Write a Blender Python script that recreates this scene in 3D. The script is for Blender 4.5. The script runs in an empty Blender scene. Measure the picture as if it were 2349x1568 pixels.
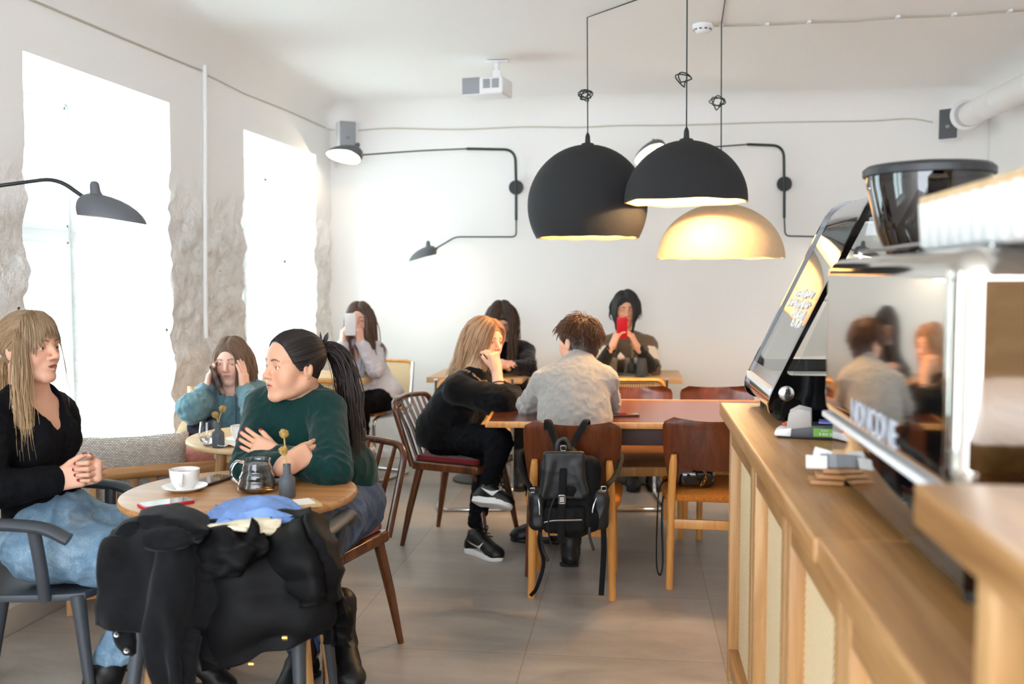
import bpy, bmesh, math, random
import numpy as np
from mathutils import Vector, Matrix, noise as mnoise
import openvdb

C = bpy.context.scene.collection
PI = math.pi
V3 = Vector
rad = math.radians

# ------------------------------------------------------------------ camera model
FPX, CX, CY = 2284.0, 1174.5, 784.0
CAMH = 1.386
PITCH = rad(3.56)
YAW = rad(7.0)
FW = V3((-math.sin(YAW), math.cos(YAW), 0))
RT = V3((math.cos(YAW), math.sin(YAW), 0))
UPZ = V3((0, 0, 1))
_cf = FW * math.cos(PITCH) - UPZ * math.sin(PITCH)
_cu = FW * math.sin(PITCH) + UPZ * math.cos(PITCH)


def ray(px, py):
    return _cf + RT * ((px - CX) / FPX) + _cu * ((CY - py) / FPX)


def P(px, py, d):
    """point seen at a pixel, d metres in front of the camera"""
    r = ray(px, py)
    return V3((0, 0, CAMH)) + r * (d / r.dot(FW))


def G(px, py, z):
    """point seen at a pixel on the level plane of height z"""
    r = ray(px, py)
    return V3((0, 0, CAMH)) + r * ((z - CAMH) / r.z)


def GY(px, py, y):
    """point seen at a pixel on the plane Y = y"""
    r = ray(px, py)
    return V3((0, 0, CAMH)) + r * (y / r.y)


def CR(a, b, z=0.0):
    """direction: a to the right of the view, b along it"""
    return RT * a + FW * b + UPZ * z


def yaw_of(v):
    return math.atan2(-v.x, v.y)


# ------------------------------------------------------------------ materials
MATS = {}


def new_mat(name):
    m = bpy.data.materials.new(name)
    m.use_nodes = True
    nt = m.node_tree
    for n in list(nt.nodes):
        nt.nodes.remove(n)
    out = nt.nodes.new('ShaderNodeOutputMaterial')
    b = nt.nodes.new('ShaderNodeBsdfPrincipled')
    nt.links.new(b.outputs[0], out.inputs[0])
    MATS[name] = m
    return m, nt, b


def lin(c):
    """sRGB 0-255 -> linear rgba"""
    r = []
    for x in c:
        x = x / 255.0
        r.append(x / 12.92 if x <= 0.04045 else ((x + 0.055) / 1.055) ** 2.4)
    return (*r, 1.0)


def coords(nt, scale=(1, 1, 1), rot=(0, 0, 0), kind='Object'):
    tc = nt.nodes.new('ShaderNodeTexCoord')
    mp = nt.nodes.new('ShaderNodeMapping')
    mp.inputs['Scale'].default_value = scale
    mp.inputs['Rotation'].default_value = rot
    nt.links.new(tc.outputs[kind], mp.inputs[0])
    return mp.outputs[0]


def noise_n(nt, vec, scale, detail=4, rough=0.55, dist=0.0):
    n = nt.nodes.new('ShaderNodeTexNoise')
    n.inputs['Scale'].default_value = scale
    n.inputs['Detail'].default_value = detail
    n.inputs['Roughness'].default_value = rough
    n.inputs['Distortion'].default_value = dist
    if vec is not None:
        nt.links.new(vec, n.inputs['Vector'])
    return n.outputs['Fac']


def ramp(nt, fac, stops):
    r = nt.nodes.new('ShaderNodeValToRGB')
    e = r.color_ramp.elements
    while len(e) > 1:
        e.remove(e[-1])
    for i, (p, c) in enumerate(stops):
        x = e[0] if i == 0 else e.new(p)
        x.position = p
        x.color = c
    nt.links.new(fac, r.inputs[0])
    return r.outputs[0]


def bump(nt, b, h, strength=0.3, dist=0.01):
    n = nt.nodes.new('ShaderNodeBump')
    n.inputs['Strength'].default_value = strength
    n.inputs['Distance'].default_value = dist
    nt.links.new(h, n.inputs['Height'])
    nt.links.new(n.outputs[0], b.inputs['Normal'])


def simple(name, col, rough=0.5, metal=0.0, bumpy=None, var=0.0, vscale=8.0, coat=0.0, spec=None):
    m, nt, b = new_mat(name)
    c = lin(col)
    b.inputs['Base Color'].default_value = c
    b.inputs['Roughness'].default_value = rough
    b.inputs['Metallic'].default_value = metal
    if coat:
        b.inputs['Coat Weight'].default_value = coat
    if spec is not None:
        b.inputs['Specular IOR Level'].default_value = spec
    if var:
        f = noise_n(nt, coords(nt), vscale)
        lo = tuple(x * (1 - var) for x in c[:3]) + (1,)
        hi = tuple(min(1, x * (1 + var)) for x in c[:3]) + (1,)
        nt.links.new(ramp(nt, f, [(0.3, lo), (0.7, hi)]), b.inputs['Base Color'])
    if bumpy:
        bump(nt, b, noise_n(nt, coords(nt), bumpy[0], 3), bumpy[1], bumpy[2] if len(bumpy) > 2 else 0.005)
    return m


def wood(name, dark, mid, light, axis=0, rough=0.4, fine=70.0, coat=0.0, scale=1.0, bmp=0.08):
    """grain runs along the given local axis"""
    m, nt, b = new_mat(name)
    sc = [9 * scale] * 3
    sc[axis] = 0.7 * scale
    v = coords(nt, tuple(sc))
    f1 = noise_n(nt, v, 1.6, 5, 0.6, 1.2)
    sc2 = [fine * scale] * 3
    sc2[axis] = 2.2 * scale
    f2 = noise_n(nt, coords(nt, tuple(sc2)), 1.5, 3, 0.6)
    mix = nt.nodes.new('ShaderNodeMath')
    mix.operation = 'MULTIPLY_ADD'
    nt.links.new(f2, mix.inputs[0])
    mix.inputs[1].default_value = 0.35
    nt.links.new(f1, mix.inputs[2])
    col = ramp(nt, mix.outputs[0], [(0.42, lin(dark)), (0.65, lin(mid)), (0.9, lin(light))])
    nt.links.new(col, b.inputs['Base Color'])
    b.inputs['Roughness'].default_value = rough
    if coat:
        b.inputs['Coat Weight'].default_value = coat
        b.inputs['Coat Roughness'].default_value = 0.15
    bump(nt, b, f2, bmp, 0.002)
    return m


def fabric(name, col, scale=400.0, rough=0.9, var=0.12, sheen=0.0, bstr=0.35, col2=None, vscale=60, bdist=0.002, big=0.0):
    m, nt, b = new_mat(name)
    c = lin(col)
    v = coords(nt)
    f = noise_n(nt, v, vscale, 5, 0.65)
    lo = tuple(x * (1 - var) for x in c[:3]) + (1,)
    hi = (lin(col2) if col2 else tuple(min(1, x * (1 + var)) for x in c[:3]) + (1,))
    nt.links.new(ramp(nt, f, [(0.33, lo), (0.67, hi)]), b.inputs['Base Color'])
    b.inputs['Roughness'].default_value = rough
    b.inputs['Specular IOR Level'].default_value = 0.12
    if sheen:
        b.inputs['Sheen Weight'].default_value = sheen
        b.inputs['Sheen Roughness'].default_value = 0.5
    h = noise_n(nt, v, scale, 2, 0.5)
    if big:
        h2 = noise_n(nt, coords(nt, (1, 1, 1)), 14, 3, 0.5, 0.8)
        a = nt.nodes.new('ShaderNodeMath'); a.operation = 'MULTIPLY_ADD'
        nt.links.new(h2, a.inputs[0]); a.inputs[1].default_value = big; nt.links.new(h, a.inputs[2])
        h = a.outputs[0]
    bump(nt, b, h, bstr, bdist)
    return m


def glass(name, col=(255, 255, 255), rough=0.0, thin=True, alpha=0.12, ior=1.45):
    """thin clear pane: see-through with a mirror-like gloss"""
    m, nt, b = new_mat(name)
    if not thin:
        b.inputs['Base Color'].default_value = lin(col)
        b.inputs['Roughness'].default_value = rough
        b.inputs['Transmission Weight'].default_value = 1.0
        b.inputs['IOR'].default_value = ior
        return m
    nt.nodes.remove(b)
    out = [n for n in nt.nodes if n.type == 'OUTPUT_MATERIAL'][0]
    tr = nt.nodes.new('ShaderNodeBsdfTransparent')
    tr.inputs[0].default_value = lin(col)
    gl = nt.nodes.new('ShaderNodeBsdfGlossy')
    gl.inputs['Roughness'].default_value = rough
    fr = nt.nodes.new('ShaderNodeLayerWeight')
    mx = nt.nodes.new('ShaderNodeMixShader')
    pw = nt.nodes.new('ShaderNodeMath'); pw.operation = 'POWER'
    nt.links.new(fr.outputs['Facing'], pw.inputs[0]); pw.inputs[1].default_value = 4.0
    add = nt.nodes.new('ShaderNodeMath'); add.operation = 'ADD'; add.use_clamp = True
    nt.links.new(pw.outputs[0], add.inputs[0]); add.inputs[1].default_value = alpha
    nt.links.new(add.outputs[0], mx.inputs[0])
    nt.links.new(tr.outputs[0], mx.inputs[1])
    nt.links.new(gl.outputs[0], mx.inputs[2])
    nt.links.new(mx.outputs[0], out.inputs[0])
    return m


def emit(name, col, strength):
    m, nt, b = new_mat(name)
    b.inputs['Base Color'].default_value = lin(col)
    b.inputs['Emission Color'].default_value = lin(col)
    b.inputs['Emission Strength'].default_value = strength
    return m


# ------------------------------------------------------------------ mesh builder
class MB:
    def __init__(s):
        s.v = []; s.f = []

    def add(s, vs, fs):
        o = len(s.v)
        s.v += [tuple(x) for x in vs]
        s.f += [tuple(i + o for i in f) for f in fs]
        return s

    def box(s, c, size, rot=None, taper=1.0):
        hx, hy, hz = (x / 2 for x in size)
        vs = []
        for z in (-1, 1):
            k = taper if z > 0 else 1.0
            for x, y in ((-1, -1), (1, -1), (1, 1), (-1, 1)):
                vs.append(V3((x * hx * k, y * hy * k, z * hz)))
        if rot is not None:
            vs = [rot @ v for v in vs]
        c = V3(c)
        return s.add([v + c for v in vs], [(0, 3, 2, 1), (4, 5, 6, 7), (0, 1, 5, 4), (1, 2, 6, 5), (2, 3, 7, 6), (3, 0, 4, 7)])

    def tube(s, pts, r, n=10, caps=True, flat=None, up=None, closed=False):
        """sweep a circle (or a flat ellipse: flat = ratio of second radius) along points; r number or list"""
        pts = [V3(p) for p in pts]
        m = len(pts)
        rr = r if isinstance(r, (list, tuple)) else [r] * m
        fr = flat if isinstance(flat, (list, tuple)) else [flat if flat else 1.0] * m
        T = []
        for i in range(m):
            if closed:
                t = pts[(i + 1) % m] - pts[i - 1]
            else:
                t = pts[min(i + 1, m - 1)] - pts[max(i - 1, 0)]
            T.append(t.normalized() if t.length > 1e-9 else V3((0, 0, 1)))
        if up is None:
            up = V3((0, 0, 1)) if abs(T[0].z) < 0.9 else V3((0, 1, 0))
        up = V3(up)
        N = up - T[0] * up.dot(T[0]); N.normalize()
        vs = []; fs = []
        for i in range(m):
            N = N - T[i] * N.dot(T[i])
            if N.length < 1e-6:
                N = T[i].orthogonal()
            N.normalize()
            B = T[i].cross(N)
            for k in range(n):
                a = 2 * PI * k / n
                vs.append(pts[i] + N * (math.cos(a) * rr[i]) + B * (math.sin(a) * rr[i] * fr[i]))
        for i in range(m if closed else m - 1):
            j = (i + 1) % m
            for k in range(n):
                k2 = (k + 1) % n
                fs.append((i * n + k, i * n + k2, j * n + k2, j * n + k))
        if caps and not closed:
            fs.append(tuple(reversed(range(n))))
            fs.append(tuple((m - 1) * n + k for k in range(n)))
        return s.add(vs, fs)

    def cyl(s, a, b, r0, r1=None, n=16):
        return s.tube([a, b], [r0, r0 if r1 is None else r1], n)

    def lathe(s, prof, n=32, c=(0, 0, 0), M=None, cap0=False, cap1=False, jit=None):
        vs = []; fs = []
        c = V3(c)
        m = len(prof)
        for i, (r, z) in enumerate(prof):
            for k in range(n):
                a = 2 * PI * k / n
                v = V3((r * math.cos(a), r * math.sin(a), z))
                if jit:
                    v = jit(v, a, i)
                if M is not None:
                    v = M @ v
                vs.append(v + c)
        for i in range(m - 1):
            for k in range(n):
                k2 = (k + 1) % n
                fs.append((i * n + k, i * n + k2, (i + 1) * n + k2, (i + 1) * n + k))
        if cap0:
            fs.append(tuple(reversed(range(n))))
        if cap1:
            fs.append(tuple((m - 1) * n + k for k in range(n)))
        return s.add(vs, fs)

    def sphere(s, c, r, n=16, m=10, M=None):
        rr = (r, r, r) if not isinstance(r, (tuple, list)) else r
        prof = [(math.sin(PI * i / m), -math.cos(PI * i / m)) for i in range(m + 1)]
        prof[0] = (1e-4, -1); prof[-1] = (1e-4, 1)
        S = Matrix.Diagonal(V3(rr))
        MM = S if M is None else M @ S
        return s.lathe(prof, n, c, MM)

    def prism(s, poly, z0, z1, M=None):
        n = len(poly)
        vs = [V3((x, y, z0)) for x, y in poly] + [V3((x, y, z1)) for x, y in poly]
        if M is not None:
            vs = [M @ v for v in vs]
        fs = [tuple(reversed(range(n))), tuple(range(n, 2 * n))]
        for i in range(n):
            j = (i + 1) % n
            fs.append((i, j, n + j, n + i))
        return s.add(vs, fs)

    def grid(s, pts, closed=False):
        """pts[r][c]"""
        R = len(pts); K = len(pts[0])
        vs = [p for row in pts for p in row]
        fs = []
        for r in range(R - 1):
            for c in range(K if closed else K - 1):
                c2 = (c + 1) % K
                fs.append((r * K + c, r * K + c2, (r + 1) * K + c2, (r + 1) * K + c))
        return s.add(vs, fs)

    def slab(s, pts, nrm_off):
        """thick sheet from a point grid: back side offset by vectors nrm_off(r,c) or a constant vector"""
        R = len(pts); K = len(pts[0])
        fn = nrm_off if callable(nrm_off) else (lambda r, c: V3(nrm_off))
        top = [[V3(p) for p in row] for row in pts]
        bot = [[top[r][c] + fn(r, c) for c in range(K)] for r in range(R)]
        o = len(s.v)
        s.grid(top)
        o2 = len(s.v)
        s.v += [tuple(p) for row in bot for p in row]
        for r in range(R - 1):
            for c in range(K - 1):
                s.f.append((o2 + r * K + c, o2 + (r + 1) * K + c, o2 + (r + 1) * K + c + 1, o2 + r * K + c + 1))
        rim = [(0, c) for c in range(K)] + [(r, K - 1) for r in range(1, R)] + [(R - 1, c) for c in range(K - 2, -1, -1)] + [(r, 0) for r in range(R - 2, 0, -1)]
        for i in range(len(rim)):
            a = rim[i]; b = rim[(i + 1) % len(rim)]
            ia = a[0] * K + a[1]; ib = b[0] * K + b[1]
            s.f.append((o + ib, o + ia, o2 + ia, o2 + ib))
        return s

    def build(s, name, mat, parent=None, smooth=40, bevel=0.0, seg=2, loc=None, flip=False):
        me = bpy.data.meshes.new(name)
        me.from_pydata(s.v, [], s.f)
        bm = bmesh.new(); bm.from_mesh(me)
        bmesh.ops.remove_doubles(bm, verts=bm.verts, dist=1e-6)
        bmesh.ops.recalc_face_normals(bm, faces=bm.faces)
        if bevel:
            ed = [e for e in bm.edges if len(e.link_faces) == 2 and e.calc_face_angle(0) > rad(35)]
            bmesh.ops.bevel(bm, geom=ed, offset=bevel, segments=seg, affect='EDGES', profile=0.6, clamp_overlap=True)
        bm.to_mesh(me); bm.free()
        return link(name, me, mat, parent, smooth, loc)


def link(name, me, mat, parent=None, smooth=40, loc=None):
    if smooth:
        me.shade_smooth()
        if smooth < 180:
            me.set_sharp_from_angle(angle=rad(smooth))
    if mat is not None:
        me.materials.append(MATS[mat] if isinstance(mat, str) else mat)
    o = bpy.data.objects.new(name, me)
    C.objects.link(o)
    if parent is not None:
        o.parent = parent
    if loc is not None:
        o.location = loc
    return o


def thing(name, label, cat, loc=(0, 0, 0), rz=0.0, group=None):
    o = bpy.data.objects.new(name, None)
    o.empty_display_size = 0.1
    C.objects.link(o)
    o.location = loc
    o.rotation_euler = (0, 0, rz)
    o['label'] = label; o['category'] = cat
    if group:
        o['group'] = group
    return o


def tag(o, label, cat, group=None):
    o['label'] = label; o['category'] = cat
    if group:
        o['group'] = group
    return o


def struct(o):
    o['kind'] = 'structure'
    return o


def dup(o, loc, rz, label, group=None):
    def kids(x):
        return [c for c in bpy.data.objects if c.parent == x]
    r = o.copy(); C.objects.link(r)
    r.location = loc; r.rotation_euler = (0, 0, rz)
    r['label'] = label
    if group:
        r['group'] = group
    for c in kids(o):
        k = c.copy(); C.objects.link(k); k.parent = r
        for g in kids(c):
            q = g.copy(); C.objects.link(q); q.parent = k
    return r


def smooth_path(pts, n=8, closed=False):
    """Catmull-Rom through points"""
    pts = [V3(p) for p in pts]
    m = len(pts); out = []
    segs = m if closed else m - 1
    for i in range(segs):
        p1 = pts[i]; p2 = pts[(i + 1) % m]
        p0 = pts[i - 1] if (i > 0 or closed) else p1 * 2 - p2
        p3 = pts[(i + 2) % m] if (i + 2 < m or closed) else p2 * 2 - p1
        for k in range(n):
            t = k / n
            out.append(0.5 * ((2 * p1) + (p2 - p0) * t + (2 * p0 - 5 * p1 + 4 * p2 - p3) * t * t + (3 * p1 - p0 - 3 * p2 + p3) * t ** 3))
    if not closed:
        out.append(pts[-1])
    return out


def fillet_path(pts, r, n=6):
    """polyline with rounded corners"""
    pts = [V3(p) for p in pts]
    out = [pts[0]]
    for i in range(1, len(pts) - 1):
        a = (pts[i - 1] - pts[i]); b = (pts[i + 1] - pts[i])
        d = min(r, a.length * 0.49, b.length * 0.49)
        p0 = pts[i] + a.normalized() * d; p2 = pts[i] + b.normalized() * d
        for k in range(n + 1):
            t = k / n
            out.append(p0 * (1 - t) ** 2 + pts[i] * 2 * t * (1 - t) + p2 * t * t)
    out.append(pts[-1])
    return out


def rrect(w, h, r, n=5):
    """rounded rectangle outline centred on 0"""
    o = []
    for cx, cy, a0 in ((w / 2 - r, h / 2 - r, 0), (-w / 2 + r, h / 2 - r, 90), (-w / 2 + r, -h / 2 + r, 180), (w / 2 - r, -h / 2 + r, 270)):
        for k in range(n + 1):
            a = rad(a0 + 90 * k / n)
            o.append((cx + r * math.cos(a), cy + r * math.sin(a)))
    return o


def net_surface(net, nr, nc):
    """Catmull-Rom surface through a control net of vectors; returns nr+1 x nc+1 points"""
    rows = [smooth_path(r, nc) for r in net]
    cols = []
    for c in range(len(rows[0])):
        cols.append(smooth_path([row[c] for row in rows], nr))
    return [[cols[c][r] for c in range(len(cols))] for r in range(len(cols[0]))]


def text_mesh(name, body, mat, size, M, parent, ext=0.0008):
    cu = bpy.data.curves.new(name, 'FONT')
    cu.body = body; cu.size = size; cu.extrude = ext
    cu.align_x = 'CENTER'; cu.align_y = 'CENTER'
    o = bpy.data.objects.new(name, cu)
    dg = bpy.context.evaluated_depsgraph_get()
    C.objects.link(o)
    dg.update()
    me = bpy.data.meshes.new_from_object(o.evaluated_get(bpy.context.evaluated_depsgraph_get()))
    bpy.data.objects.remove(o)
    me.transform(M)
    me.name = name
    return link(name, me, mat, parent, 0)
# ------------------------------------------------------------------ organic shapes: smooth unions of rounded bodies on a graded grid
BIG = 1.0
QUAL = 1.0


def axis(lo, hi, hc, fine=(), hf=None):
    """1-D samples lo..hi, spacing hc, hf inside the fine intervals"""
    hc *= QUAL
    hf = (hf or hc) * (QUAL if hf else 1)
    xs = [lo]
    while xs[-1] < hi:
        x = xs[-1]
        h = hc
        for a, bb_ in fine:
            if a - hc * 0.5 <= x < bb_:
                h = hf
        xs.append(x + h)
    return np.array(xs)


def v_(p):
    return np.array([p[0], p[1], p[2]], dtype=float)


class Field:
    def __init__(s, lo, hi, h=0.005, fine=(), hf=None):
        """fine: list of (lo,hi) boxes sampled at hf"""
        s.ax = [axis(lo[i], hi[i], h, [(a[i], b_[i]) for a, b_ in fine], hf) for i in range(3)]
        s.F = np.full([len(a) for a in s.ax], BIG, dtype=np.float32)
        s.h = h * QUAL

    def _sub(s, lo, hi):
        sl = []
        for i in range(3):
            a = np.searchsorted(s.ax[i], lo[i]); b_ = np.searchsorted(s.ax[i], hi[i])
            if b_ <= a:
                return None, None
            sl.append(slice(a, b_))
        g = (s.ax[0][sl[0]][:, None, None], s.ax[1][sl[1]][None, :, None], s.ax[2][sl[2]][None, None, :])
        return tuple(sl), g

    def op(s, lo, hi, fn, k=0.0, mode='u'):
        m = k + 2.5 * s.h
        sl, g = s._sub(np.array(lo) - m, np.array(hi) + m)
        if sl is None:
            return s
        d = fn(*g).astype(np.float32)
        A = s.F[sl]
        if mode == 's':
            d = -d
            if k > 0:
                hh = np.maximum(k - np.abs(A - d), 0) / k
                r = np.maximum(A, d) + hh * hh * k * 0.25
            else:
                r = np.maximum(A, d)
        else:
            if k > 0:
                hh = np.maximum(k - np.abs(A - d), 0) / k
                r = np.minimum(A, d) - hh * hh * k * 0.25
            else:
                r = np.minimum(A, d)
        s.F[sl] = r
        return s

    def ell(s, c, r, R=None, k=0.01, mode='u'):
        """ellipsoid; R = 3x3 with columns = local axes in the world"""
        c = v_(c); r = np.array(r, dtype=float)
        if R is None:
            ext = r
            f = lambda X, Y, Z: (X - c[0], Y - c[1], Z - c[2])
        else:
            R = np.array(R, dtype=float)
            ext = np.sqrt(((R * r[None, :]) ** 2).sum(1))
            f = lambda X, Y, Z: tuple((X - c[0]) * R[0, i] + (Y - c[1]) * R[1, i] + (Z - c[2]) * R[2, i] for i in range(3))

        def fn(X, Y, Z):
            x, y, z = f(X, Y, Z)
            k0 = np.sqrt((x / r[0]) ** 2 + (y / r[1]) ** 2 + (z / r[2]) ** 2)
            k1 = np.sqrt((x / r[0] ** 2) ** 2 + (y / r[1] ** 2) ** 2 + (z / r[2] ** 2) ** 2)
            return k0 * (k0 - 1.0) / np.maximum(k1, 1e-6)
        return s.op(c - ext, c + ext, fn, k, mode)

    def cone(s, a, b_, ra, rb, k=0.01, mode='u', flat=None):
        """capsule whose radius runs ra..rb; flat=(axis dir, factor) squeezes it along a direction"""
        a = v_(a); b_ = v_(b_)
        ba = b_ - a
        L2 = max(float(ba @ ba), 1e-9)
        rm = max(ra, rb)
        mx = 1.0
        if flat is not None:
            n = v_(flat[0]); n = n / np.linalg.norm(n)
            q = flat[1]
            mx = max(1.0, 1.0 / q)

        def fn(X, Y, Z):
            px, py, pz = X - a[0], Y - a[1], Z - a[2]
            t = np.clip((px * ba[0] + py * ba[1] + pz * ba[2]) / L2, 0, 1)
            dx, dy, dz = px - ba[0] * t, py - ba[1] * t, pz - ba[2] * t
            if flat is None:
                return np.sqrt(dx * dx + dy * dy + dz * dz) - (ra + (rb - ra) * t)
            dn = dx * n[0] + dy * n[1] + dz * n[2]
            e = dx * dx + dy * dy + dz * dz - dn * dn
            return (np.sqrt(np.maximum(e, 0) + (dn * q) ** 2) - (ra + (rb - ra) * t)) / max(1.0, q) * (1.0 if q > 1 else 1.0)
        lo = np.minimum(a, b_) - rm * mx; hi = np.maximum(a, b_) + rm * mx
        return s.op(lo, hi, fn, k, mode)

    def chain(s, pts, rs, k=0.01, mode='u', flat=None):
        for i in range(len(pts) - 1):
            s.cone(pts[i], pts[i + 1], rs[i], rs[i + 1], k if i == 0 else max(k, 0.006), mode, flat)
        return s

    def rbox(s, c, half, r, R=None, k=0.005, mode='u'):
        c = v_(c); half = np.array(half, dtype=float)
        R_ = np.eye(3) if R is None else np.array(R, dtype=float)
        ext = (np.abs(R_) * half[None, :]).sum(1)

        def fn(X, Y, Z):
            q = [np.abs((X - c[0]) * R_[0, i] + (Y - c[1]) * R_[1, i] + (Z - c[2]) * R_[2, i]) - (half[i] - r) for i in range(3)]
            o = np.sqrt(np.maximum(q[0], 0) ** 2 + np.maximum(q[1], 0) ** 2 + np.maximum(q[2], 0) ** 2)
            return o + np.minimum(np.maximum(q[0], np.maximum(q[1], q[2])), 0) - r
        return s.op(c - ext, c + ext, fn, k, mode)

    def cut_plane(s, p, n):
        """remove everything on the side the normal points to"""
        p = v_(p); n = v_(n); n = n / np.linalg.norm(n)
        X, Y, Z = s.ax[0][:, None, None], s.ax[1][None, :, None], s.ax[2][None, None, :]
        d = ((X - p[0]) * n[0] + (Y - p[1]) * n[1] + (Z - p[2]) * n[2]).astype(np.float32)
        s.F = np.maximum(s.F, d)
        return s

    def mesh(s, name, base, disp=None, color=None, smooth_it=0):
        """surface as a mesh with its origin at base"""
        F = np.clip(s.F, -3 * s.h, 3 * s.h)
        F[0], F[-1] = 3 * s.h, 3 * s.h
        F[:, 0], F[:, -1] = 3 * s.h, 3 * s.h
        F[:, :, 0], F[:, :, -1] = 3 * s.h, 3 * s.h
        g = openvdb.FloatGrid(3 * s.h)
        g.copyFromArray(np.ascontiguousarray(F))
        pts, quads = g.convertToQuads(0.0)
        W = np.empty_like(pts, dtype=np.float64)
        for i in range(3):
            W[:, i] = np.interp(pts[:, i], np.arange(len(s.ax[i])), s.ax[i])
        Q = quads.astype(np.int64)
        # orient outward: compare with the field gradient on a sample
        for _ in range(smooth_it):
            acc = np.zeros_like(W); cnt = np.zeros(len(W))
            for i in range(4):
                for j in ((i + 1) % 4, (i + 3) % 4):
                    np.add.at(acc, Q[:, i], W[Q[:, j]]); np.add.at(cnt, Q[:, i], 1)
            W = W * 0.5 + 0.5 * acc / np.maximum(cnt, 1)[:, None]
        if disp is not None:
            N = np.zeros_like(W)
            fn = np.cross(W[Q[:, 2]] - W[Q[:, 0]], W[Q[:, 3]] - W[Q[:, 1]])
            for i in range(4):
                np.add.at(N, Q[:, i], fn)
            N /= np.maximum(np.linalg.norm(N, axis=1), 1e-12)[:, None]
            vol = (W[Q[:, 0]] * fn).sum()
            if vol < 0:
                N = -N
            W = W + N * disp(W)[:, None]
        me = bpy.data.meshes.new(name)
        L = W - v_(base)[None, :]
        me.vertices.add(len(L)); me.vertices.foreach_set('co', L.astype(np.float32).ravel())
        nq = len(Q)
        fnrm = np.cross(W[Q[:, 2]] - W[Q[:, 0]], W[Q[:, 3]] - W[Q[:, 1]])
        if (W[Q[:, 0]] * fnrm).sum() < 0:
            Q = Q[:, ::-1]
        me.loops.add(nq * 4); me.loops.foreach_set('vertex_index', Q.astype(np.int32).ravel())
        me.polygons.add(nq)
        me.polygons.foreach_set('loop_start', np.arange(0, nq * 4, 4, dtype=np.int32))
        me.update(calc_edges=True)
        me.validate()
        if color is not None:
            ca = me.color_attributes.new('tint', 'FLOAT_COLOR', 'POINT')
            col = np.ones((len(W), 4), dtype=np.float32)
            col[:, :3] = color(W)
            ca.data.foreach_set('color', col.ravel())
        me.shade_smooth()
        return me


def put(me, name, mat, parent=None, loc=None):
    me.name = name
    if mat is not None:
        me.materials.append(MATS[mat] if isinstance(mat, str) else mat)
    o = bpy.data.objects.new(name, me)
    C.objects.link(o)
    if parent is not None:
        o.parent = parent
    if loc is not None:
        o.location = loc
    return o


def sin_noise(W, freq, seed, warp=0.6):
    """cheap smooth noise from a few warped sines, about -1..1"""
    r = np.random.default_rng(seed)
    out = np.zeros(len(W))
    for i in range(5):
        d = r.normal(size=3); d /= np.linalg.norm(d)
        d2 = r.normal(size=3); d2 /= np.linalg.norm(d2)
        ph, ph2 = r.uniform(0, 6.28, 2)
        f = freq * r.uniform(0.7, 1.5)
        out += np.sin((W @ d) * f + ph + warp * 1.6 * np.sin((W @ d2) * f * 0.6 + ph2))
    return out / 2.6


def folds(amp, freq, seed):
    """cloth folds: rounded ridges with sharper valleys"""
    def fn(W):
        n = sin_noise(W, freq, seed) * 0.7 + 0.45 * sin_noise(W, freq * 2.1, seed + 9)
        return amp * (1 - 1.6 * np.abs(n) ** 0.8)
    return fn
# ------------------------------------------------------------------ scene set-up
random.seed(4)
rng = np.random.default_rng(7)
sc = bpy.context.scene
cam_d = bpy.data.cameras.new('camera')
cam_d.sensor_width = 36.0
cam_d.lens = 36.0 * FPX / 2349.0
cam_d.clip_start = 0.05
cam = bpy.data.objects.new('camera', cam_d)
C.objects.link(cam)
cam.location = (0, 0, CAMH)
cam.rotation_euler = (rad(90) - PITCH, 0, YAW)
cam_d.dof.use_dof = True
cam_d.dof.focus_distance = 3.6
cam_d.dof.aperture_fstop = 2.6
sc.camera = cam
sc.view_settings.view_transform = 'Standard'
sc.view_settings.look = 'None'
sc.view_settings.exposure = 0.95
sc.view_settings.gamma = 1.0
cy = sc.cycles
cy.use_denoising = True
cy.max_bounces = 10
cy.diffuse_bounces = 7
cy.glossy_bounces = 4
cy.transmission_bounces = 6
cy.transparent_max_bounces = 10
cy.sample_clamp_indirect = 6.0
cy.caustics_reflective = False
cy.caustics_refractive = False
cy.use_adaptive_sampling = True
cy.adaptive_threshold = 0.03

w = bpy.data.worlds.new('overcast_sky')
w.use_nodes = True
sc.world = w
bg = w.node_tree.nodes['Background']
bg.inputs[0].default_value = (0.88, 0.955, 1.05, 1)
bg.inputs[1].default_value = 4.6

# ------------------------------------------------------------------ shared materials
m, nt, b = new_mat('plaster')          # smooth white paint
b.inputs['Base Color'].default_value = lin((243, 242, 240))
b.inputs['Roughness'].default_value = 0.75
bump(nt, b, noise_n(nt, coords(nt), 5.0, 4, 0.6), 0.25, 0.01)

m, nt, b = new_mat('plaster_left')     # same paint, bare rubbed masonry low down between the windows
v = coords(nt)
sep = nt.nodes.new('ShaderNodeSeparateXYZ'); nt.links.new(v, sep.inputs[0])
nz = noise_n(nt, v, 3.0, 5, 0.6)
madd = nt.nodes.new('ShaderNodeMath'); madd.operation = 'MULTIPLY_ADD'
nt.links.new(nz, madd.inputs[0]); madd.inputs[1].default_value = 0.9
nt.links.new(sep.outputs['Z'], madd.inputs[2])
mask = ramp(nt, madd.outputs[0], [(0.0, (1, 1, 1, 1)), (1.0, (0, 0, 0, 1))])
mr = nt.nodes.new('ShaderNodeMapRange'); nt.links.new(madd.outputs[0], mr.inputs[0])
mr.inputs['From Min'].default_value = 2.25; mr.inputs['From Max'].default_value = 2.02
spots = noise_n(nt, v, 13.0, 8, 0.78, 0.5)
rubbed = ramp(nt, spots, [(0.28, lin((186, 181, 174))), (0.38, lin((228, 224, 217))), (0.52, lin((244, 242, 239))), (0.7, lin((250, 249, 247)))])
mixc = nt.nodes.new('ShaderNodeMix'); mixc.data_type = 'RGBA'
nt.links.new(mr.outputs[0], mixc.inputs['Factor'])
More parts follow.
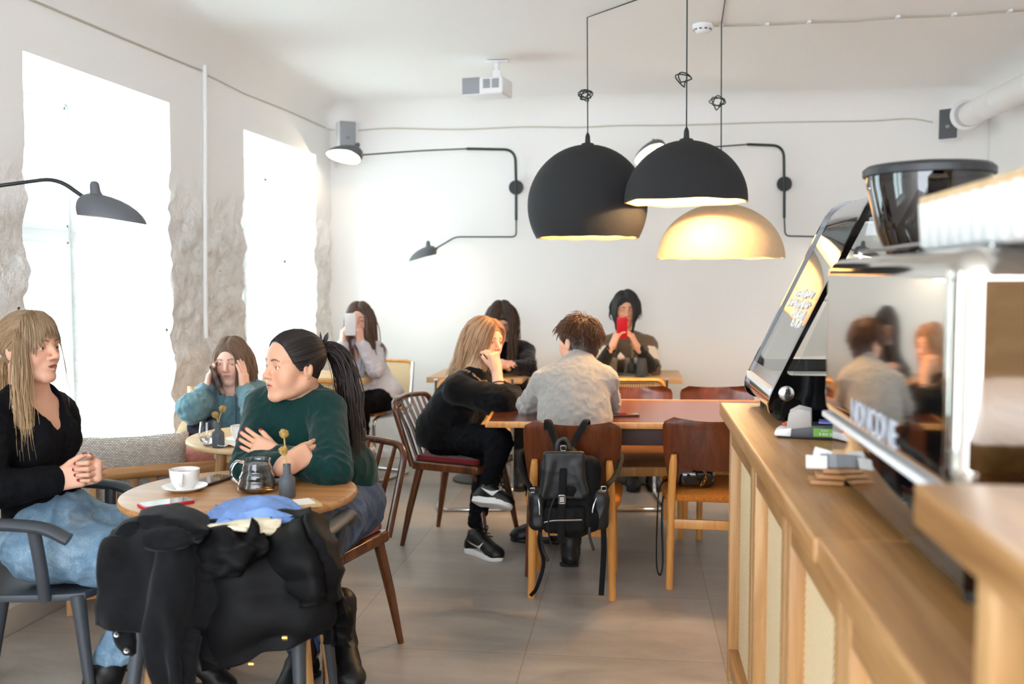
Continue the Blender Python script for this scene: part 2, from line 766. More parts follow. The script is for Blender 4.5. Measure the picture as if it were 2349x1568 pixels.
mixc.inputs['A'].default_value = lin((248, 247, 246))
nt.links.new(rubbed, mixc.inputs['B'])
pits = nt.nodes.new('ShaderNodeTexVoronoi'); pits.inputs['Scale'].default_value = 7.0; pits.inputs['Randomness'].default_value = 1.0
nt.links.new(v, pits.inputs['Vector'])
pn = noise_n(nt, v, 26.0, 4, 0.7, 1.0)
pd = nt.nodes.new('ShaderNodeMath'); pd.operation = 'MULTIPLY_ADD'
nt.links.new(pn, pd.inputs[0]); pd.inputs[1].default_value = 0.22; nt.links.new(pits.outputs['Distance'], pd.inputs[2])
pr_ = nt.nodes.new('ShaderNodeSeparateColor'); nt.links.new(pits.outputs['Color'], pr_.inputs[0])
pg = nt.nodes.new('ShaderNodeMath'); pg.operation = 'GREATER_THAN'; nt.links.new(pr_.outputs[0], pg.inputs[0]); pg.inputs[1].default_value = 0.72
pl = nt.nodes.new('ShaderNodeMath'); pl.operation = 'LESS_THAN'; nt.links.new(pd.outputs[0], pl.inputs[0]); pl.inputs[1].default_value = 0.185
pm = nt.nodes.new('ShaderNodeMath'); pm.operation = 'MULTIPLY'; nt.links.new(pg.outputs[0], pm.inputs[0]); nt.links.new(pl.outputs[0], pm.inputs[1])
pm2 = nt.nodes.new('ShaderNodeMath'); pm2.operation = 'MULTIPLY'; nt.links.new(pm.outputs[0], pm2.inputs[0])
dep = nt.nodes.new('ShaderNodeMapRange'); nt.links.new(sep.outputs['X'], dep.inputs[0])
dep.inputs['From Min'].default_value = -2.53; dep.inputs['From Max'].default_value = -2.56
pmx = nt.nodes.new('ShaderNodeMath'); pmx.operation = 'MAXIMUM'; nt.links.new(dep.outputs[0], pmx.inputs[0]); nt.links.new(mr.outputs[0], pmx.inputs[1])
nt.links.new(pmx.outputs[0], pm2.inputs[1])
mix2 = nt.nodes.new('ShaderNodeMix'); mix2.data_type = 'RGBA'
nt.links.new(pm2.outputs[0], mix2.inputs['Factor']); nt.links.new(mixc.outputs['Result'], mix2.inputs['A']); mix2.inputs['B'].default_value = lin((70, 66, 60))
nt.links.new(mix2.outputs['Result'], b.inputs['Base Color'])
b.inputs['Roughness'].default_value = 0.85
bm_h = nt.nodes.new('ShaderNodeMath'); bm_h.operation = 'MULTIPLY'
nt.links.new(mr.outputs[0], bm_h.inputs[0]); nt.links.new(noise_n(nt, v, 16.0, 6, 0.65, 0.4), bm_h.inputs[1])
bump(nt, b, bm_h.outputs[0], 0.75, 0.04)

m, nt, b = new_mat('floor_tile')
v = coords(nt)
br = nt.nodes.new('ShaderNodeTexBrick')
mp = nt.nodes.new('ShaderNodeMapping')
mp.inputs['Location'].default_value = (0.393 + 0.725, -3.60 + 0.3625 * 20, 0)
nt.links.new(v, mp.inputs[0]); nt.links.new(mp.outputs[0], br.inputs['Vector'])
br.offset = 0.0
br.inputs['Scale'].default_value = 1.0
br.inputs['Brick Width'].default_value = 0.725
br.inputs['Row Height'].default_value = 0.725
br.inputs['Mortar Size'].default_value = 0.0018
br.inputs['Mortar Smooth'].default_value = 0.1
br.inputs['Color1'].default_value = (1, 1, 1, 1); br.inputs['Color2'].default_value = (0.84, 0.84, 0.84, 1)
br.inputs['Mortar'].default_value = (0.55, 0.52, 0.48, 1)
st = noise_n(nt, coords(nt, (1.0, 2.6, 1)), 1.5, 8, 0.66, 0.5)
sg = noise_n(nt, coords(nt, (30, 110, 1)), 2.0, 3, 0.6)
ad = nt.nodes.new('ShaderNodeMath'); ad.operation = 'MULTIPLY_ADD'
nt.links.new(sg, ad.inputs[0]); ad.inputs[1].default_value = 0.22; nt.links.new(st, ad.inputs[2])
stone = ramp(nt, ad.outputs[0], [(0.42, lin((138, 129, 120))), (0.62, lin((160, 151, 141))), (0.82, lin((178, 170, 160)))])
mx = nt.nodes.new('ShaderNodeMix'); mx.data_type = 'RGBA'; mx.blend_type = 'MULTIPLY'
mx.inputs['Factor'].default_value = 1.0
nt.links.new(stone, mx.inputs['A']); nt.links.new(br.outputs['Color'], mx.inputs['B'])
nt.links.new(mx.outputs['Result'], b.inputs['Base Color'])
nt.links.new(ramp(nt, st, [(0.3, (0.30, 0.30, 0.30, 1)), (0.7, (0.5, 0.5, 0.5, 1))]), b.inputs['Roughness'])
bump(nt, b, ad.outputs[0], 0.12, 0.004)

simple('white_paint', (238, 238, 238), 0.45)
simple('pvc_white', (240, 243, 245), 0.3)
simple('cable_beige', (196, 190, 176), 0.6)
simple('plastic_white', (235, 235, 236), 0.4)
simple('plastic_grey', (150, 153, 158), 0.5)
simple('grille_grey', (118, 121, 128), 0.6)
simple('dark_plastic', (38, 39, 42), 0.4)
simple('black_metal', (30, 32, 34), 0.45)
simple('green_black_metal', (24, 38, 36), 0.4)
simple('lamp_grey', (92, 95, 100), 0.5, bumpy=(700, 0.1, 0.0005))
simple('shade_white', (246, 240, 228), 0.5)
simple('brass', (212, 168, 92), 0.25, 1.0)
simple('chrome', (205, 207, 210), 0.12, 1.0)
simple('steel', (200, 194, 186), 0.055, 1.0)
simple('porcelain', (240, 238, 234), 0.15, coat=0.3)
simple('black_gloss', (8, 8, 9), 0.08, coat=0.6)
simple('leather_black', (12, 12, 13), 0.5, bumpy=(120, 0.2, 0.002))
simple('nylon_black', (11, 11, 12), 0.7, bumpy=(90, 0.25, 0.003), spec=.2)
simple('zip_silver', (190, 190, 186), 0.3, 1.0)
simple('rubber_white', (232, 232, 230), 0.5)
simple('rubber_black', (20, 20, 21), 0.6)
simple('vase_grey', (80, 84, 90), 0.6, bumpy=(200, 0.05, 0.001))
simple('vase_dark', (62, 62, 62), 0.6)
simple('paper', (238, 236, 230), 0.8)
simple('stem', (190, 160, 100), 0.7)
simple('flower', (176, 142, 78), 0.9, var=0.35, vscale=120)
simple('red_case', (190, 24, 44), 0.35)
simple('phone_screen', (10, 11, 13), 0.05, coat=0.8)
simple('phone_rim', (96, 70, 62), 0.3, 0.6)
simple('phone_white', (236, 238, 242), 0.25)
wood('oak', (150, 100, 54), (180, 128, 76), (202, 154, 100), 0, 0.38)
wood('oak_y', (136, 92, 50), (166, 120, 70), (190, 146, 94), 1, 0.38)
wood('oak_z', (146, 102, 56), (178, 132, 82), (198, 156, 104), 2, 0.4)
wood('oak_pale', (196, 156, 104), (216, 182, 134), (230, 202, 160), 0, 0.45)
wood('oak_table', (172, 134, 92), (192, 156, 112), (206, 174, 132), 0, 0.45)
wood('beech', (186, 120, 52), (206, 142, 70), (220, 162, 90), 2, 0.35)
wood('teak', (62, 28, 13), (88, 42, 20), (112, 58, 32), 2, 0.28, 90, coat=0.25)
wood('teak_x', (70, 32, 17), (96, 48, 27), (120, 64, 40), 0, 0.24, 90, coat=0.35)
wood('walnut', (58, 28, 13), (86, 44, 22), (114, 66, 36), 2, 0.26, 80, coat=0.3)
fabric('seat_orange', (186, 112, 44), 260, var=0.3, vscale=170, bstr=0.6, bdist=0.004)
fabric('seat_brown', (104, 70, 44), 260, var=0.2, vscale=150)
fabric('seat_red', (118, 26, 30), 300, sheen=0.3)

# ------------------------------------------------------------------ the room shell
YB = 7.56; XR = 2.51; ZC = 2.74; RC = 0.2; YF = -2.6


def xl(y):
    return -2.345 - 0.03 * (YB - y)


def on_left(px, py, off=0.0):
    """where the ray of a pixel meets the left wall"""
    r = ray(px, py)
    s = (-2.345 + off - 0.03 * YB) / (r.x - 0.03 * r.y)
    return V3((0, 0, CAMH)) + r * s


mb = MB(); mb.box((0.0, 2.5, -0.05), (6.4, 10.4, 0.1))
struct(mb.build('floor', 'floor_tile'))
mb = MB(); mb.box((0.05, YB + 0.1, 1.36), (5.6, 0.2, 2.75))
struct(mb.build('wall_back', 'plaster'))
mb = MB(); mb.box((XR + 0.1, 2.5, 1.36), (0.2, 10.1, 2.75))
struct(mb.build('wall_right', 'plaster'))
mb = MB(); mb.box((1.45, -1.7, 0.85), (2.3, 0.2, 1.7))  # unseen low partition, added for the espresso machine's side to reflect
struct(mb.build('added_partition', wood('partition_boards', (160, 124, 84), (184, 148, 106), (204, 170, 130), 0, 0.5)))

# ceiling: flat field with a rounded cove along the walls
ts = [0, .004, .012, .025, .045, .07, .1, .14, .17, RC]
ys = [YF] + [YF + (YB - RC - YF) * k / 12 for k in range(1, 12)] + [YB - t for t in reversed(ts)]
rows = []
for y in ys:
    L = xl(y)
    xs_ = [L + t for t in ts] + [L + RC + (XR - L - 2 * RC) * k / 10 for k in range(1, 10)] + [XR - t for t in reversed(ts)]
    row = []
    for x in xs_:
        qx = max(RC - (x - L), RC - (XR - x), 0); qy = max(RC - (YB - y), 0)
        row.append(V3((x, y, ZC - RC + math.sqrt(max(RC * RC - qx * qx - qy * qy, 0)))))
    rows.append(row)
mb = MB(); mb.slab(rows, (0, 0, 0.12))
struct(mb.build('ceiling', 'plaster', smooth=60))

# left wall with deep window openings (front skin, reveals), rough where the paint is rubbed off
win = []
for (pl, pr, ptop) in ((62, 394, 2.31), (562, 726, 2.32)):
    win.append((on_left(pl, 500).y, on_left(pr, 500).y, 0.50, ptop))
WN = [(0.5, 1.75, 0.5, 2.31)] + win          # one more window nearer than the view, for the daylight it gives
DEP = 0.56


def edge_jit(y, z):
    k = 1.0 if z < 1.95 else 0.25
    return k * 0.016 * (mnoise.noise(V3((y * 3, z * 9, 1.7))) + 0.8 * mnoise.noise(V3((y * 3, z * 23, 5.1))))


ycuts = [YF]
for a, bb_, _, _ in WN:
    ycuts += [a, bb_]
ycuts.append(YB)
ygrid = []
for i in range(len(ycuts) - 1):
    a, bb_ = ycuts[i], ycuts[i + 1]
    n = max(2, int((bb_ - a) / (0.018 if a > 3 and i % 2 == 0 else 0.12)))
    ygrid += [a + (bb_ - a) * k / n for k in range(n)]
ygrid.append(YB)
zgrid = []
zc = [0, 0.5, 2.31, 2.56]
for i in range(3):
    n = max(2, int((zc[i + 1] - zc[i]) / 0.022))
    zgrid += [zc[i] + (zc[i + 1] - zc[i]) * k / n for k in range(n)]
zgrid.append(2.56)


def wall_pt(y, z):
    """front skin of the left wall"""
    yy = y
    amp = min(1, max(0, (1.95 + 0.25 * mnoise.noise(V3((y * 1.3, 0, 3))) - z) / 0.1))
    dx = amp * (0.026 * mnoise.noise(V3((y * 5, z * 6, 0))) + 0.018 * mnoise.noise(V3((y * 13, z * 16, 4))) + 0.007 * mnoise.noise(V3((y * 34, z * 34, 8))) - 0.010)
    for a, bb_, z0, z1 in WN:
        if z0 - 1e-4 <= z <= z1 + 1e-4:
            if abs(y - a) < 1e-5 or abs(y - bb_) < 1e-5:
                yy = y + edge_jit(y, z)
    return V3((xl(yy) + dx, yy, z))


def hole(y, z):
    return any(a < y < bb_ and z0 < z < z1 for a, bb_, z0, z1 in WN)


mb = MB()
idx = {}
for i, y in enumerate(ygrid):
    for j, z in enumerate(zgrid):
        idx[i, j] = len(mb.v); mb.v.append(tuple(wall_pt(y, z)))
for i in range(len(ygrid) - 1):
    for j in range(len(zgrid) - 1):
        if not hole((ygrid[i] + ygrid[i + 1]) / 2, (zgrid[j] + zgrid[j + 1]) / 2):
            mb.f.append((idx[i, j], idx[i + 1, j], idx[i + 1, j + 1], idx[i, j + 1]))
nd = 14
for a, bb_, z0, z1 in WN:
    zs = [z for z in zgrid if z0 - 1e-4 <= z <= z1 + 1e-4]
    yy = [y for y in ygrid if a - 1e-4 <= y <= bb_ + 1e-4]
    for y0, sgn in ((a, -1), (bb_, 1)):
        pts = []
        for z in zs:
            p0 = wall_pt(y0, z); row = []
            for k in range(nd + 1):
                t = k / nd
                rr = 0.012 * mnoise.noise(V3((k * 0.7, z * 8, y0))) * (0 if k == 0 else 1)
                row.append(V3((p0.x - DEP * t - 0.12 * (t == 1), (p0.y - y0) * (1 - t) + y0 + rr, z)))
            pts.append(row)
        mb.grid(pts)
    for z in (z0, z1):
        pts = []
        for y in yy:
            p0 = wall_pt(y, z)
            pts.append([V3((p0.x - (DEP + 0.14) * k / nd, p0.y, z + (0.012 * mnoise.noise(V3((k * 0.6, y * 6, z))) if k else 0))) for k in range(nd + 1)])
        mb.grid(pts)
struct(mb.build('wall_left', 'plaster_left', smooth=50))

# plinth along the left wall
mb = MB()
pts0 = [(xl(y) + 0.052, y) for y in (YF, YB - 0.01)]
mb.slab([[V3((x, y, 0.0)), V3((x, y, 0.105))] for x, y in pts0], (-0.05, 0, 0))
struct(mb.build('baseboard_left', simple('plinth_tile', (176, 168, 158), 0.6, bumpy=(20, 0.2)), bevel=0.004))
mb = MB(); mb.box((0.08, YB - 0.006, 0.03), (4.8, 0.012, 0.06))
struct(mb.build('baseboard_back', 'white_paint', bevel=0.003))

# window frames (two sashes side by side, each with a transom) and panes
glass('pane_glass', (245, 252, 250), 0.0, alpha=0.02)
glass('clear_glass', (244, 246, 246), 0.0, alpha=0.03)
for n, (a, bb_, z0, z1) in enumerate(WN):
    yc = (a + bb_) / 2
    X = xl(yc) - DEP - 0.03
    wdt = bb_ - a + 0.04; hgt = z1 - z0 + 0.04
    o = bpy.data.objects.new('window_%d' % (n + 1), None); C.objects.link(o); o.location = (X, yc, z0 - 0.02); struct(o)
    mb = MB()
    fw_ = 0.07
    for y in (-wdt / 2 + fw_ / 2, 0, wdt / 2 - fw_ / 2):
        mb.box((0, y, hgt / 2), (0.07, fw_, hgt))
    for z in (fw_ / 2, hgt * 0.62, hgt - fw_ / 2):
        mb.box((0, 0, z), (0.068, wdt - 0.01, fw_))
    mb.build('window_frame', 'pvc_white', o, bevel=0.004)
    mb = MB()
    for y in (-wdt / 4, wdt / 4):
        for zz, hh in ((hgt * 0.31, hgt * 0.62 - fw_), (hgt * 0.81, hgt * 0.38 - fw_)):
            w2 = wdt / 2 - fw_ * 1.3
            for q in (-1, 1):
                mb.box((0.012, y + q * w2 / 2, zz), (0.06, 0.035, hh))
                mb.box((0.012, y, zz + q * hh / 2), (0.06, w2, 0.035))
    mb.build('sash', 'pvc_white', o, bevel=0.003)
    mb = MB()
    for y in (-wdt / 4, wdt / 4):
        mb.box((0, y, hgt / 2), (0.006, wdt / 2 - fw_, hgt - 0.1))
    mb.build('pane', 'pane_glass', o, smooth=0)
# ------------------------------------------------------------------ chairs
def teak_chair(label, loc, rz, seat='seat_orange', group='teak plywood chairs around the long table'):
    t = thing('plywood_chair', label, 'chair', loc, rz, group)
    # curved plywood back: wider at the top, hollow towards the sitter
    pts = []
    R = 16; K = 28
    for r in range(R + 1):
        v = r / R
        z = 0.455 + 0.325 * v
        hw = 0.178 + 0.034 * math.sin(min(1, v * 1.25) * PI / 2)
        k = 0.0
        if v > 0.86:
            k = (v - 0.86) / 0.14
        hw -= 0.05 * (1 - math.sqrt(max(0, 1 - k * k)))
        if v < 0.10:
            k2 = (0.10 - v) / 0.10
            hw -= 0.05 * (1 - math.sqrt(max(0, 1 - k2 * k2)))
        row = []
        for c in range(K + 1):
            u = -1 + 2 * c / K
            dip = 0.012 * (1 - u * u) if v > 0.9 else 0.0
            au = min(1, max(0, (0.86 - abs(u)) / 0.26)); lift = 0.085 * au * au * (3 - 2 * au) * (1 - v) ** 2
            row.append(V3((u * hw, -0.175 - 0.045 * (1 - u * u) - 0.05 * v, z - dip + lift)))
        pts.append(row)
    mb = MB(); mb.slab(pts, (0, 0.011, 0))
    mb.build('backrest', 'teak', t, bevel=0)
    for s in (-1, 1):
        mb = MB()
        mb.tube(smooth_path([(s * 0.176, -0.215, 0), (s * 0.172, -0.215, 0.25), (s * 0.168, -0.226, 0.46), (s * 0.160, -0.246, 0.615)], 5), [0.0165] * 4 + [0.018] * 10 + [0.017, 0.0125], 12)
        mb.build('leg', 'beech', t)
        mb = MB()
        mb.tube(smooth_path([(s * 0.182, 0.205, 0), (s * 0.180, 0.2, 0.22), (s * 0.178, 0.195, 0.41)], 5), 0.0165, 12)
        mb.build('leg', 'beech', t)
        mb = MB(); mb.box((s * 0.175, -0.01, 0.375), (0.022, 0.40, 0.05))
        mb.build('side_rail', 'beech', t, bevel=0.004)
    mb = MB(); mb.box((0, 0.195, 0.365), (0.34, 0.022, 0.05)); mb.build('front_rail', 'beech', t, bevel=0.004)
    mb = MB(); mb.box((0, -0.215, 0.30), (0.32, 0.02, 0.042)); mb.build('stretcher', 'beech', t, bevel=0.004)
    pts = []
    for r in range(15):
        v = r / 14
        row = []
        for c in range(15):
            u = -1 + c / 7
            vv = -1 + 2 * v
            hw = 0.205 + 0.02 * v
            e = (abs(u) ** 4 + abs(vv) ** 4) ** 0.25
            z = 0.452 - 0.028 * min(1, e) ** 6 + 0.006 * vv * vv
            kx = hw * u * (1 - 0.06 * abs(vv) ** 6)
            ky = 0.225 * vv * (1 - 0.06 * abs(u) ** 6) + 0.01
            row.append(V3((kx, ky, z)))
        pts.append(row)
    mb = MB(); mb.slab(pts, lambda r, c: V3((0, 0, -(pts[r][c].z - 0.40))))
    mb.build('seat_cushion', seat, t, smooth=60, bevel=0.006)
    return t


def spindle_chair(label, loc, rz, group='spindle back chairs'):
    t = thing('spindle_chair', label, 'chair', loc, rz, group)
    seat_o = [(-0.2, -0.2), (0.2, -0.2), (0.235, 0.19), (0.19, 0.215), (-0.19, 0.215), (-0.235, 0.19)]
    mb = MB(); mb.prism(seat_o, 0.405, 0.45)
    mb.build('seat', 'walnut', t, bevel=0.012, seg=3)
    pad = [(x * 0.9, y * 0.9) for x, y in seat_o]
    mb = MB(); mb.prism(pad, 0.451, 0.478)
    mb.build('seat_cushion', 'seat_red', t, bevel=0.012, seg=4)
    for sx in (-1, 1):
        for sy, yy in ((-1, -0.2), (1, 0.19)):
            mb = MB()
            mb.tube([(sx * 0.17, yy * 0.82, 0.41), (sx * 0.195, yy * 1.05, 0.2), (sx * 0.215, yy * 1.24, 0.0)], [0.021, 0.018, 0.012], 12)
            mb.build('leg', 'walnut', t)
    # bent hoop: stiles and top rail in one piece
    hoop = fillet_path([(-0.195, -0.195, 0.42), (-0.215, -0.30, 0.755), (0, -0.335, 0.765), (0.215, -0.30, 0.755), (0.195, -0.195, 0.42)], 0.07, 8)
    mb = MB(); mb.tube(hoop, 0.0165, 10, flat=0.8)
    mb.build('back_hoop', 'walnut', t)
    for k in range(6):
        u = -0.14 + 0.28 * k / 5
        mb = MB()
        mb.tube([(u * 1.0, -0.19, 0.44), (u * 1.06, -0.245, 0.6), (u * 1.12, -0.322, 0.762)], [0.0085, 0.0095, 0.007], 8, flat=1.2)
        mb.build('spindle', 'walnut', t)
    return t


m, nt, b = new_mat('cane_web')         # woven cane: a lattice with open holes
v = coords(nt, (1, 1, 1))
sep = nt.nodes.new('ShaderNodeSeparateXYZ'); nt.links.new(v, sep.inputs[0])


def _math(nt, op, a, bb=None, cc=None):
    n = nt.nodes.new('ShaderNodeMath'); n.operation = op
    for i, x in enumerate((a, bb, cc)):
        if x is None:
            continue
        if isinstance(x, (int, float)):
            n.inputs[i].default_value = x
        else:
            nt.links.new(x, n.inputs[i])
    return n.outputs[0]


def lattice(nt, u, v_, pitch, fill):
    a = _math(nt, 'ABSOLUTE', _math(nt, 'SUBTRACT', _math(nt, 'FRACT', _math(nt, 'DIVIDE', u, pitch)), 0.5))
    c = _math(nt, 'ABSOLUTE', _math(nt, 'SUBTRACT', _math(nt, 'FRACT', _math(nt, 'DIVIDE', v_, pitch)), 0.5))
    d = _math(nt, 'SQRT', _math(nt, 'ADD', _math(nt, 'MULTIPLY', a, a), _math(nt, 'MULTIPLY', c, c)))
    return _math(nt, 'GREATER_THAN', d, fill)


lat = lattice(nt, sep.outputs['X'], sep.outputs['Z'], 0.0135, 0.27)
b.inputs['Base Color'].default_value = lin((214, 182, 128))
b.inputs['Roughness'].default_value = 0.6
nt.links.new(lat, b.inputs['Alpha'])


def cane_chair(label, loc, rz, group='tubular steel chairs with cane backs'):
    t = thing('cane_chair', label, 'chair', loc, rz, group)
    # one bent steel tube: back uprights, seat sides, front legs, floor loop
    mb = MB()
    path = fillet_path([(-0.225, -0.26, 0.80), (-0.225, -0.215, 0.44), (-0.225, 0.24, 0.455), (-0.225, 0.22, 0.012), (-0.225, -0.22, 0.012),
                        (0.225, -0.22, 0.012), (0.225, 0.22, 0.012), (0.225, 0.24, 0.455), (0.225, -0.215, 0.44), (0.225, -0.26, 0.80)], 0.07, 7)
    mb.tube(path, 0.0115, 12)
    mb.build('steel_frame', 'chrome', t)
    mb = MB()
    pts = fillet_path([(-0.205, -0.262, 0.545), (-0.205, -0.29, 0.80), (0.205, -0.29, 0.80), (0.205, -0.262, 0.545)], 0.06, 7)
    mb.tube(pts + [V3((0.15, -0.258, 0.53)), V3((-0.15, -0.258, 0.53))], 0.0165, 10, flat=0.75, closed=True)
    mb.build('back_frame', 'beech', t)
    mb = MB(); mb.box((0, -0.272, 0.665), (0.38, 0.003, 0.25), Matrix.Rotation(rad(5), 3, 'X'))
    mb.build('cane_panel', 'cane_web', t, smooth=0)
    mb = MB()
    for s in (-1, 1):
        mb.box((s * 0.195, 0.0, 0.470), (0.045, 0.45, 0.022))
    mb.box((0, 0.205, 0.470), (0.40, 0.045, 0.022)); mb.box((0, -0.205, 0.470), (0.40, 0.045, 0.022))
    mb.build('seat_frame', 'beech', t, bevel=0.006)
    mb = MB(); mb.box((0, 0, 0.470), (0.36, 0.38, 0.006)); mb.build('seat_panel', simple('cane_seat', (204, 172, 120), 0.6) if 'cane_seat' not in MATS else 'cane_seat', t)
    return t


def plastic_armchair(label, loc, rz, group='dark grey plastic armchairs at the round table'):
    t = thing('plastic_armchair', label, 'chair', loc, rz, group)
    if 'plastic_slate' not in MATS:
        simple('plastic_slate', (58, 62, 68), 0.5, bumpy=(500, 0.12, 0.0006))
    M_ = 'plastic_slate'
    pts = []
    for r in range(15):
        v = -1 + r / 7
        row = []
        for c in range(15):
            u = -1 + c / 7
            row.append(V3((0.235 * u * (1 - 0.10 * abs(v) ** 3), 0.235 * v * (1 - 0.10 * abs(u) ** 3), 0.455 - 0.022 * (1 - u * u) * (1 - 0.6 * v * v))))
        pts.append(row)
    mb = MB(); mb.slab(pts, (0, 0, -0.022)); mb.build('seat', M_, t, bevel=0.006)
    # arm and back band in one sweep
    band = smooth_path([(-0.29, 0.20, 0.635), (-0.296, 0.12, 0.672), (-0.292, -0.05, 0.685), (-0.26, -0.21, 0.690), (-0.15, -0.285, 0.695), (0, -0.30, 0.70),
                        (0.15, -0.285, 0.695), (0.26, -0.21, 0.690), (0.292, -0.05, 0.685), (0.296, 0.12, 0.672), (0.29, 0.20, 0.635)], 6)
    mb = MB(); mb.tube(band, 0.028, 12, flat=0.62, up=(1, 0, 0)); mb.build('arm_band', M_, t)
    for s in (-1, 1):
        mb = MB()
        mb.tube(smooth_path([(s * 0.232, 0.10, 0.44), (s * 0.262, 0.105, 0.54), (s * 0.29, 0.10, 0.665)], 6), 0.019, 12, flat=0.85)
        mb.build('arm_post', M_, t)
        mb = MB()
        mb.tube(smooth_path([(s * 0.255, -0.31, 0.0), (s * 0.225, -0.245, 0.30), (s * 0.22, -0.215, 0.45), (s * 0.248, -0.235, 0.60), (s * 0.262, -0.215, 0.685)], 6), [0.013 + 0.009 * min(1, i / 10) for i in range(25)], 12)
        mb.build('leg', M_, t)
        mb = MB()
        mb.tube(smooth_path([(s * 0.235, 0.245, 0.0), (s * 0.215, 0.205, 0.30), (s * 0.205, 0.185, 0.445)], 6), [0.013 + 0.010 * i / 12 for i in range(13)], 12)
        mb.build('leg', M_, t)
    mb = MB()
    mb.tube(smooth_path([(-0.262, -0.215, 0.64), (-0.15, -0.27, 0.62), (0, -0.285, 0.61), (0.15, -0.27, 0.62), (0.262, -0.215, 0.64)], 5), 0.02, 10, flat=0.5, up=(0, 0, 1))
    mb.build('back_rail', M_, t)
    return t


def at(a, d, z=0.0):
    """a metres right of and d metres in front of the viewer"""
    return RT * a + FW * d + V3((0, 0, z))


def face(a, b):
    return yaw_of(CR(a, b))


teak_chair('teak plywood chair with the black backpack hung on its back', V3((-0.265, 4.475, 0)), rad(1))
teak_chair('teak plywood chair with orange seat holding the small chain bag', V3((0.352, 4.66, 0)), rad(-3))
teak_chair('empty plywood chair across the long table with its back before the cane top rail', at(0.715, 5.47), face(0.03, -1), 'seat_brown')
teak_chair('empty plywood chair across the long table, beside the display case', at(1.18, 5.47), face(0.02, -1), 'seat_brown')

SPIN_G = (at(-0.725, 3.60), face(-0.42, -0.907))
spindle_chair('spindle back chair with red seat under the woman in the green sweater', *SPIN_G)
SPIN_R = (at(-0.265, 5.24), face(0.93, -0.37))
spindle_chair('spindle back chair with red seat under the woman in the black cardigan', *SPIN_R)

cane_chair('cane backed tube chair with its top rail seen over the empty plywood chair', at(0.69, 6.12), face(0, 1))
cane_chair('cane backed tube chair half hidden behind the woman with reddish blond hair', at(-0.225, 6.12), face(0, 1))
cane_chair('cane backed tube chair on the near side of the corner table', at(-1.18, 6.05), face(0.1, 1))
CH_W = (at(-1.03, 7.0), face(-0.45, -0.9))
cane_chair('cane backed tube chair of the woman in the pale shirt', *CH_W)
CH_M = (at(-0.06, 7.17), face(-0.05, -1))
cane_chair('cane backed tube chair of the woman in the dark jumper looking down', *CH_M)
CH_P = (at(0.82, 7.10), face(0, -1))
cane_chair('cane backed tube chair of the woman in the striped jumper', *CH_P)

CH_L = (at(-1.49, 3.13), face(0.985, 0.02))
plastic_armchair('dark grey plastic armchair of the woman in the black blouse', *CH_L)
CH_F = (at(-0.80, 2.88), face(0.0, 1))
plastic_armchair('dark grey plastic armchair buried under the black coats', *CH_F)

# ------------------------------------------------------------------ tables
def round_table(label, c, r=0.355, mat='oak', group='round wooden tables'):
    t = thing('round_table', label, 'table', V3((c.x, c.y, 0)), 0, group)
    mb = MB(); mb.lathe([(0.001, 0.712), (r - 0.02, 0.712), (r - 0.004, 0.717), (r, 0.724), (r, 0.731), (r - 0.003, 0.737), (r - 0.01, 0.74), (0.001, 0.74)], 72)
    mb.build('tabletop', mat, t, smooth=30)
    mb = MB(); mb.lathe([(r * 0.66, 0.66), (r * 0.68, 0.66), (r * 0.68, 0.711), (r * 0.66, 0.711), (r * 0.66, 0.66)], 40); mb.build('apron', mat, t)
    for k in range(4):
        a = rad(45 + 90 * k + 12)
        mb = MB()
        e = V3((math.cos(a), math.sin(a), 0))
        mb.tube([e * (r * 0.70) + V3((0, 0, 0.705)), e * (r * 0.98)], [0.026, 0.017], 4 if False else 12, flat=0.8)
        mb.build('leg', 'oak_z', t)
    return t


TC = at(-0.835, 3.03)
round_table('round oak table with the two cups, glass server and grey vase on it', TC)
TW = at(-1.0, 4.12)
round_table('round glare-paled table by the window with a tumbler and small grey vase', TW, 0.345, 'oak_pale')  # same kind of oak table; window glare is put into its paler wood colour

# long table
LT = thing('long_table', 'long teak table with light oak edging between the plywood chairs', 'table', V3((0.285, 4.963, 0)), rad(3.6))
mb = MB(); mb.box((0, 0, 0.732), (1.94, 0.865, 0.018)); mb.build('tabletop', 'teak_x', LT)
mb = MB()
for s in (-1, 1):
    mb.box((0, s * 0.441, 0.729), (1.97, 0.017, 0.028)); mb.box((s * 0.978, 0, 0.729), (0.016, 0.90, 0.028))
mb.build('edge_band', 'beech', LT, bevel=0.005)
mb = MB(); mb.box((0.195, 0, 0.7415), (0.002, 0.86, 0.0012)); mb.build('leaf_joint', 'walnut', LT)
mb = MB()
for s in (-1, 1):
    mb.box((0, s * 0.33, 0.672), (1.55, 0.022, 0.10)); mb.box((s * 0.775, 0, 0.672), (0.022, 0.66, 0.10))
mb.build('apron', simple('apron_brown', (58, 28, 15), 0.55, var=.15), LT, bevel=0.003)
for sx in (-1, 1):
    for sy in (-1, 1):
        mb = MB(); mb.tube([(sx * 0.76, sy * 0.32, 0.72), (sx * 0.79, sy * 0.345, 0.0)], [0.03, 0.019], 14); mb.build('leg', 'teak', LT)


def small_table(label, c, w_, dp, rz=0.0):
    t = thing('square_table', label, 'table', V3((c.x, c.y, 0)), rz, 'oak topped tables along the far wall')
    mb = MB(); mb.box((0, 0, 0.722), (w_, dp, 0.036)); mb.build('tabletop', 'oak_table', t, bevel=0.003)
    mb = MB(); mb.cyl((0, 0, 0.012), (0, 0, 0.70), 0.03); mb.lathe([(0.001, 0.022), (0.19, 0.016), (0.2, 0.008), (0.2, 0.0), (0.001, 0)], 32)
    mb.build('pedestal', 'black_metal', t)
    mb = MB(); mb.box((0, 0, 0.70), (0.3, 0.3, 0.008)); mb.build('top_plate', 'black_metal', t)
    return t


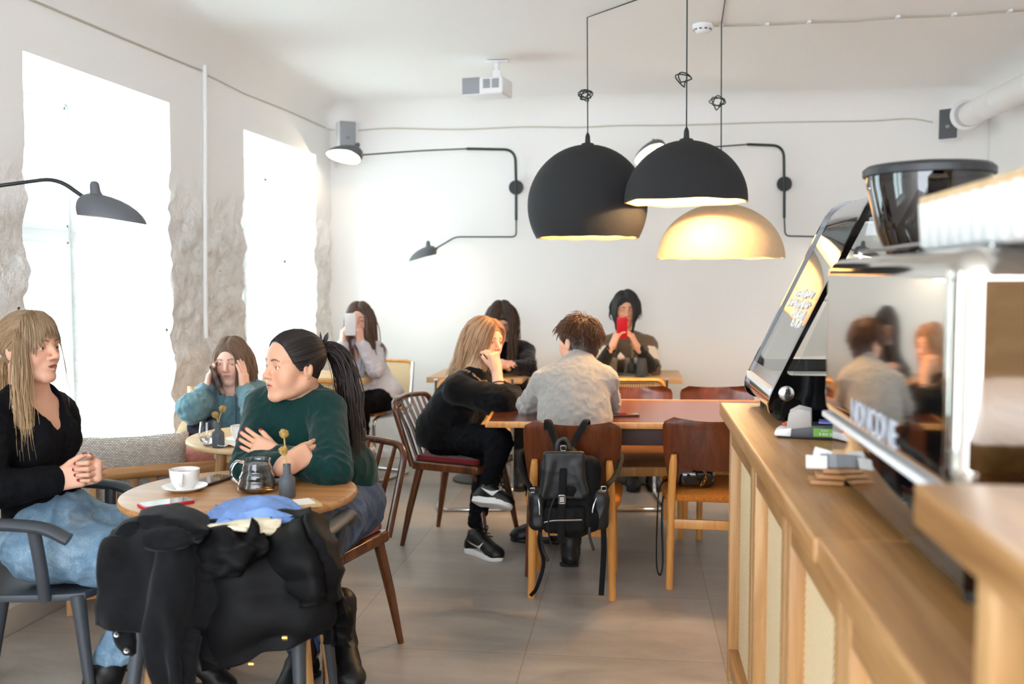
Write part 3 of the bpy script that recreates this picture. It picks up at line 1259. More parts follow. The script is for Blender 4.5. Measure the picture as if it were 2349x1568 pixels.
T1 = at(-1.28, 6.84); small_table('square oak table in the corner with a cup in front of the pale shirt', T1, 0.70, 0.60)
T2 = at(-0.215, 6.87); small_table('square oak table with a tall glass before the woman looking down', T2, 0.64, 0.62)
T3 = at(0.83, 6.86); small_table('square oak table with the tray and dark caddies', T3, 0.66, 0.58)

# wooden armchair of the woman at the window table, with a dark jacket over its arm
t = thing('wooden_armchair', 'pale wooden armchair by the window under the woman in the blue hoodie', 'chair', at(-1.33, 4.86), face(0.25, -1))
for sx in (-1, 1):
    mb = MB(); mb.box((sx * 0.26, 0.22, 0.33), (0.045, 0.045, 0.66)); mb.build('leg', 'oak_pale', t, bevel=0.006)
    mb = MB(); mb.tube([(sx * 0.26, -0.24, 0), (sx * 0.26, -0.25, 0.45), (sx * 0.25, -0.31, 0.84)], 0.022, 10); mb.build('leg', 'oak_pale', t)
    mb = MB(); mb.box((sx * 0.26, -0.01, 0.672), (0.06, 0.52, 0.026)); mb.build('armrest', 'oak_pale', t, bevel=0.008)
mb = MB(); mb.box((0, 0, 0.43), (0.5, 0.48, 0.05)); mb.build('seat', 'oak_pale', t, bevel=0.008)
mb = MB()
for z in (0.6, 0.7, 0.81):
    mb.box((0, -0.275 - (z - 0.6) * 0.12, z), (0.5, 0.02, 0.06))
mb.build('backrest', 'oak_pale', t, bevel=0.005)

# wooden bench with slatted back and loose cushions
pL = P(138, 1116, 4.02); pR = P(552, 1064, 4.26)
bx = (pR - pL); bl = V3((bx.x, bx.y, 0)).length
t = thing('bench', 'low oak bench with slatted back carrying the woven grey cushion', 'bench', V3(((pL.x + pR.x) / 2, (pL.y + pR.y) / 2, 0)), math.atan2(bx.y, bx.x))
ZR = 0.590
mb = MB(); mb.tube([(-bl / 2, 0, ZR - 0.015), (0, -0.012, ZR), (bl / 2, 0, ZR - 0.002)], 0.026, 12, flat=0.72); mb.build('top_rail', 'oak', t)
for k in range(9):
    x = -bl / 2 + 0.04 + (bl - 0.08) * k / 8
    mb = MB(); mb.box((x, 0.012, 0.46), (0.032, 0.016, 0.25)); mb.build('slat', 'oak_z', t, bevel=0.003)
mb = MB(); mb.box((0, 0.21, 0.335), (bl, 0.42, 0.045)); mb.build('seat', 'oak', t, bevel=0.006)
for sx in (-1, 1):
    for y in (0.03, 0.38):
        mb = MB(); mb.box((sx * (bl / 2 - 0.035), y, 0.16), (0.05, 0.05, 0.32)); mb.build('leg', 'oak_z', t, bevel=0.004)
mb = MB(); mb.box((0, 0.03, 0.085), (bl - 0.09, 0.03, 0.05)); mb.build('stretcher', 'oak', t, bevel=0.004)
BENCH = t

m, nt, b = new_mat('woven_grey')
v = coords(nt, (1, 1, 1))
wv = nt.nodes.new('ShaderNodeTexBrick'); nt.links.new(coords(nt, (1, 1, 1), (rad(90), 0, 0)), wv.inputs['Vector'])
wv.inputs['Scale'].default_value = 1.0; wv.inputs['Brick Width'].default_value = 0.0115; wv.inputs['Row Height'].default_value = 0.0062
wv.inputs['Mortar Size'].default_value = 0.0014; wv.inputs['Mortar Smooth'].default_value = 0.6
wv.inputs['Color1'].default_value = lin((226, 220, 212)); wv.inputs['Color2'].default_value = lin((190, 182, 172)); wv.inputs['Mortar'].default_value = lin((126, 118, 110))
nt.links.new(wv.outputs['Color'], b.inputs['Base Color']); b.inputs['Roughness'].default_value = 0.95
bump(nt, b, wv.outputs['Fac'], -0.7, 0.003)
fabric('pink_cloth', (196, 134, 124), 200, var=0.15)


def cushion(name, label, w_, h_, th, c, rz, tilt, mat, n=18):
    """stuffed square: thick in the middle, pinched corners; upright, leaning"""
    pts = []
    bk = []
    for r in range(n + 1):
        v = -1 + 2 * r / n
        row = []; rb = []
        for q in range(n + 1):
            u = -1 + 2 * q / n
            tk = th / 2 * ((1 - abs(u) ** 3.2) * (1 - abs(v) ** 3.2)) ** 0.55 + 0.004
            px = w_ / 2 * u * (1 - 0.07 * (1 - abs(u)) * 0 - 0.055 * (1 - v * v) * abs(u))
            pz = h_ / 2 * v * (1 - 0.055 * (1 - u * u) * abs(v))
            wob = 0.006 * mnoise.noise(V3((u * 3, v * 3, th * 9)))
            row.append(V3((px, -tk + wob, pz))); rb.append(V3((px, tk + wob, pz)))
        pts.append(row); bk.append(rb)
    Mx = Matrix.Rotation(tilt, 3, 'X')
    lo = min((Mx @ p).z for row in pts for p in row)
    mb = MB()
    mb.grid([[Mx @ p for p in row] for row in pts]); mb.grid([[Mx @ p for p in reversed(row)] for row in bk])
    rim = lambda g: g[0] + [g[r][n] for r in range(1, n + 1)] + [g[n][q] for q in range(n - 1, -1, -1)] + [g[r][0] for r in range(n - 1, 0, -1)]
    A = rim(pts); B = rim(bk)
    mb.grid([[Mx @ p for p in A], [Mx @ p for p in B]], closed=True)
    o = mb.build(name, mat, None, smooth=180)
    o.location = V3((c.x, c.y, c.z - lo)); o.rotation_euler = (0, 0, rz)
    return tag(o, label, 'cushion')


bz = BENCH.rotation_euler.z
bdir = V3((math.cos(bz), math.sin(bz), 0)); bnrm = V3((-math.sin(bz), math.cos(bz), 0))
cb = V3((BENCH.location.x, BENCH.location.y, 0.358))
cushion('seat_cushion', 'large woven grey cushion leaning on the slatted bench back', 0.50, 0.375, 0.12, cb + bdir * -0.105 + bnrm * 0.10, bz, rad(4), 'woven_grey')
cushion('throw_pillow', 'dusty pink pillow tucked behind the woven grey cushion', 0.40, 0.30, 0.09, cb + bdir * 0.10 + bnrm * 0.20, bz - rad(4), rad(3), 'pink_cloth')

# ------------------------------------------------------------------ counter
def on_x(px, py, x):
    r = ray(px, py)
    return V3((0, 0, CAMH)) + r * (x / r.x)


ZT = 0.965
mb = MB(); mb.box((0.294 + 0.33, (3.475 + 1.655) / 2, ZT - 0.0225), (0.66, 1.818, 0.045))
tag(mb.build('worktop', 'oak_y', None, bevel=0.007, seg=3), 'oak counter top under the display case and card terminal', 'worktop')
mb = MB(); mb.box((0.30 + 0.33, (1.652 - 0.6) / 2, ZT - 0.024), (0.66, 2.25, 0.048))
tag(mb.build('worktop', 'oak_y', None, bevel=0.007, seg=3), 'oak counter top under the espresso machine, the piece with no terminal', 'worktop')

m, nt, b = new_mat('cane_dense')
v = coords(nt)
sep = nt.nodes.new('ShaderNodeSeparateXYZ'); nt.links.new(v, sep.inputs[0])
u_ = _math(nt, 'ADD', sep.outputs['Y'], sep.outputs['Z']); w_ = _math(nt, 'SUBTRACT', sep.outputs['Y'], sep.outputs['Z'])
lat = lattice(nt, u_, w_, 0.0165, 0.31)
mx = nt.nodes.new('ShaderNodeMix'); mx.data_type = 'RGBA'
nt.links.new(lat, mx.inputs['Factor']); mx.inputs['A'].default_value = lin((104, 72, 40)); mx.inputs['B'].default_value = lin((250, 224, 180))
nt.links.new(mx.outputs['Result'], b.inputs['Base Color']); b.inputs['Roughness'].default_value = 0.6
bump(nt, b, lat, 0.6, 0.002)

XF = 0.335
CAB = thing('counter_cabinet', 'oak counter front with woven cane panels below the counter top', 'counter', V3((XF, 1.4, 0)))
mb = MB(); mb.box((0.32, 0, 0.51), (0.56, 4.0, 0.82)); mb.build('carcass', 'oak_z', CAB)
mb = MB(); mb.box((0.04, 0, 0.05), (0.06, 4.05, 0.09)); mb.build('plinth', 'oak_y', CAB, bevel=0.003)
yb_ = [on_x(p_, 1400, XF).y for p_ in (1679, 1736, 1816, 1955)]
dyb = yb_[2] - yb_[3]
yb_ += [yb_[3] - dyb * (k + 1) for k in range(4)]
mb = MB(); mb.box((0.012, (yb_[0] + yb_[-1]) / 2 - 1.4, 0.88), (0.05, yb_[0] - yb_[-1], 0.075)); mb.build('top_rail', 'oak_y', CAB, bevel=0.003)
mb = MB(); mb.box((0.012, (yb_[0] + yb_[-1]) / 2 - 1.4, 0.125), (0.05, yb_[0] - yb_[-1], 0.06)); mb.build('bottom_rail', 'oak_y', CAB, bevel=0.003)
for k, y in enumerate(yb_):
    mb = MB()
    w2 = 0.05
    if k == 0:
        mb.box((0.012, y - 1.4 - 0.02, 0.48), (0.055, 0.045, 0.87))
    else:
        mb.box((0.012, y - 1.4 - 0.032, 0.48), (0.054, 0.05, 0.87)); mb.box((0.012, y - 1.4 + 0.032, 0.48), (0.054, 0.05, 0.87))
    mb.build('stile', 'oak_z', CAB, bevel=0.0035)
for k in range(len(yb_) - 1):
    ya, yb2 = yb_[k] - 0.055, yb_[k + 1] + 0.055
    mb = MB(); mb.box((0.022, (ya + yb2) / 2 - 1.4, 0.5), (0.008, ya - yb2, 0.72))
    mb.build('cane_panel', 'cane_dense', CAB, smooth=0)

# low ledge behind the counter top, next to the machine, and the raised oak shelf in front of it
SX = on_x(2095, 1105, 0.315)
t = thing('raised_shelf', 'open oak shelf stand beside the near end of the espresso machine', 'shelf', V3((SX.x, SX.y, 0)))
mb = MB(); mb.box((0.34, -0.52, SX.z - 0.024), (0.68, 1.04, 0.048)); mb.build('shelf_top', 'oak_y', t, bevel=0.006)
pp = on_x(2270, 1500, SX.x + 0.01)
mb = MB(); mb.box((0.022, pp.y - SX.y, (SX.z + ZT) / 2 - 0.024), (0.036, 0.045, SX.z - ZT - 0.049)); mb.build('post', 'oak_z', t, bevel=0.003)
mb = MB(); mb.box((0.36, -0.55, (SX.z + ZT) / 2 - 0.024), (0.02, 0.9, SX.z - ZT - 0.049)); mb.build('back_panel', 'walnut', t)
for yy in (-0.98,):
    mb = MB(); mb.box((0.3, yy, (SX.z + ZT) / 2 - 0.024), (0.6, 0.03, SX.z - ZT - 0.049)); mb.build('side_panel', 'oak_z', t)
# ------------------------------------------------------------------ lamps
simple('pendant_black', (38, 38, 40), 0.9, bumpy=(150, 0.5, 0.003))
simple('pendant_beige', (214, 184, 146), 0.85, bumpy=(160, 0.5, 0.003), var=0.06, vscale=30)
simple('pendant_inner', (236, 210, 160), 0.8, bumpy=(120, 0.4, 0.003))
emit('bulb_warm', (255, 214, 150), 14.0)
emit('bulb_white', (255, 240, 215), 10.0)


def point(parent, loc, power, col=(1.0, 0.72, 0.40), r=0.03):
    l = bpy.data.lights.new('bulb_light', 'POINT')
    l.energy = power; l.color = col; l.shadow_soft_size = r
    o = bpy.data.objects.new('bulb_light', l); C.objects.link(o)
    o.parent = parent; o.location = loc
    return o


def pendant(label, px, py_rim, d, R, prof, outer, cord_pts, knot, power, seed):
    """prof: (radius/R, height/R) from rim to crown; origin at rim centre"""
    c = P(px, py_rim, d)
    t = thing('pendant_lamp', label, 'lamp', c, 0, 'felted dome pendant lamps over the long table')

    def jit(v, a, i):
        k = 0.010 if i < 2 else 0.004
        q = 1 + k * mnoise.noise(V3((math.cos(a) * 2.2, math.sin(a) * 2.2, v.z * 6 + seed))) * 2
        dz = 0.008 * mnoise.noise(V3((math.cos(a) * 2.5, math.sin(a) * 2.5, seed))) if i < 2 else 0
        return V3((v.x * q, v.y * q, v.z + dz))
    pr = [(r_ * R, z * R) for r_, z in prof]
    mb = MB(); mb.lathe(pr, 64, jit=jit); mb.build('lamp_shade', outer, t, smooth=180)
    inn = [(max(r_ * R - 0.012, 0.001), z * R - (0.012 if i == len(prof) - 1 else 0)) for i, (r_, z) in enumerate(prof)]
    mb = MB(); mb.lathe([(pr[0][0], pr[0][1])] + inn, 64, jit=jit); mb.build('lamp_shade_lining', 'pendant_inner', t, smooth=180)
    top = prof[-1][1] * R
    mb = MB(); mb.lathe([(0.034, top - 0.004), (0.032, top + 0.006), (0.014, top + 0.012), (0.012, top + 0.045), (0.005, top + 0.062), (0.001, top + 0.062)], 20)
    mb.build('cap', 'black_metal', t)
    mb = MB(); mb.cyl((0, 0, top - 0.10), (0, 0, top - 0.002), 0.02); mb.build('lamp_holder', 'black_metal', t)
    mb = MB(); mb.sphere((0, 0, top - 0.135), 0.038); mb.build('bulb', 'bulb_warm', t)
    cp = [V3((0, 0, top + 0.06))] + [p - c for p in cord_pts]
    mb = MB(); mb.tube(cp, 0.0032, 8); mb.build('cord', 'green_black_metal', t)
    if knot:
        ky, kr, n = knot
        kp = P(px + 2, ky, d) - c
        path = []
        for i in range(n * 16 + 1):
            a = 2 * PI * i / 16
            wob = 0.012 * math.sin(i * 0.7 + seed)
            path.append(kp + V3((math.cos(a) * kr * (0.8 + 0.2 * math.sin(i * 0.37)) + wob - kr * 0.4, wob * 0.8 + 0.004 * math.sin(i), math.sin(a) * kr * (0.7 + 0.3 * math.cos(i * 0.23)))))
        mb = MB(); mb.tube(path, 0.0032, 6); mb.build('cord_knot', 'green_black_metal', t)
    point(t, (0, 0, top - 0.19), power)
    return t


def arc_prof(a0, a1, n, zs=1.0):
    """sphere meridian between polar angles (from the bottom pole), in degrees; z from rim = 0"""
    o = []
    z0 = -math.cos(rad(a0))
    for i in range(n + 1):
        a = rad(a0 + (a1 - a0) * i / n)
        o.append((max(math.sin(a), 0.02), (-math.cos(a) - z0) * zs))
    return o


gc = G(1347, 40, ZC - 0.006)
dg_ = gc.dot(FW)
Rg = 136.5 / FPX * dg_
pendant('large near-spherical black pendant lamp with its cord running along the ceiling', 1347, 546, dg_, Rg, arc_prof(59, 178, 22, 1.02), 'pendant_black',
        [gc, G(1465, -2, ZC - 0.006), G(1700, -90, ZC - 0.006)], (218, 0.03, 4), 9, 1.0)
d2 = 4.78
pendant('black half-dome pendant lamp with a pale glowing inside, in front of the other two', 1573, 464, d2, 139.5 / FPX * d2, arc_prof(90, 178, 16, 1.0), 'pendant_black',
        [V3((P(1575, 100, d2).x, P(1575, 100, d2).y, ZC))], (182, 0.035, 2), 18, 2.0)
bc = G(1655, 55, ZC - 0.006)
d3 = bc.dot(FW)
pendant('beige half-dome pendant lamp hanging lowest, lit from above', 1652, 592, d3, 144 / FPX * d3, arc_prof(91, 178, 16, 0.88), 'pendant_beige',
        [bc, G(1664, -5, ZC - 0.006), G(1690, -90, ZC - 0.006)], (235, 0.04, 3), 12, 3.0)


def shade(parent, c, fwd, length, tilt, lit=True, power=2.0, roll=0.0):
    """duck-bill metal shade: long lip along fwd, knob on top near the arm; tilt lifts the lip"""
    f = V3((fwd.x, fwd.y, 0)).normalized(); up = UPZ; s = f.cross(up)
    f2 = f * math.cos(tilt) + up * math.sin(tilt); u2 = up * math.cos(tilt) - f * math.sin(tilt)
    u3 = u2 * math.cos(roll) + s * math.sin(roll); s3 = s * math.cos(roll) - u2 * math.sin(roll)
    L = length

    def pt(v, a, k):
        # v 0 rim .. 1 crown
        rx = 0.62 if math.cos(a) > 0 else 0.38
        q = math.cos(v * PI / 2) ** 0.9
        x = math.cos(a) * rx * q - 0.15 * math.sin(v * PI / 2)
        y = math.sin(a) * 0.36 * q
        z = 0.34 * math.sin(v * PI / 2) ** 0.95 - 0.05 * max(0, math.cos(a)) * q
        return c + (f2 * x + s3 * y + u3 * z) * L * k
    n = 32
    for nm, k, mt in (('lamp_shade', 1.0, 'lamp_grey'), ('reflector', 0.965, 'shade_white')):
        rows = [[pt(v, 2 * PI * q / n, k) - parent.location for q in range(n)] for v in [0, .1, .2, .35, .5, .65, .8, .92, .99]]
        mb = MB(); mb.grid(rows, closed=True); mb.build(nm, mt, parent, smooth=180)
    kb = c + (f2 * -0.15 + u3 * 0.30) * L - parent.location
    mb = MB(); mb.tube([kb, kb + (u3 * 0.06 - f2 * 0.01) * L, kb + (u3 * 0.17 - f2 * 0.03) * L, kb + (u3 * 0.205 - f2 * 0.035) * L, kb + (u3 * 0.22 - f2 * 0.035) * L], [0.11 * L, 0.075 * L, 0.066 * L, 0.05 * L, 0.015 * L], 14); mb.build('knob', 'lamp_grey', parent)
    if lit:
        mb = MB(); mb.sphere(c + u3 * 0.12 * L - parent.location, 0.028, 12, 8); mb.build('bulb', 'bulb_white', parent)
        point(parent, c + u3 * 0.01 * L - parent.location, power, (1.0, 0.86, 0.66), 0.025)
    return c + (f2 * -0.37 + u3 * 0.13) * L


YS = YB - 0.30
wm = GY(1184, 430, YB - 0.012)
t = thing('wall_lamp', 'two armed dark wall lamp with round plate near the big black globe lamp', 'lamp', wm)
mb = MB(); mb.lathe([(0.001, 0), (0.054, 0), (0.054, 0.014), (0.05, 0.018), (0.001, 0.018)], 32, (0, 0, 0), Matrix.Rotation(rad(90), 3, 'X')); mb.build('wall_plate', 'black_metal', t)
q = lambda px, py, y: GY(px, py, y) - wm
pth = fillet_path([q(1184, 432, YB - 0.05), q(1182, 343, YB - 0.05), q(1070, 341, YB - 0.12)], 0.09, 8)
mb = MB(); mb.tube([q(1184, 505, YB - 0.05)] + pth, 0.0105, 10); mb.build('arm_tube', 'green_black_metal', t)
mb = MB(); mb.tube(smooth_path([q(1070, 341, YB - 0.12), q(960, 346, YB - 0.25), q(832, 355, YB - 0.42)], 6), 0.0055, 8); mb.build('upper_arm', 'green_black_metal', t)
mb = MB(); mb.tube(fillet_path([q(1184, 500, YB - 0.05), q(1184, 543, YB - 0.05), q(1045, 543, YB - 0.16), q(1003, 568, YB - 0.22)], 0.035, 5), 0.0055, 8); mb.build('lower_arm', 'green_black_metal', t)
for (ax, ay, yy, cx_, cy_, lng, tl, rl) in ((832, 355, YB - 0.42, 797, 360, 0.26, rad(12), rad(26)), (1003, 568, YB - 0.22, 977, 588, 0.215, rad(-12), rad(-4))):
    e = shade(t, GY(cx_, cy_, yy), -RT, lng, tl, True, 1.4, rl)
    mb = MB(); mb.cyl(q(ax, ay, yy), e - wm, 0.010, 0.008, 10); mb.build('brass_joint', 'brass', t)

wm = GY(1799, 422, YB - 0.012)
t = thing('wall_lamp', 'dark wall lamp with round plate partly hidden by the display case', 'lamp', wm)
mb = MB(); mb.lathe([(0.001, 0), (0.054, 0), (0.054, 0.014), (0.05, 0.018), (0.001, 0.018)], 32, (0, 0, 0), Matrix.Rotation(rad(90), 3, 'X')); mb.build('wall_plate', 'black_metal', t)
q = lambda px, py, y: GY(px, py, y) - wm
mb = MB(); mb.tube([q(1799, 500, YB - 0.05)] + fillet_path([q(1799, 430, YB - 0.05), q(1798, 334, YB - 0.05), q(1714, 331, YB - 0.12)], 0.09, 8), 0.0105, 10); mb.build('arm_tube', 'green_black_metal', t)
mb = MB(); mb.tube(smooth_path([q(1714, 331, YB - 0.12), q(1620, 338, YB - 0.30), q(1545, 343, YB - 0.42)], 6), 0.0055, 8); mb.build('upper_arm', 'green_black_metal', t)
mb = MB(); mb.tube(fillet_path([q(1799, 495, YB - 0.05), q(1801, 541, YB - 0.05), q(1900, 543, YB - 0.14), q(1960, 575, YB - 0.2)], 0.035, 5), 0.0055, 8); mb.build('lower_arm', 'green_black_metal', t)
e = shade(t, GY(1500, 352, YB - 0.46), -RT, 0.25, rad(-22), True, 1.6, rad(42))
mb = MB(); mb.cyl(q(1545, 343, YB - 0.42), e - wm, 0.010, 0.008, 10); mb.build('brass_joint', 'brass', t)
e = shade(t, GY(1985, 590, YB - 0.22), RT, 0.215, rad(-12), True, 2.5)
mb = MB(); mb.cyl(q(1960, 575, YB - 0.2), e - wm, 0.010, 0.008, 10); mb.build('brass_joint', 'brass', t)

DL = 3.45
lm = V3((xl(2.55) + 0.01, 2.55, 2.05))
t = thing('wall_lamp', 'grey duck-bill wall lamp on a long arm reaching in front of the near window', 'lamp', lm)
mb = MB(); mb.lathe([(0.001, 0), (0.054, 0), (0.054, 0.018), (0.001, 0.018)], 32, (0, 0, 0), Matrix.Rotation(rad(90), 3, 'Y')); mb.build('wall_plate', 'black_metal', t)
mb = MB(); mb.tube(fillet_path([V3((0.01, 0, 0)), V3((0.06, 0, 0)), P(-330, 470, DL - 0.25) - lm, P(-5, 426, DL) - lm, P(130, 408, DL) - lm, P(192, 452, DL) - lm], 0.06, 6), [0.0075] * 29 + [0.0065] * 1 if False else 0.0068, 10)
mb.build('arm', 'black_metal', t)
e = shade(t, P(240, 497, DL) + V3((0, 0, -0.002)), RT, 0.232, rad(-5), False)
mb = MB(); mb.cyl(P(192, 452, DL) - lm, P(204, 463, DL) - lm, 0.010, 0.008, 10); mb.build('brass_joint', 'brass', t)

# ------------------------------------------------------------------ ceiling and wall fittings
pc = G(1140, 139, ZC - 0.004)
t = thing('projector', 'white and grey projector hanging from the ceiling on a short mount', 'projector', pc)
pb = P(1119, 203, pc.dot(FW)) - pc
R_ = Matrix.Rotation(YAW + rad(-18), 3, 'Z')
mb = MB(); mb.box((pb.x, pb.y, pb.z), (0.26, 0.20, 0.105), R_); mb.build('housing', 'plastic_white', t, bevel=0.014, seg=3)
mb = MB(); mb.box(V3((pb.x, pb.y, pb.z)) + R_ @ V3((-0.075, -0.092, 0.003)), (0.115, 0.02, 0.10), R_); mb.build('front_panel', 'plastic_grey', t, bevel=0.006)
mb = MB()
for x0 in (0.005, 0.062):
    for k in range(7):
        mb.box(V3((pb.x, pb.y, pb.z)) + R_ @ V3((x0 + 0.022, -0.101, 0.035 - k * 0.008)), (0.045, 0.004, 0.0045), R_)
mb.build('vent_grille', 'grille_grey', t)
mb = MB(); mb.cyl((0, 0, -0.012), (0, 0, pb.z + 0.05), 0.016); mb.box((0, 0, -0.006), (0.14, 0.05, 0.008)); mb.box((0, 0, pb.z * 0.55), (0.05, 0.04, 0.06)); mb.box((0, 0, pb.z + 0.058), (0.10, 0.08, 0.012))
mb.build('mount', 'plastic_white', t, bevel=0.002)

sd = G(1612, 56, ZC - 0.002)
t = thing('smoke_detector', 'round white smoke detector on the ceiling beside the pendant cords', 'smoke detector', sd)
mb = MB(); mb.lathe([(0.001, 0), (0.052, 0), (0.054, -0.014), (0.050, -0.020), (0.046, -0.022)], 32); mb.build('base', 'plastic_white', t)
mb = MB(); mb.lathe([(0.046, -0.022), (0.044, -0.03), (0.034, -0.042), (0.02, -0.047), (0.001, -0.048)], 32); mb.build('cover', 'plastic_white', t)
mb = MB()
for k in range(10):
    a = 2 * PI * k / 10
    mb.box((0.0455 * math.cos(a), 0.0455 * math.sin(a), -0.029), (0.004, 0.014, 0.006), Matrix.Rotation(a, 3, 'Z'))
mb.build('vent', 'dark_plastic', t)


def speaker(label, c, rz, grille):
    t = thing('speaker', label, 'speaker', c, rz, 'small wall speakers in the corners')
    mb = MB(); mb.box((0, 0.05, 0), (0.135, 0.11, 0.215), taper=0.96); mb.build('cabinet', 'plastic_white', t, bevel=0.012, seg=3)
    mb = MB(); mb.box((0, -0.01, 0), (0.122, 0.018, 0.205)); mb.build('grille', grille, t, bevel=0.008, seg=3)
    mb = MB()
    for dx, dz, w2, h2 in ((-0.009, 0, 0.003, 0.016), (0.009, 0, 0.003, 0.016), (0, 0.007, 0.012, 0.003), (0, -0.007, 0.012, 0.003)):
        mb.box((dx, -0.0202, dz - 0.02), (w2, 0.001, h2))
    mb.build('badge', 'dark_plastic' if grille == 'plastic_grey' else 'plastic_white', t)
    mb = MB(); mb.box((0, 0.13, 0), (0.05, 0.09, 0.05)); mb.build('bracket', 'plastic_white', t)
    return t


speaker('small white speaker with pale grey grille in the window corner', GY(797, 310, YB - 0.20), rad(30), 'plastic_grey')
simple('grille_dark', (84, 87, 92), 0.6)
speaker('small speaker with dark grey grille in the corner above the counter', GY(2176, 284, YB - 0.22), rad(-36), 'grille_dark')

# duct along the right wall
dz = P(2226, 262, 6.75)
t = thing('ventilation_duct', 'round white ventilation duct with flanged end by the right corner', 'duct', dz)
mb = MB(); mb.tube([V3((0, 0.0, 0)), V3((0.0, -0.55, 0.0)), V3((0.03, -4.5, 0))], 0.078, 24); mb.build('pipe', 'white_paint', t)
mb = MB(); mb.lathe([(0.001, 0.012), (0.098, 0.012), (0.102, 0.004), (0.098, -0.006), (0.08, -0.012)], 32, (-0.02, 0.03, 0), Matrix.Rotation(rad(-90), 3, 'X') @ Matrix.Rotation(0, 3, 'Z')); mb.build('flange', 'white_paint', t)
mb = MB(); mb.tube([(0, -0.5, 0), (0, -0.54, 0)], 0.083, 24); mb.build('collar', 'plastic_white', t)
mb = MB()
for y in (-0.3, -1.8, -3.3):
    mb.box((0.09, y, 0.04), (0.16, 0.02, 0.02)); mb.tube([(0, y - 0.01, 0), (0, y + 0.01, 0)], 0.081, 24)
mb.build('hanger', 'plastic_white', t)
t = thing('air_conditioner', 'white split air conditioner high on the right wall below the duct', 'air conditioner', V3((XR - 0.12, 5.15, 2.27)))
mb = MB(); mb.box((0.0, 0, 0), (0.22, 0.85, 0.27), taper=0.9); mb.build('casing', 'plastic_white', t, bevel=0.02, seg=3)
mb = MB(); mb.box((-0.09, 0, -0.132), (0.06, 0.75, 0.012)); mb.build('louvre', 'plastic_grey', t)

# cables and conduits
def cable(label, pts, r, mat='cable_beige', name='cable'):
    p0 = V3(pts[0])
    mb = MB(); mb.tube([V3(p) - p0 for p in pts], r, 6)
    o = mb.build(name, mat, None); o.location = p0
    return tag(o, label, 'cable')


cp = [on_left(x_, y_, 0.006) for x_, y_ in ((-300, -165), (75, 0), (250, 74), (400, 136), (466, 163))]
cable('thin beige cable along the top of the window wall, nearer length', cp, 0.005)
cp = [on_left(x_, y_, 0.006) for x_, y_ in ((478, 173), (560, 214), (660, 254), (757, 297))]
cable('thin beige cable along the top of the window wall, from conduit to corner', cp, 0.004)
cp = [GY(x_, y_, YB - 0.006) for x_, y_ in ((822, 299), (900, 294), (1050, 297), (1200, 291), (1330, 292), (1420, 288), (1560, 287), (1750, 281), (1860, 279), (2000, 277), (2085, 272), (2140, 280))]
cable('thin beige cable sagging along the back wall to the dark grilled speaker', smooth_path(cp, 4), 0.005)
cc = [G(x_, y_, ZC - 0.006) for x_, y_ in ((1640, 58), (1700, 57), (1790, 54), (1860, 50), (1960, 47), (2060, 39), (2190, 34), (2330, 24), (2500, 14))]
t = thing('cable', 'pair of white cables clipped across the ceiling past the smoke detector', 'cable', cc[0])
for off in (0.0, 0.022):
    mb = MB(); mb.tube(smooth_path([p - cc[0] + V3((0, off, 0)) for p in cc], 4), 0.0035, 6); mb.build('wire', 'cable_beige', t)
for x_, y_ in ((1655, 57), (1760, 55), (1856, 50), (2060, 38), (2190, 32), (2318, 24)):
    p = G(x_, y_, ZC - 0.008) - cc[0]
    mb = MB(); mb.box(p + V3((0, 0.011, 0)), (0.018, 0.04, 0.012)); mb.build('clip', 'plastic_white', t)
cp = [on_left(470, 150, 0.02), on_left(471, 300, 0.022), on_left(471, 500, 0.024), on_left(472, 745, 0.024), on_left(476, 775, 0.024), on_left(495, 810, 0.026)]
p0 = cp[0]
t = thing('conduit', 'white pipe running down the rough wall between the two windows', 'pipe', p0)
mb = MB(); mb.tube(smooth_path([p - p0 for p in cp], 4), 0.013, 10); mb.build('pipe', 'white_paint', t)
for y_ in (250, 420, 650):
    mb = MB(); mb.tube([on_left(471, y_ - 3, 0.023) - p0, on_left(471, y_ + 3, 0.023) - p0], 0.0165, 10); mb.build('clip', 'plastic_white', t)
cp = [GY(766, 343, YB - 0.03), GY(766, 372, YB - 0.03), GY(770, 386, YB - 0.03), GY(775, 372, YB - 0.03), GY(775, 343, YB - 0.03)]
cable('looped white cable end hanging in the corner below the pale speaker', smooth_path(cp, 5), 0.005, 'plastic_white')

# ------------------------------------------------------------------ display case on the counter
Yn, Yf = 2.845, 3.462
t = thing('display_case', 'slanted glass pastry display case with black rounded ends on the counter', 'display case', V3((0, 0, ZT)))


def case_outline(inset=0.0, n=8):
    pts = [V3((0.345 + inset * 1.15, 0.022 + inset, 0)), V3((0.655 + inset * 0.6, 0.685 - inset, 0)), V3((0.92 - inset, 0.685 - inset, 0)), V3((0.92 - inset, 0.022 + inset, 0))]
    rs = (0.10, 0.075, 0.04, 0.04)
    o = []
    for i in range(4):
        a = pts[i - 1] - pts[i]; b2 = pts[(i + 1) % 4] - pts[i]
        r = max(rs[i] - inset * 0.5, 0.02)
        p0 = pts[i] + a.normalized() * r; p2 = pts[i] + b2.normalized() * r
        for k in range(n + 1):
            u = k / n
            o.append(p0 * (1 - u) ** 2 + pts[i] * 2 * u * (1 - u) + p2 * u * u)
    return o


outl = case_outline()
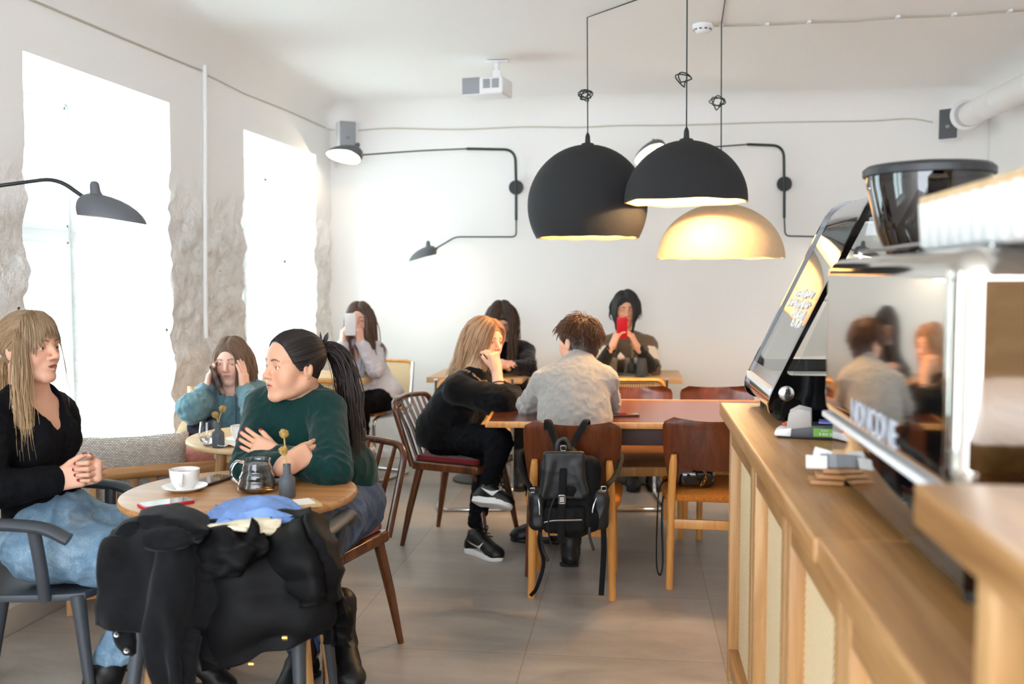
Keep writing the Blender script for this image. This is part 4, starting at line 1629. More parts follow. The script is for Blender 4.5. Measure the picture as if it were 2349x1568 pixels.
# window cut: leave wide black bands low and at the slanted edge
win_pts = [V3((0.418, 0.155, 0)), V3((0.645, 0.615, 0)), V3((0.86, 0.615, 0)), V3((0.86, 0.155, 0))]
winl = []
n = 8
for i in range(4):
    a = win_pts[i - 1] - win_pts[i]; b2 = win_pts[(i + 1) % 4] - win_pts[i]
    p0 = win_pts[i] + a.normalized() * 0.025; p2 = win_pts[i] + b2.normalized() * 0.025
    for k in range(n + 1):
        u = k / n
        winl.append(p0 * (1 - u) ** 2 + win_pts[i] * 2 * u * (1 - u) + p2 * u * u)
for y0, y1 in ((Yn, Yn + 0.022), (Yf - 0.022, Yf)):
    mb = MB()
    K = len(outl)
    rings = [[V3((p.x, y, p.y)) for p in ol] for ol, y in ((outl, y0), (outl, y1), (winl, y1), (winl, y0))]
    rings.append(rings[0])
    mb.grid([[rings[r][c] for c in range(K)] for r in range(5)], closed=True)
    mb.build('end_panel', 'black_gloss', t, smooth=30)
    mb = MB(); mb.slab([[V3((winl[c].x, (y0 + y1) / 2, winl[c].y)) for c in (0, 9, 18, 27)][:2], [V3((winl[c].x, (y0 + y1) / 2, winl[c].y)) for c in (27, 18)]], (0, 0.004, 0))
    mb.build('end_glass', 'clear_glass', t, smooth=0)
fo = case_outline(0.008)


def strip(i0, i1, mat, nm, th=0.004):
    pts = [[V3((fo[i].x, y, fo[i].y)) for i in range(i0, i1 + 1)] for y in (Yn + 0.022, Yf - 0.022)]
    mb = MB(); mb.slab(pts, (th, 0, 0)); return mb.build(nm, mat, t, smooth=60)


lo_, hi_ = fo[8], fo[9]
e_ = hi_ - lo_
fr_ = lambda k: lo_ + e_ * k
pts = [[V3((fo[i].x, y, fo[i].y)) for i in range(0, 9)] + [V3((fr_(0.06).x, y, fr_(0.06).y))] for y in (Yn + 0.022, Yf - 0.022)]
mb = MB(); mb.slab(pts, (0.004, 0, 0)); mb.build('lower_trim', 'chrome', t, smooth=60)
pts = [[V3((fr_(k).x, y, fr_(k).y)) for k in (0.06, 0.97)] for y in (Yn + 0.022, Yf - 0.022)]
mb = MB(); mb.slab(pts, (0.006, 0, 0)); mb.build('front_glass', 'clear_glass', t, smooth=0)
pts = [[V3((fr_(0.97).x, y, fr_(0.97).y))] + [V3((fo[i].x, y, fo[i].y)) for i in range(9, 20)] for y in (Yn + 0.022, Yf - 0.022)]
mb = MB(); mb.slab(pts, (0.004, 0, -0.003)); mb.build('top_trim', 'chrome', t, smooth=60)
mb = MB(); mb.box((0.64, (Yn + Yf) / 2, 0.105), (0.52, Yf - Yn - 0.05, 0.02)); mb.build('deck', 'white_paint', t)
mb = MB(); mb.box((0.72, (Yn + Yf) / 2, 0.36), (0.30, Yf - Yn - 0.06, 0.006)); mb.build('glass_shelf', 'clear_glass', t)
mb = MB(); mb.box((0.905, (Yn + Yf) / 2, 0.36), (0.008, Yf - Yn - 0.05, 0.60)); mb.build('sliding_door', 'clear_glass', t)
for x in (0.44, 0.86):
    for y in (Yn + 0.06, Yf - 0.06):
        mb = MB(); mb.cyl((x, y, 0), (x, y, 0.035), 0.018); mb.build('foot', 'rubber_black', t)
bp = GY(1804, 902, Yn - 0.002)
mb = MB(); mb.lathe([(0.001, 0.007), (0.017, 0.007), (0.021, 0.004), (0.021, 0)], 28, (bp.x, Yn, bp.z - ZT), Matrix.Rotation(rad(90), 3, 'X')); mb.build('button', 'chrome', t)
# white handwriting on the slanted glass
fd = V3((e_.x, 0, e_.y)).normalized()
rr_ = random.Random(3)
for row, (k, y0, y1) in enumerate(((0.50, Yn + 0.14, Yn + 0.45), (0.44, Yn + 0.10, Yn + 0.48), (0.38, Yn + 0.12, Yn + 0.34), (0.33, Yn + 0.10, Yn + 0.26))):
    base = V3((fr_(k).x - 0.0025, 0, fr_(k).y))
    y = y0; mb = MB()
    while y < y1:
        pth = []
        for i in range(6):
            pth.append(base + V3((0, y + rr_.uniform(0, 0.028), 0)) + fd * rr_.uniform(0, 0.03))
        mb.tube(smooth_path(pth, 4), 0.0016, 5)
        y += rr_.choice((0.020, 0.022, 0.024))
    mb.build('handwriting', 'paper', t)

# ------------------------------------------------------------------ card terminal and cards
ct = G(1842, 1002, ZT)
t = thing('card_terminal', 'card payment terminal with grey privacy shield and green sticker on the counter', 'card terminal', ct, YAW * -1 + rad(-4))
mb = MB(); mb.prism([(-0.065, 0), (0.11, 0), (0.11, 0.042), (0.02, 0.038), (-0.055, 0.022), (-0.068, 0.012)], -0.04, 0.04, Matrix(((1, 0, 0), (0, 0, -1), (0, 1, 0)))); mb.build('body', 'dark_plastic', t, bevel=0.005)
mb = MB(); mb.prism([(-0.072, 0.006), (-0.03, 0.006), (-0.028, 0.03), (-0.06, 0.024), (-0.073, 0.015)], -0.042, 0.042, Matrix(((1, 0, 0), (0, 0, -1), (0, 1, 0)))); mb.build('card_slot', 'plastic_white', t, bevel=0.004)
simple('shield_grey', (176, 170, 164), 0.45)
for yy in (-0.04, 0.036):
    mb = MB(); mb.prism([(-0.042, 0.024), (0.022, 0.034), (0.02, 0.075), (-0.012, 0.082), (-0.036, 0.068)], yy, yy + 0.004, Matrix(((1, 0, 0), (0, 0, -1), (0, 1, 0)))); mb.build('privacy_shield', 'shield_grey', t, bevel=0.0015)
for k, cc_ in enumerate(((196, 40, 44), (232, 190, 60), (60, 150, 80))):
    mb = MB(); mb.box((-0.042 + 0.010 * (k - 1) * 0.6, -0.022 + 0.02 * k, 0.036), (0.012, 0.014, 0.008)); mb.build('key', simple('key_%d' % k, cc_, 0.4), t, bevel=0.002)
mb = MB(); mb.box((0.065, 0, 0.0445), (0.05, 0.055, 0.004)); mb.build('screen', simple('lcd_blue', (120, 130, 200), 0.2), t)
mb = MB(); mb.box((0.062, -0.0405, 0.020), (0.07, 0.002, 0.022)); st_ = mb.build('sticker', simple('sticker_green', (110, 170, 60), 0.5), t)
Mx = Matrix.Translation((0.062, -0.0418, 0.016)) @ Matrix.Rotation(rad(90), 4, 'X')
text_mesh('sticker_text', '8 800 200', 'paper', 0.010, Mx, st_, 0.0003)
Mx = Matrix.Translation((0.055, -0.0418, 0.026)) @ Matrix.Rotation(rad(90), 4, 'X')
text_mesh('sticker_text', 'service', 'paper', 0.006, Mx, st_, 0.0003)

cs = G(1885, 1108, ZT)
t = thing('card_holder', 'small slotted wooden holder with pale cards on the counter by the machine', 'card holder', cs, rad(-6))
mb = MB()
for k in range(3):
    mb.box((0.008 + 0.008 * k, 0, 0.006 + 0.012 * k), (0.066 - 0.010 * k, 0.055, 0.009))
mb.build('base', 'oak', t, bevel=0.001)
mb = MB(); mb.box((-0.012, -0.010, 0.046), (0.042, 0.0025, 0.028), Matrix.Rotation(rad(-30), 3, 'X')); mb.build('card', 'paper', t)
mb = MB(); mb.box((0.016, 0.0, 0.048), (0.038, 0.0025, 0.028), Matrix.Rotation(rad(-25), 3, 'X')); mb.build('card', 'plastic_grey', t)
mb = MB(); mb.box((0.0, 0.014, 0.053), (0.036, 0.0025, 0.034), Matrix.Rotation(rad(-22), 3, 'X') @ Matrix.Rotation(rad(14), 3, 'Y')); mb.build('card', 'paper', t)

# ------------------------------------------------------------------ espresso machine
XM = 0.397
y_far = on_x(1888, 800, XM).y
y_near = on_x(2192, 800, XM).y
ML = y_far - y_near
t = thing('espresso_machine', 'big polished steel espresso machine with dark base on the counter', 'coffee machine', V3((XM, (y_far + y_near) / 2, ZT)))
mb = MB(); mb.box((0.27, 0, 0.135 + 0.165), (0.54, ML, 0.33)); mb.build('housing', 'steel', t, bevel=0.048, seg=7)
mb = MB(); mb.box((0.27, 0, 0.082), (0.50, ML - 0.02, 0.115)); mb.build('base_panel', 'black_gloss', t, bevel=0.006)
mb = MB(); mb.box((0.008, 0, 0.140), (0.018, ML - 0.01, 0.012)); mb.build('trim_strip', 'plastic_white', t, bevel=0.003)
simple('letter_silver', (205, 210, 222), 0.4)
Mx = Matrix.Translation((-0.0012, on_x(2000, 985, XM).y - (y_far + y_near) / 2, 0.182)) @ Matrix(((0, 0, -1, 0), (-1, 0, 0, 0), (0, 1, 0, 0), (0, 0, 0, 1)))
text_mesh('lettering', 'NONCONE', 'letter_silver', 0.062, Mx, t, 0.0008)
for x in (0.06, 0.48):
    for y in (-ML / 2 + 0.06, ML / 2 - 0.06):
        mb = MB(); mb.cyl((x, y, 0), (x, y, 0.026), 0.022); mb.build('foot', 'rubber_black', t)
for x0 in (0.06, 0.48):
    mb = MB(); mb.cyl((x0, -ML / 2 + 0.05, 0.478), (x0, ML / 2 - 0.05, 0.478), 0.004, n=8)
    for yy in (-ML / 2 + 0.06, ML / 2 - 0.06):
        mb.cyl((x0, yy, 0.46), (x0, yy, 0.48), 0.004, n=8)
    mb.build('cup_rail', 'chrome', t)

# white fluted tray on the machine, with a wooden lid and a dark folded cloth
mt = ZT + 0.465
ty1 = 1.700
t = thing('fluted_box', 'white ribbed box with a pale wood lid on top of the machine', 'box', V3((XM + 0.05 + 0.2, ty1 - 0.33, mt + 0.002)))
ol = rrect(0.40, 0.66, 0.06, 8)
fl = []
for i in range(len(ol)):
    a = V3((*ol[i], 0)); b2 = V3((*ol[(i + 1) % len(ol)], 0))
    nseg = max(1, int((b2 - a).length / 0.006))
    for k in range(nseg):
        fl.append(a.lerp(b2, k / nseg))
rows = []
for z, k in ((0.0, 0.96), (0.006, 1.0), (0.065, 1.015), (0.072, 1.015)):
    row = []
    for i, p in enumerate(fl):
        s_ = 1 + 0.02 * math.sin(i * 0.8)
        row.append(V3((p.x * k * s_, p.y * k * s_, z)))
    rows.append(row)
simple('frosted_white', (222, 222, 220), 0.4)
mb = MB(); mb.grid(rows, closed=True); mb.add(rows[0], [tuple(reversed(range(len(fl))))]); mb.build('body', 'frosted_white', t, smooth=60)
mb = MB(); mb.prism([(x * 1.01, y * 1.005) for x, y in ol], 0.071, 0.084); mb.build('lid', 'oak_pale', t, bevel=0.004)
mb = MB()
pts = [[V3((-0.17 + 0.34 * c / 12, -0.30 + 0.33 * r / 12, 0.0855 + 0.055 * (1 - abs(c / 6 - 1) ** 4) * (1 - max(0, r / 6 - 1) ** 3) + 0.004 * mnoise.noise(V3((c * 0.6, r * 0.6, 2))))) for c in range(13)] for r in range(13)]
mb.slab(pts, lambda r, c: V3((0, 0, -(pts[r][c].z - 0.0848))))
o = mb.build('folded_cloth', fabric('cloth_navy', (36, 38, 50), 300), None, smooth=180)
o.location = t.location; tag(o, 'dark navy folded cloth lying on the ribbed box lid', 'cloth')

# grinder with its hopper behind the machine
gp = P(2130, 395, 2.20)
t = thing('coffee_grinder', 'coffee grinder with smoky clear hopper and black lid behind the machine', 'coffee grinder', V3((gp.x, gp.y, ZT)))
hz = gp.z - ZT
glass('smoky_glass', (120, 112, 108), 0.03, alpha=0.10)
simple('coffee_beans', (52, 32, 22), 0.6, bumpy=(90, 0.8, 0.006))
mb = MB(); mb.lathe([(0.001, 0), (0.10, 0), (0.10, 0.03), (0.085, 0.06), (0.085, 0.30), (0.07, 0.33), (0.06, 0.345), (0.001, 0.345)], 32); mb.build('body', 'black_gloss', t)
mb = MB(); mb.lathe([(0.055, 0.34), (0.06, 0.42), (0.105, hz - 0.13), (0.128, hz - 0.03), (0.130, hz)], 40); mb.build('hopper', 'smoky_glass', t)
mb = MB(); mb.lathe([(0.001, 0.345), (0.052, 0.345), (0.056, 0.42), (0.09, 0.50), (0.001, 0.505)], 32); mb.build('beans', 'coffee_beans', t)
mb = MB(); mb.lathe([(0.001, hz + 0.016), (0.06, hz + 0.022), (0.128, hz + 0.014), (0.137, hz + 0.006), (0.137, hz - 0.008), (0.131, hz - 0.010)], 40); mb.build('lid', 'dark_plastic', t)
# ------------------------------------------------------------------ small things on the tables
glass('glassware', (255, 255, 255), thin=False, ior=1.45)
m, nt, b = new_mat('tea')
b.inputs['Base Color'].default_value = lin((236, 150, 60)); b.inputs['Transmission Weight'].default_value = 0.85
b.inputs['Roughness'].default_value = 0.05; b.inputs['IOR'].default_value = 1.33
m, nt, b = new_mat('latte')
b.inputs['Base Color'].default_value = lin((232, 222, 208)); b.inputs['Roughness'].default_value = 0.5
simple('coffee', (120, 78, 46), 0.25)
TT = 0.7405


def cup_set(label_c, label_s, px, py, z=TT, sr=0.068, cr=0.046, ch=0.062, hdir=-90, grp=('white cups', 'white saucers'), d=None):
    c = G(px, py, z) if d is None else at((px - CX) / FPX * d, d, z)
    s = MB(); s.lathe([(0.001, 0.0005), (sr * 0.55, 0.0005), (sr * 0.75, 0.004), (sr, 0.013), (sr, 0.0155), (sr * 0.75, 0.0075), (sr * 0.55, 0.0040), (0.001, 0.0040)], 40)
    so = s.build('saucer', 'porcelain', None, smooth=50); so.location = c; tag(so, label_s, 'saucer', grp[1])
    t = thing('cup', label_c, 'cup', c + V3((0, 0, 0.0043)), rad(hdir) + YAW, grp[0])
    b_ = MB(); b_.lathe([(0.001, 0.002), (cr * 0.52, 0.002), (cr * 0.56, 0.0), (cr * 0.60, 0.004), (cr * 0.86, ch * 0.35), (cr * 0.97, ch * 0.7), (cr, ch), (cr * 0.965, ch), (cr * 0.93, ch * 0.7), (cr * 0.82, ch * 0.36), (cr * 0.5, 0.007), (0.001, 0.007)], 40)
    b_.build('bowl', 'porcelain', t, smooth=50)
    h = MB(); h.tube(smooth_path([(cr * 0.93, 0, ch * 0.82), (cr * 1.25, 0, ch * 0.86), (cr * 1.42, 0, ch * 0.62), (cr * 1.2, 0, ch * 0.36), (cr * 0.83, 0, ch * 0.30)], 5), 0.0048, 8, flat=1.5, up=(0, 0, 1)); h.build('handle', 'porcelain', t)
    k = MB(); k.lathe([(0.001, ch * 0.78), (cr * 0.93, ch * 0.78)], 32); k.build('coffee', 'coffee', t)
    return t


cup_set('white cup with its handle towards the viewer beside the red phone', 'white saucer under the cup beside the red phone', 424, 1124, hdir=-82)
cup_set('white cup standing behind the glass server', 'white saucer behind the glass server', 632, 1104, sr=0.06, cr=0.044, ch=0.06, hdir=100)
cup_set('white cup in front of the woman in the pale shirt', 'white saucer in front of the woman in the pale shirt', 820, 858, hdir=-20, grp=('white cups', 'white saucers'))
cup_set('white cup beside the dark tapered caddy', 'white saucer beside the dark tapered caddy', 1489, 849, hdir=10)
cup_set('white cup half hidden by the green sweater at the window table', 'white saucer half hidden by the green sweater at the window table', 556, 1013, hdir=60)


def phone(label, c, rz, case='dark_plastic', rim=None, lw=(0.146, 0.071)):
    t = thing('phone', label, 'phone', c, rz, 'phones lying on the tables')
    mb = MB(); mb.prism(rrect(lw[0], lw[1], 0.010, 5), 0, 0.0085); mb.build('case', case, t, bevel=0.002)
    mb = MB(); mb.prism(rrect(lw[0] - 0.006, lw[1] - 0.006, 0.008, 5), 0.0086, 0.0092); mb.build('screen', 'phone_screen', t, smooth=20)
    return t


def rz_px(p0, p1, z=TT):
    a = G(*p0, z); b2 = G(*p1, z)
    return math.atan2(b2.y - a.y, b2.x - a.x)


phone('phone in a red case lying on the round oak table', G(381, 1157, TT), rz_px((325, 1166), (437, 1150)), 'red_case')
phone('dark phone lying behind the white cup on the round oak table', G(487, 1104, TT), rz_px((458, 1114), (516, 1096)), 'phone_rim')
phone('dark phone lying alone on the long teak table', G(1430, 953, 0.742), rz_px((1415, 953), (1446, 953), .742) + rad(6), 'phone_rim')
phone('black phone by the elbow of the woman in the black cardigan', G(1184, 925, 0.742), rad(20), 'dark_plastic')
phone('phone lying beside the tall glass on the wall table', G(1152, 852, TT), rad(-25), 'red_case')

# glass tea server
sv = G(590, 1126, TT)
t = thing('glass_server', 'ridged glass tea server with a little amber tea on the round table', 'tea server', sv, YAW)
prof = [(0.001, 0.001), (0.050, 0.001), (0.0585, 0.008), (0.059, 0.020), (0.053, 0.034), (0.0515, 0.040), (0.053, 0.046), (0.046, 0.060), (0.044, 0.066), (0.0455, 0.072), (0.040, 0.086), (0.0405, 0.094), (0.043, 0.100)]
mb = MB(); mb.lathe(prof + [(r - 0.0018, z) for r, z in reversed(prof[1:])] + [(0.001, 0.003)], 48)
mb.build('body', 'glassware', t, smooth=60)
mb = MB(); mb.tube(smooth_path([(-0.041, 0, 0.088), (-0.062, 0, 0.092), (-0.078, 0, 0.07), (-0.078, 0, 0.045), (-0.066, 0, 0.028), (-0.058, 0, 0.022)], 5), 0.0042, 8); mb.build('handle', 'glassware', t)
m, nt, b = new_mat('condensation')
b.inputs['Base Color'].default_value = lin((236, 236, 236)); b.inputs['Roughness'].default_value = .8
nt.links.new(ramp(nt, noise_n(nt, coords(nt), 60, 4, .6), [(.3, (.35, .35, .35, 1)), (.7, (.75, .75, .75, 1))]), b.inputs['Alpha'])
mb = MB(); mb.lathe([(0.0555, 0.021), (0.0505, 0.034), (0.049, 0.040), (0.0505, 0.046), (0.0435, 0.060), (0.0415, 0.066), (0.043, 0.072), (0.0385, 0.084)], 48); mb.build('condensation', 'condensation', t, smooth=60)
mb = MB(); mb.lathe([(0.001, 0.0035), (0.046, 0.0035), (0.0556, 0.009), (0.0562, 0.018), (0.001, 0.018)], 40); mb.build('tea', 'tea', t)


def bud_vase(label, c, mat, stems, h=0.10, r=0.0245):
    t = thing('bud_vase', label, 'vase', c, 0, 'bud vases with dried flowers')
    k = h / 0.10; q = r / 0.0245
    mb = MB(); mb.lathe([(0.001, 0), (0.0225 * q, 0), (0.0245 * q, 0.003 * k), (0.0245 * q, 0.052 * k), (0.022 * q, 0.060 * k), (0.0125 * q, 0.068 * k), (0.0115 * q, 0.073 * k), (0.0115 * q, 0.1 * k), (0.009 * q, 0.1 * k), (0.009 * q, 0.05 * k), (0.001, 0.05 * k)], 36); mb.build('body', mat, t)
    for (dx, dy, dz) in stems:
        mb = MB(); mb.tube(smooth_path([(0, 0, 0.06 * k), (dx * 0.25, dy * 0.25, h + 0.01), (dx, dy, dz)], 5), 0.0021, 6)
        st = mb.build('stem', 'stem', t)
        fl = MB(); rr = random.Random(int(dz * 1e4))
        for i in range(70):
            ph = i * 2.39996; zz = 1 - 2 * (i + .5) / 70; rx = math.sqrt(1 - zz * zz)
            e = V3((rx * math.cos(ph), rx * math.sin(ph), zz))
            cpt = V3((dx, dy, dz)) + e * rr.uniform(0.008, 0.0125)
            fl.sphere(cpt, rr.uniform(0.0028, 0.0042), 5, 4)
        fl.sphere((dx, dy, dz), 0.0095, 10, 7)
        fl.build('dried_flower', 'flower', st, smooth=180)
    return t


vb = G(659, 1140, TT)
va = lambda px, py: P(px, py, vb.dot(FW)) - vb
e1, e2 = va(651, 994), va(650, 1033)
bud_vase('grey bud vase with two dried flowers on the round oak table', vb, 'vase_grey', [tuple(e1), tuple(e2)])
vc = G(501, 1025, TT)
va = lambda px, py: P(px, py, vc.dot(FW)) - vc
bud_vase('grey bud vase with two dried flowers on the window table', vc, 'vase_grey', [tuple(va(494, 951)), tuple(va(511, 937))], 0.098, 0.0235)
vd = G(1449, 855, TT + 0.012)
va = lambda px, py: P(px, py, vd.dot(FW)) - vd
bud_vase('dark bud vase with small dried flowers on the tray', vd, 'vase_dark', [tuple(va(1450, 790)), tuple(va(1455, 800))], 0.105, 0.031)

tb = G(478, 1021, TT)
t = thing('tumbler', 'stemless glass with some water on the window table', 'glass', tb)
mb = MB(); pr = [(0.001, 0.004), (0.018, 0.003), (0.03, 0.016), (0.036, 0.036), (0.034, 0.062), (0.030, 0.094)]
mb.lathe(pr + [(r - 0.0014, z) for r, z in reversed(pr[1:])] + [(0.001, 0.006)], 36); mb.build('bowl', 'glassware', t, smooth=60)
mb = MB(); mb.lathe([(0.001, 0.0065), (0.016, 0.0065), (0.0278, 0.017), (0.0335, 0.034), (0.001, 0.034)], 30); mb.build('water', 'glassware', t)


def napkin(label, c, rz, s=0.12, seed=1):
    pts = [[V3(((q / 8 - .5) * s, (r / 8 - .5) * s, 0.002 + 0.018 * max(0, mnoise.noise(V3((q * .5, r * .5, seed)))) + 0.012 * abs(math.sin(q * 0.9 + seed)))) for q in range(9)] for r in range(9)]
    mb = MB(); mb.slab(pts, (0, 0, -0.0015)); o = mb.build('napkin', 'paper', None, smooth=180); o.location = c; o.rotation_euler = (0, 0, rz)
    return tag(o, label, 'napkin', 'crumpled paper napkins')


napkin('crumpled white napkin by the cup on the window table', G(533, 1022, TT), 0.4, 0.11, 5)
napkin('white napkin beside the tall glass on the wall table', G(1213, 853, TT), 0.2, 0.15, 2)

gl = G(1173, 856, TT)
t = thing('latte_glass', 'tall glass of milky drink on the wall table behind the reddish hair', 'glass', gl)
mb = MB(); pr = [(0.001, 0.003), (0.028, 0.002), (0.029, 0.02), (0.033, 0.09), (0.037, 0.128)]
mb.lathe(pr + [(r - 0.002, z) for r, z in reversed(pr[1:])] + [(0.001, 0.012)], 24); mb.build('tumbler', 'glassware', t, smooth=60)
mb = MB(); mb.lathe([(0.001, 0.0125), (0.026, 0.0125), (0.0305, 0.09), (0.0335, 0.118), (0.001, 0.118)], 24); mb.build('drink', 'latte', t)

gw = G(812, 846, TT)
t = thing('water_glass', 'small clear glass behind the cup on the corner table', 'glass', gw)
mb = MB(); pr = [(0.001, 0.003), (0.03, 0.002), (0.034, 0.085)]
mb.lathe(pr + [(r - 0.002, z) for r, z in reversed(pr[1:])] + [(0.001, 0.008)], 24); mb.build('tumbler', 'glassware', t, smooth=60)

tr = G(1428, 860, TT)
o_tray = thing('serving_tray', 'flat grey tray carrying the dark caddies and the napkin glass', 'tray', tr, rad(2))
mb = MB(); mb.prism(rrect(0.34, 0.20, 0.02, 5), 0, 0.008); mb.build('board', simple('tray_grey', (176, 172, 164), 0.5), o_tray, bevel=0.002)
mb = MB(); ol = rrect(0.34, 0.20, 0.02, 5); mb.tube([V3((x, y, 0.009)) for x, y in ol], 0.004, 6, closed=True); mb.build('rim', 'dark_plastic', o_tray)
gn = G(1423, 858, TT + 0.012)
t = thing('napkin_glass', 'clear glass holding folded paper napkins on the tray', 'glass', gn)
mb = MB(); pr = [(0.001, 0.003), (0.031, 0.002), (0.034, 0.05), (0.039, 0.115)]
mb.lathe(pr + [(r - 0.002, z) for r, z in reversed(pr[1:])] + [(0.001, 0.008)], 24); mb.build('tumbler', 'glassware', t, smooth=60)
np_ = MB(); np_.prism([(-0.024, 0.01), (0.024, 0.01), (0.028, 0.12), (0.0, 0.15), (-0.02, 0.125)], -0.008, 0.010, Matrix(((1, 0, 0), (0, 0, -1), (0, 1, 0))))
o = np_.build('folded_napkins', 'paper', None, bevel=0.003); o.location = gn + V3((0, 0, 0.0)); o.rotation_euler = (0, 0, YAW); tag(o, 'folded paper napkins standing in the clear glass on the tray', 'napkins')
ca = G(1472, 861, TT + 0.012)
t = thing('tapered_caddy', 'dark tapered pot on the tray next to the dark bud vase', 'pot', ca)
mb = MB(); mb.lathe([(0.001, 0), (0.041, 0), (0.042, 0.004), (0.029, 0.112), (0.026, 0.115), (0.001, 0.113)], 30); mb.build('body', 'vase_dark', t)

pk = G(678, 1160, TT)
t = thing('bill_tray', 'small pale wooden bill tray with a paper slip beside the grey vase', 'tray', pk, rad(35))
mb = MB(); mb.box((0, 0, 0.004), (0.13, 0.09, 0.008)); mb.build('board', 'oak_pale', t, bevel=0.001)
mb = MB(); mb.box((0.0, 0.005, 0.0095), (0.10, 0.07, 0.002)); mb.build('slip', 'paper', t)

# ------------------------------------------------------------------ backpack on the plywood chair
bd = 4.105
bp_ = P(1300, 1150, bd)
bag = thing('backpack', 'black backpack with chrome buckle hanging from the back of the plywood chair', 'backpack', V3((bp_.x, bp_.y, 0.30)))
Rw = Matrix((RT, FW, UPZ)).transposed()
f = Field(v_(bp_) - [0.26, 0.2, 0.33], v_(bp_) + [0.26, 0.2, 0.26], 0.006)
W_ = lambda px, py, d=bd: P(px, py, d)
f.rbox(W_(1310, 1130), (0.125, 0.06, 0.155), 0.05, Rw, 0.03)
f.ell(W_(1312, 1185, bd - 0.02), (0.13, 0.075, 0.085), Rw, 0.03)
f.cone(W_(1300, 1050), W_(1305, 1110), 0.055, 0.09, 0.03)
me = f.mesh('b', bag.location, folds(0.006, 26, 3)); put(me, 'body', 'nylon_black', bag)
f = Field(v_(bp_) - [0.26, 0.25, 0.33], v_(bp_) + [0.26, 0.2, 0.26], 0.005)
f.rbox(W_(1293, 1090, bd - 0.075), (0.085, 0.014, 0.10), 0.012, Rw, 0.0)
f.cone(W_(1262, 1060, bd - 0.07), W_(1243, 1135, bd - 0.08), 0.02, 0.012, 0.02); f.cone(W_(1322, 1065, bd - 0.07), W_(1345, 1130, bd - 0.08), 0.02, 0.014, 0.02)
me = f.mesh('b', bag.location, folds(0.003, 24, 5)); put(me, 'flap', 'leather_black', bag)
for (p, nm) in (((1233, 1165), 'side_pocket'), ((1375, 1165), 'side_pocket')):
    f = Field(v_(W_(*p)) - [0.1, 0.12, 0.14], v_(W_(*p)) + [0.1, 0.12, 0.14], 0.005)
    f.rbox(W_(p[0], p[1], bd - 0.01), (0.038, 0.06, 0.085), 0.03, Rw, 0.0)
    me = f.mesh('b', bag.location, folds(0.003, 40, 8)); put(me, nm, 'leather_black', bag)
f = Field(v_(W_(1290, 1195)) - [0.15, 0.16, 0.1], v_(W_(1290, 1195)) + [0.15, 0.12, 0.1], 0.005)
f.rbox(W_(1295, 1190, bd - 0.085), (0.085, 0.02, 0.055), 0.018, Rw, 0.0)
me = f.mesh('b', bag.location, folds(0.003, 40, 12)); put(me, 'front_pocket', 'nylon_black', bag)
B0 = bag.location


def strap(nm, pts, wd, mat='nylon_black', th=0.35, n=6, up=None, parent=None):
    mb = MB(); mb.tube([p - B0 for p in smooth_path(pts, n)], wd, 8, flat=th, up=RT if up is None else up); return mb.build(nm, mat, parent or bag)


db = bd + 0.02
strap('shoulder_strap', [W_(1256, 985, 4.235), W_(1257, 966, 4.228), W_(1259, 968, 4.185), W_(1272, 1004, 4.155), W_(1287, 1042, bd - 0.005)], 0.017)
strap('shoulder_strap', [W_(1346, 985, 4.235), W_(1345, 966, 4.228), W_(1342, 968, 4.185), W_(1322, 1004, 4.155), W_(1300, 1042, bd - 0.005)], 0.017)
strap('lower_strap', [W_(1222, 1020, 4.34), W_(1192, 1044, 4.28), W_(1203, 1090, 4.165), W_(1218, 1120, bd - 0.02), W_(1236, 1150, bd - 0.04)], 0.013, 'nylon_black')
strap('lower_strap', [W_(1396, 1020, 4.34), W_(1424, 1044, 4.28), W_(1413, 1088, 4.165), W_(1395, 1110, bd - 0.02), W_(1376, 1135, bd - 0.04)], 0.013, 'nylon_black')
strap('grab_handle', [W_(1279, 1050, bd - 0.03), W_(1279, 1018, bd - 0.03), W_(1292, 1006, bd - 0.03), W_(1305, 1018, bd - 0.03), W_(1308, 1045, bd - 0.03)], 0.009, 'leather_black', 0.6)
strap('front_strap', [W_(1293, 1040, bd - 0.04), W_(1292, 1085, bd - 0.098), W_(1289, 1150, bd - 0.105), W_(1288, 1200, bd - 0.112), W_(1287, 1245, bd - 0.108)], 0.0155, 'nylon_black', 0.18)
strap('hanging_strap', [W_(1246, 1180, bd - 0.06), W_(1237, 1240, bd - 0.05), W_(1247, 1290, bd - 0.03), W_(1232, 1345, bd - 0.02), W_(1217, 1366, bd - 0.01)], 0.008, 'nylon_black', 0.25)
strap('hanging_strap', [W_(1383, 1180, bd - 0.04), W_(1385, 1260, bd - 0.04), W_(1379, 1365, bd - 0.03)], 0.0115, 'nylon_black', 0.18)
strap('hanging_strap', [W_(1356, 1190, bd - 0.08), W_(1352, 1225, bd - 0.08), W_(1362, 1262, bd - 0.08)], 0.006, 'leather_black', 0.3)
strap('hanging_strap', [W_(1240, 1220, bd - 0.07), W_(1246, 1260, bd - 0.06), W_(1258, 1286, bd - 0.06)], 0.006, 'leather_black', 0.3)
strap('drawstring', [W_(1277, 1130, bd - 0.10), W_(1262, 1170, bd - 0.115), W_(1258, 1215, bd - 0.115), W_(1264, 1248, bd - 0.11)], 0.0035, 'leather_black', 1.0)
strap('zip', [W_(1248, 1198, bd - 0.112), W_(1268, 1194, bd - 0.116), W_(1300, 1193, bd - 0.116), W_(1335, 1192, bd - 0.112)], 0.0035, 'zip_silver', 0.6)
strap('zip', [W_(1232, 1132, bd - 0.06), W_(1237, 1155, bd - 0.078), W_(1238, 1180, bd - 0.078)], 0.003, 'zip_silver', 0.6)
strap('zip', [W_(1372, 1133, bd - 0.06), W_(1362, 1158, bd - 0.078), W_(1358, 1180, bd - 0.078)], 0.003, 'zip_silver', 0.6)
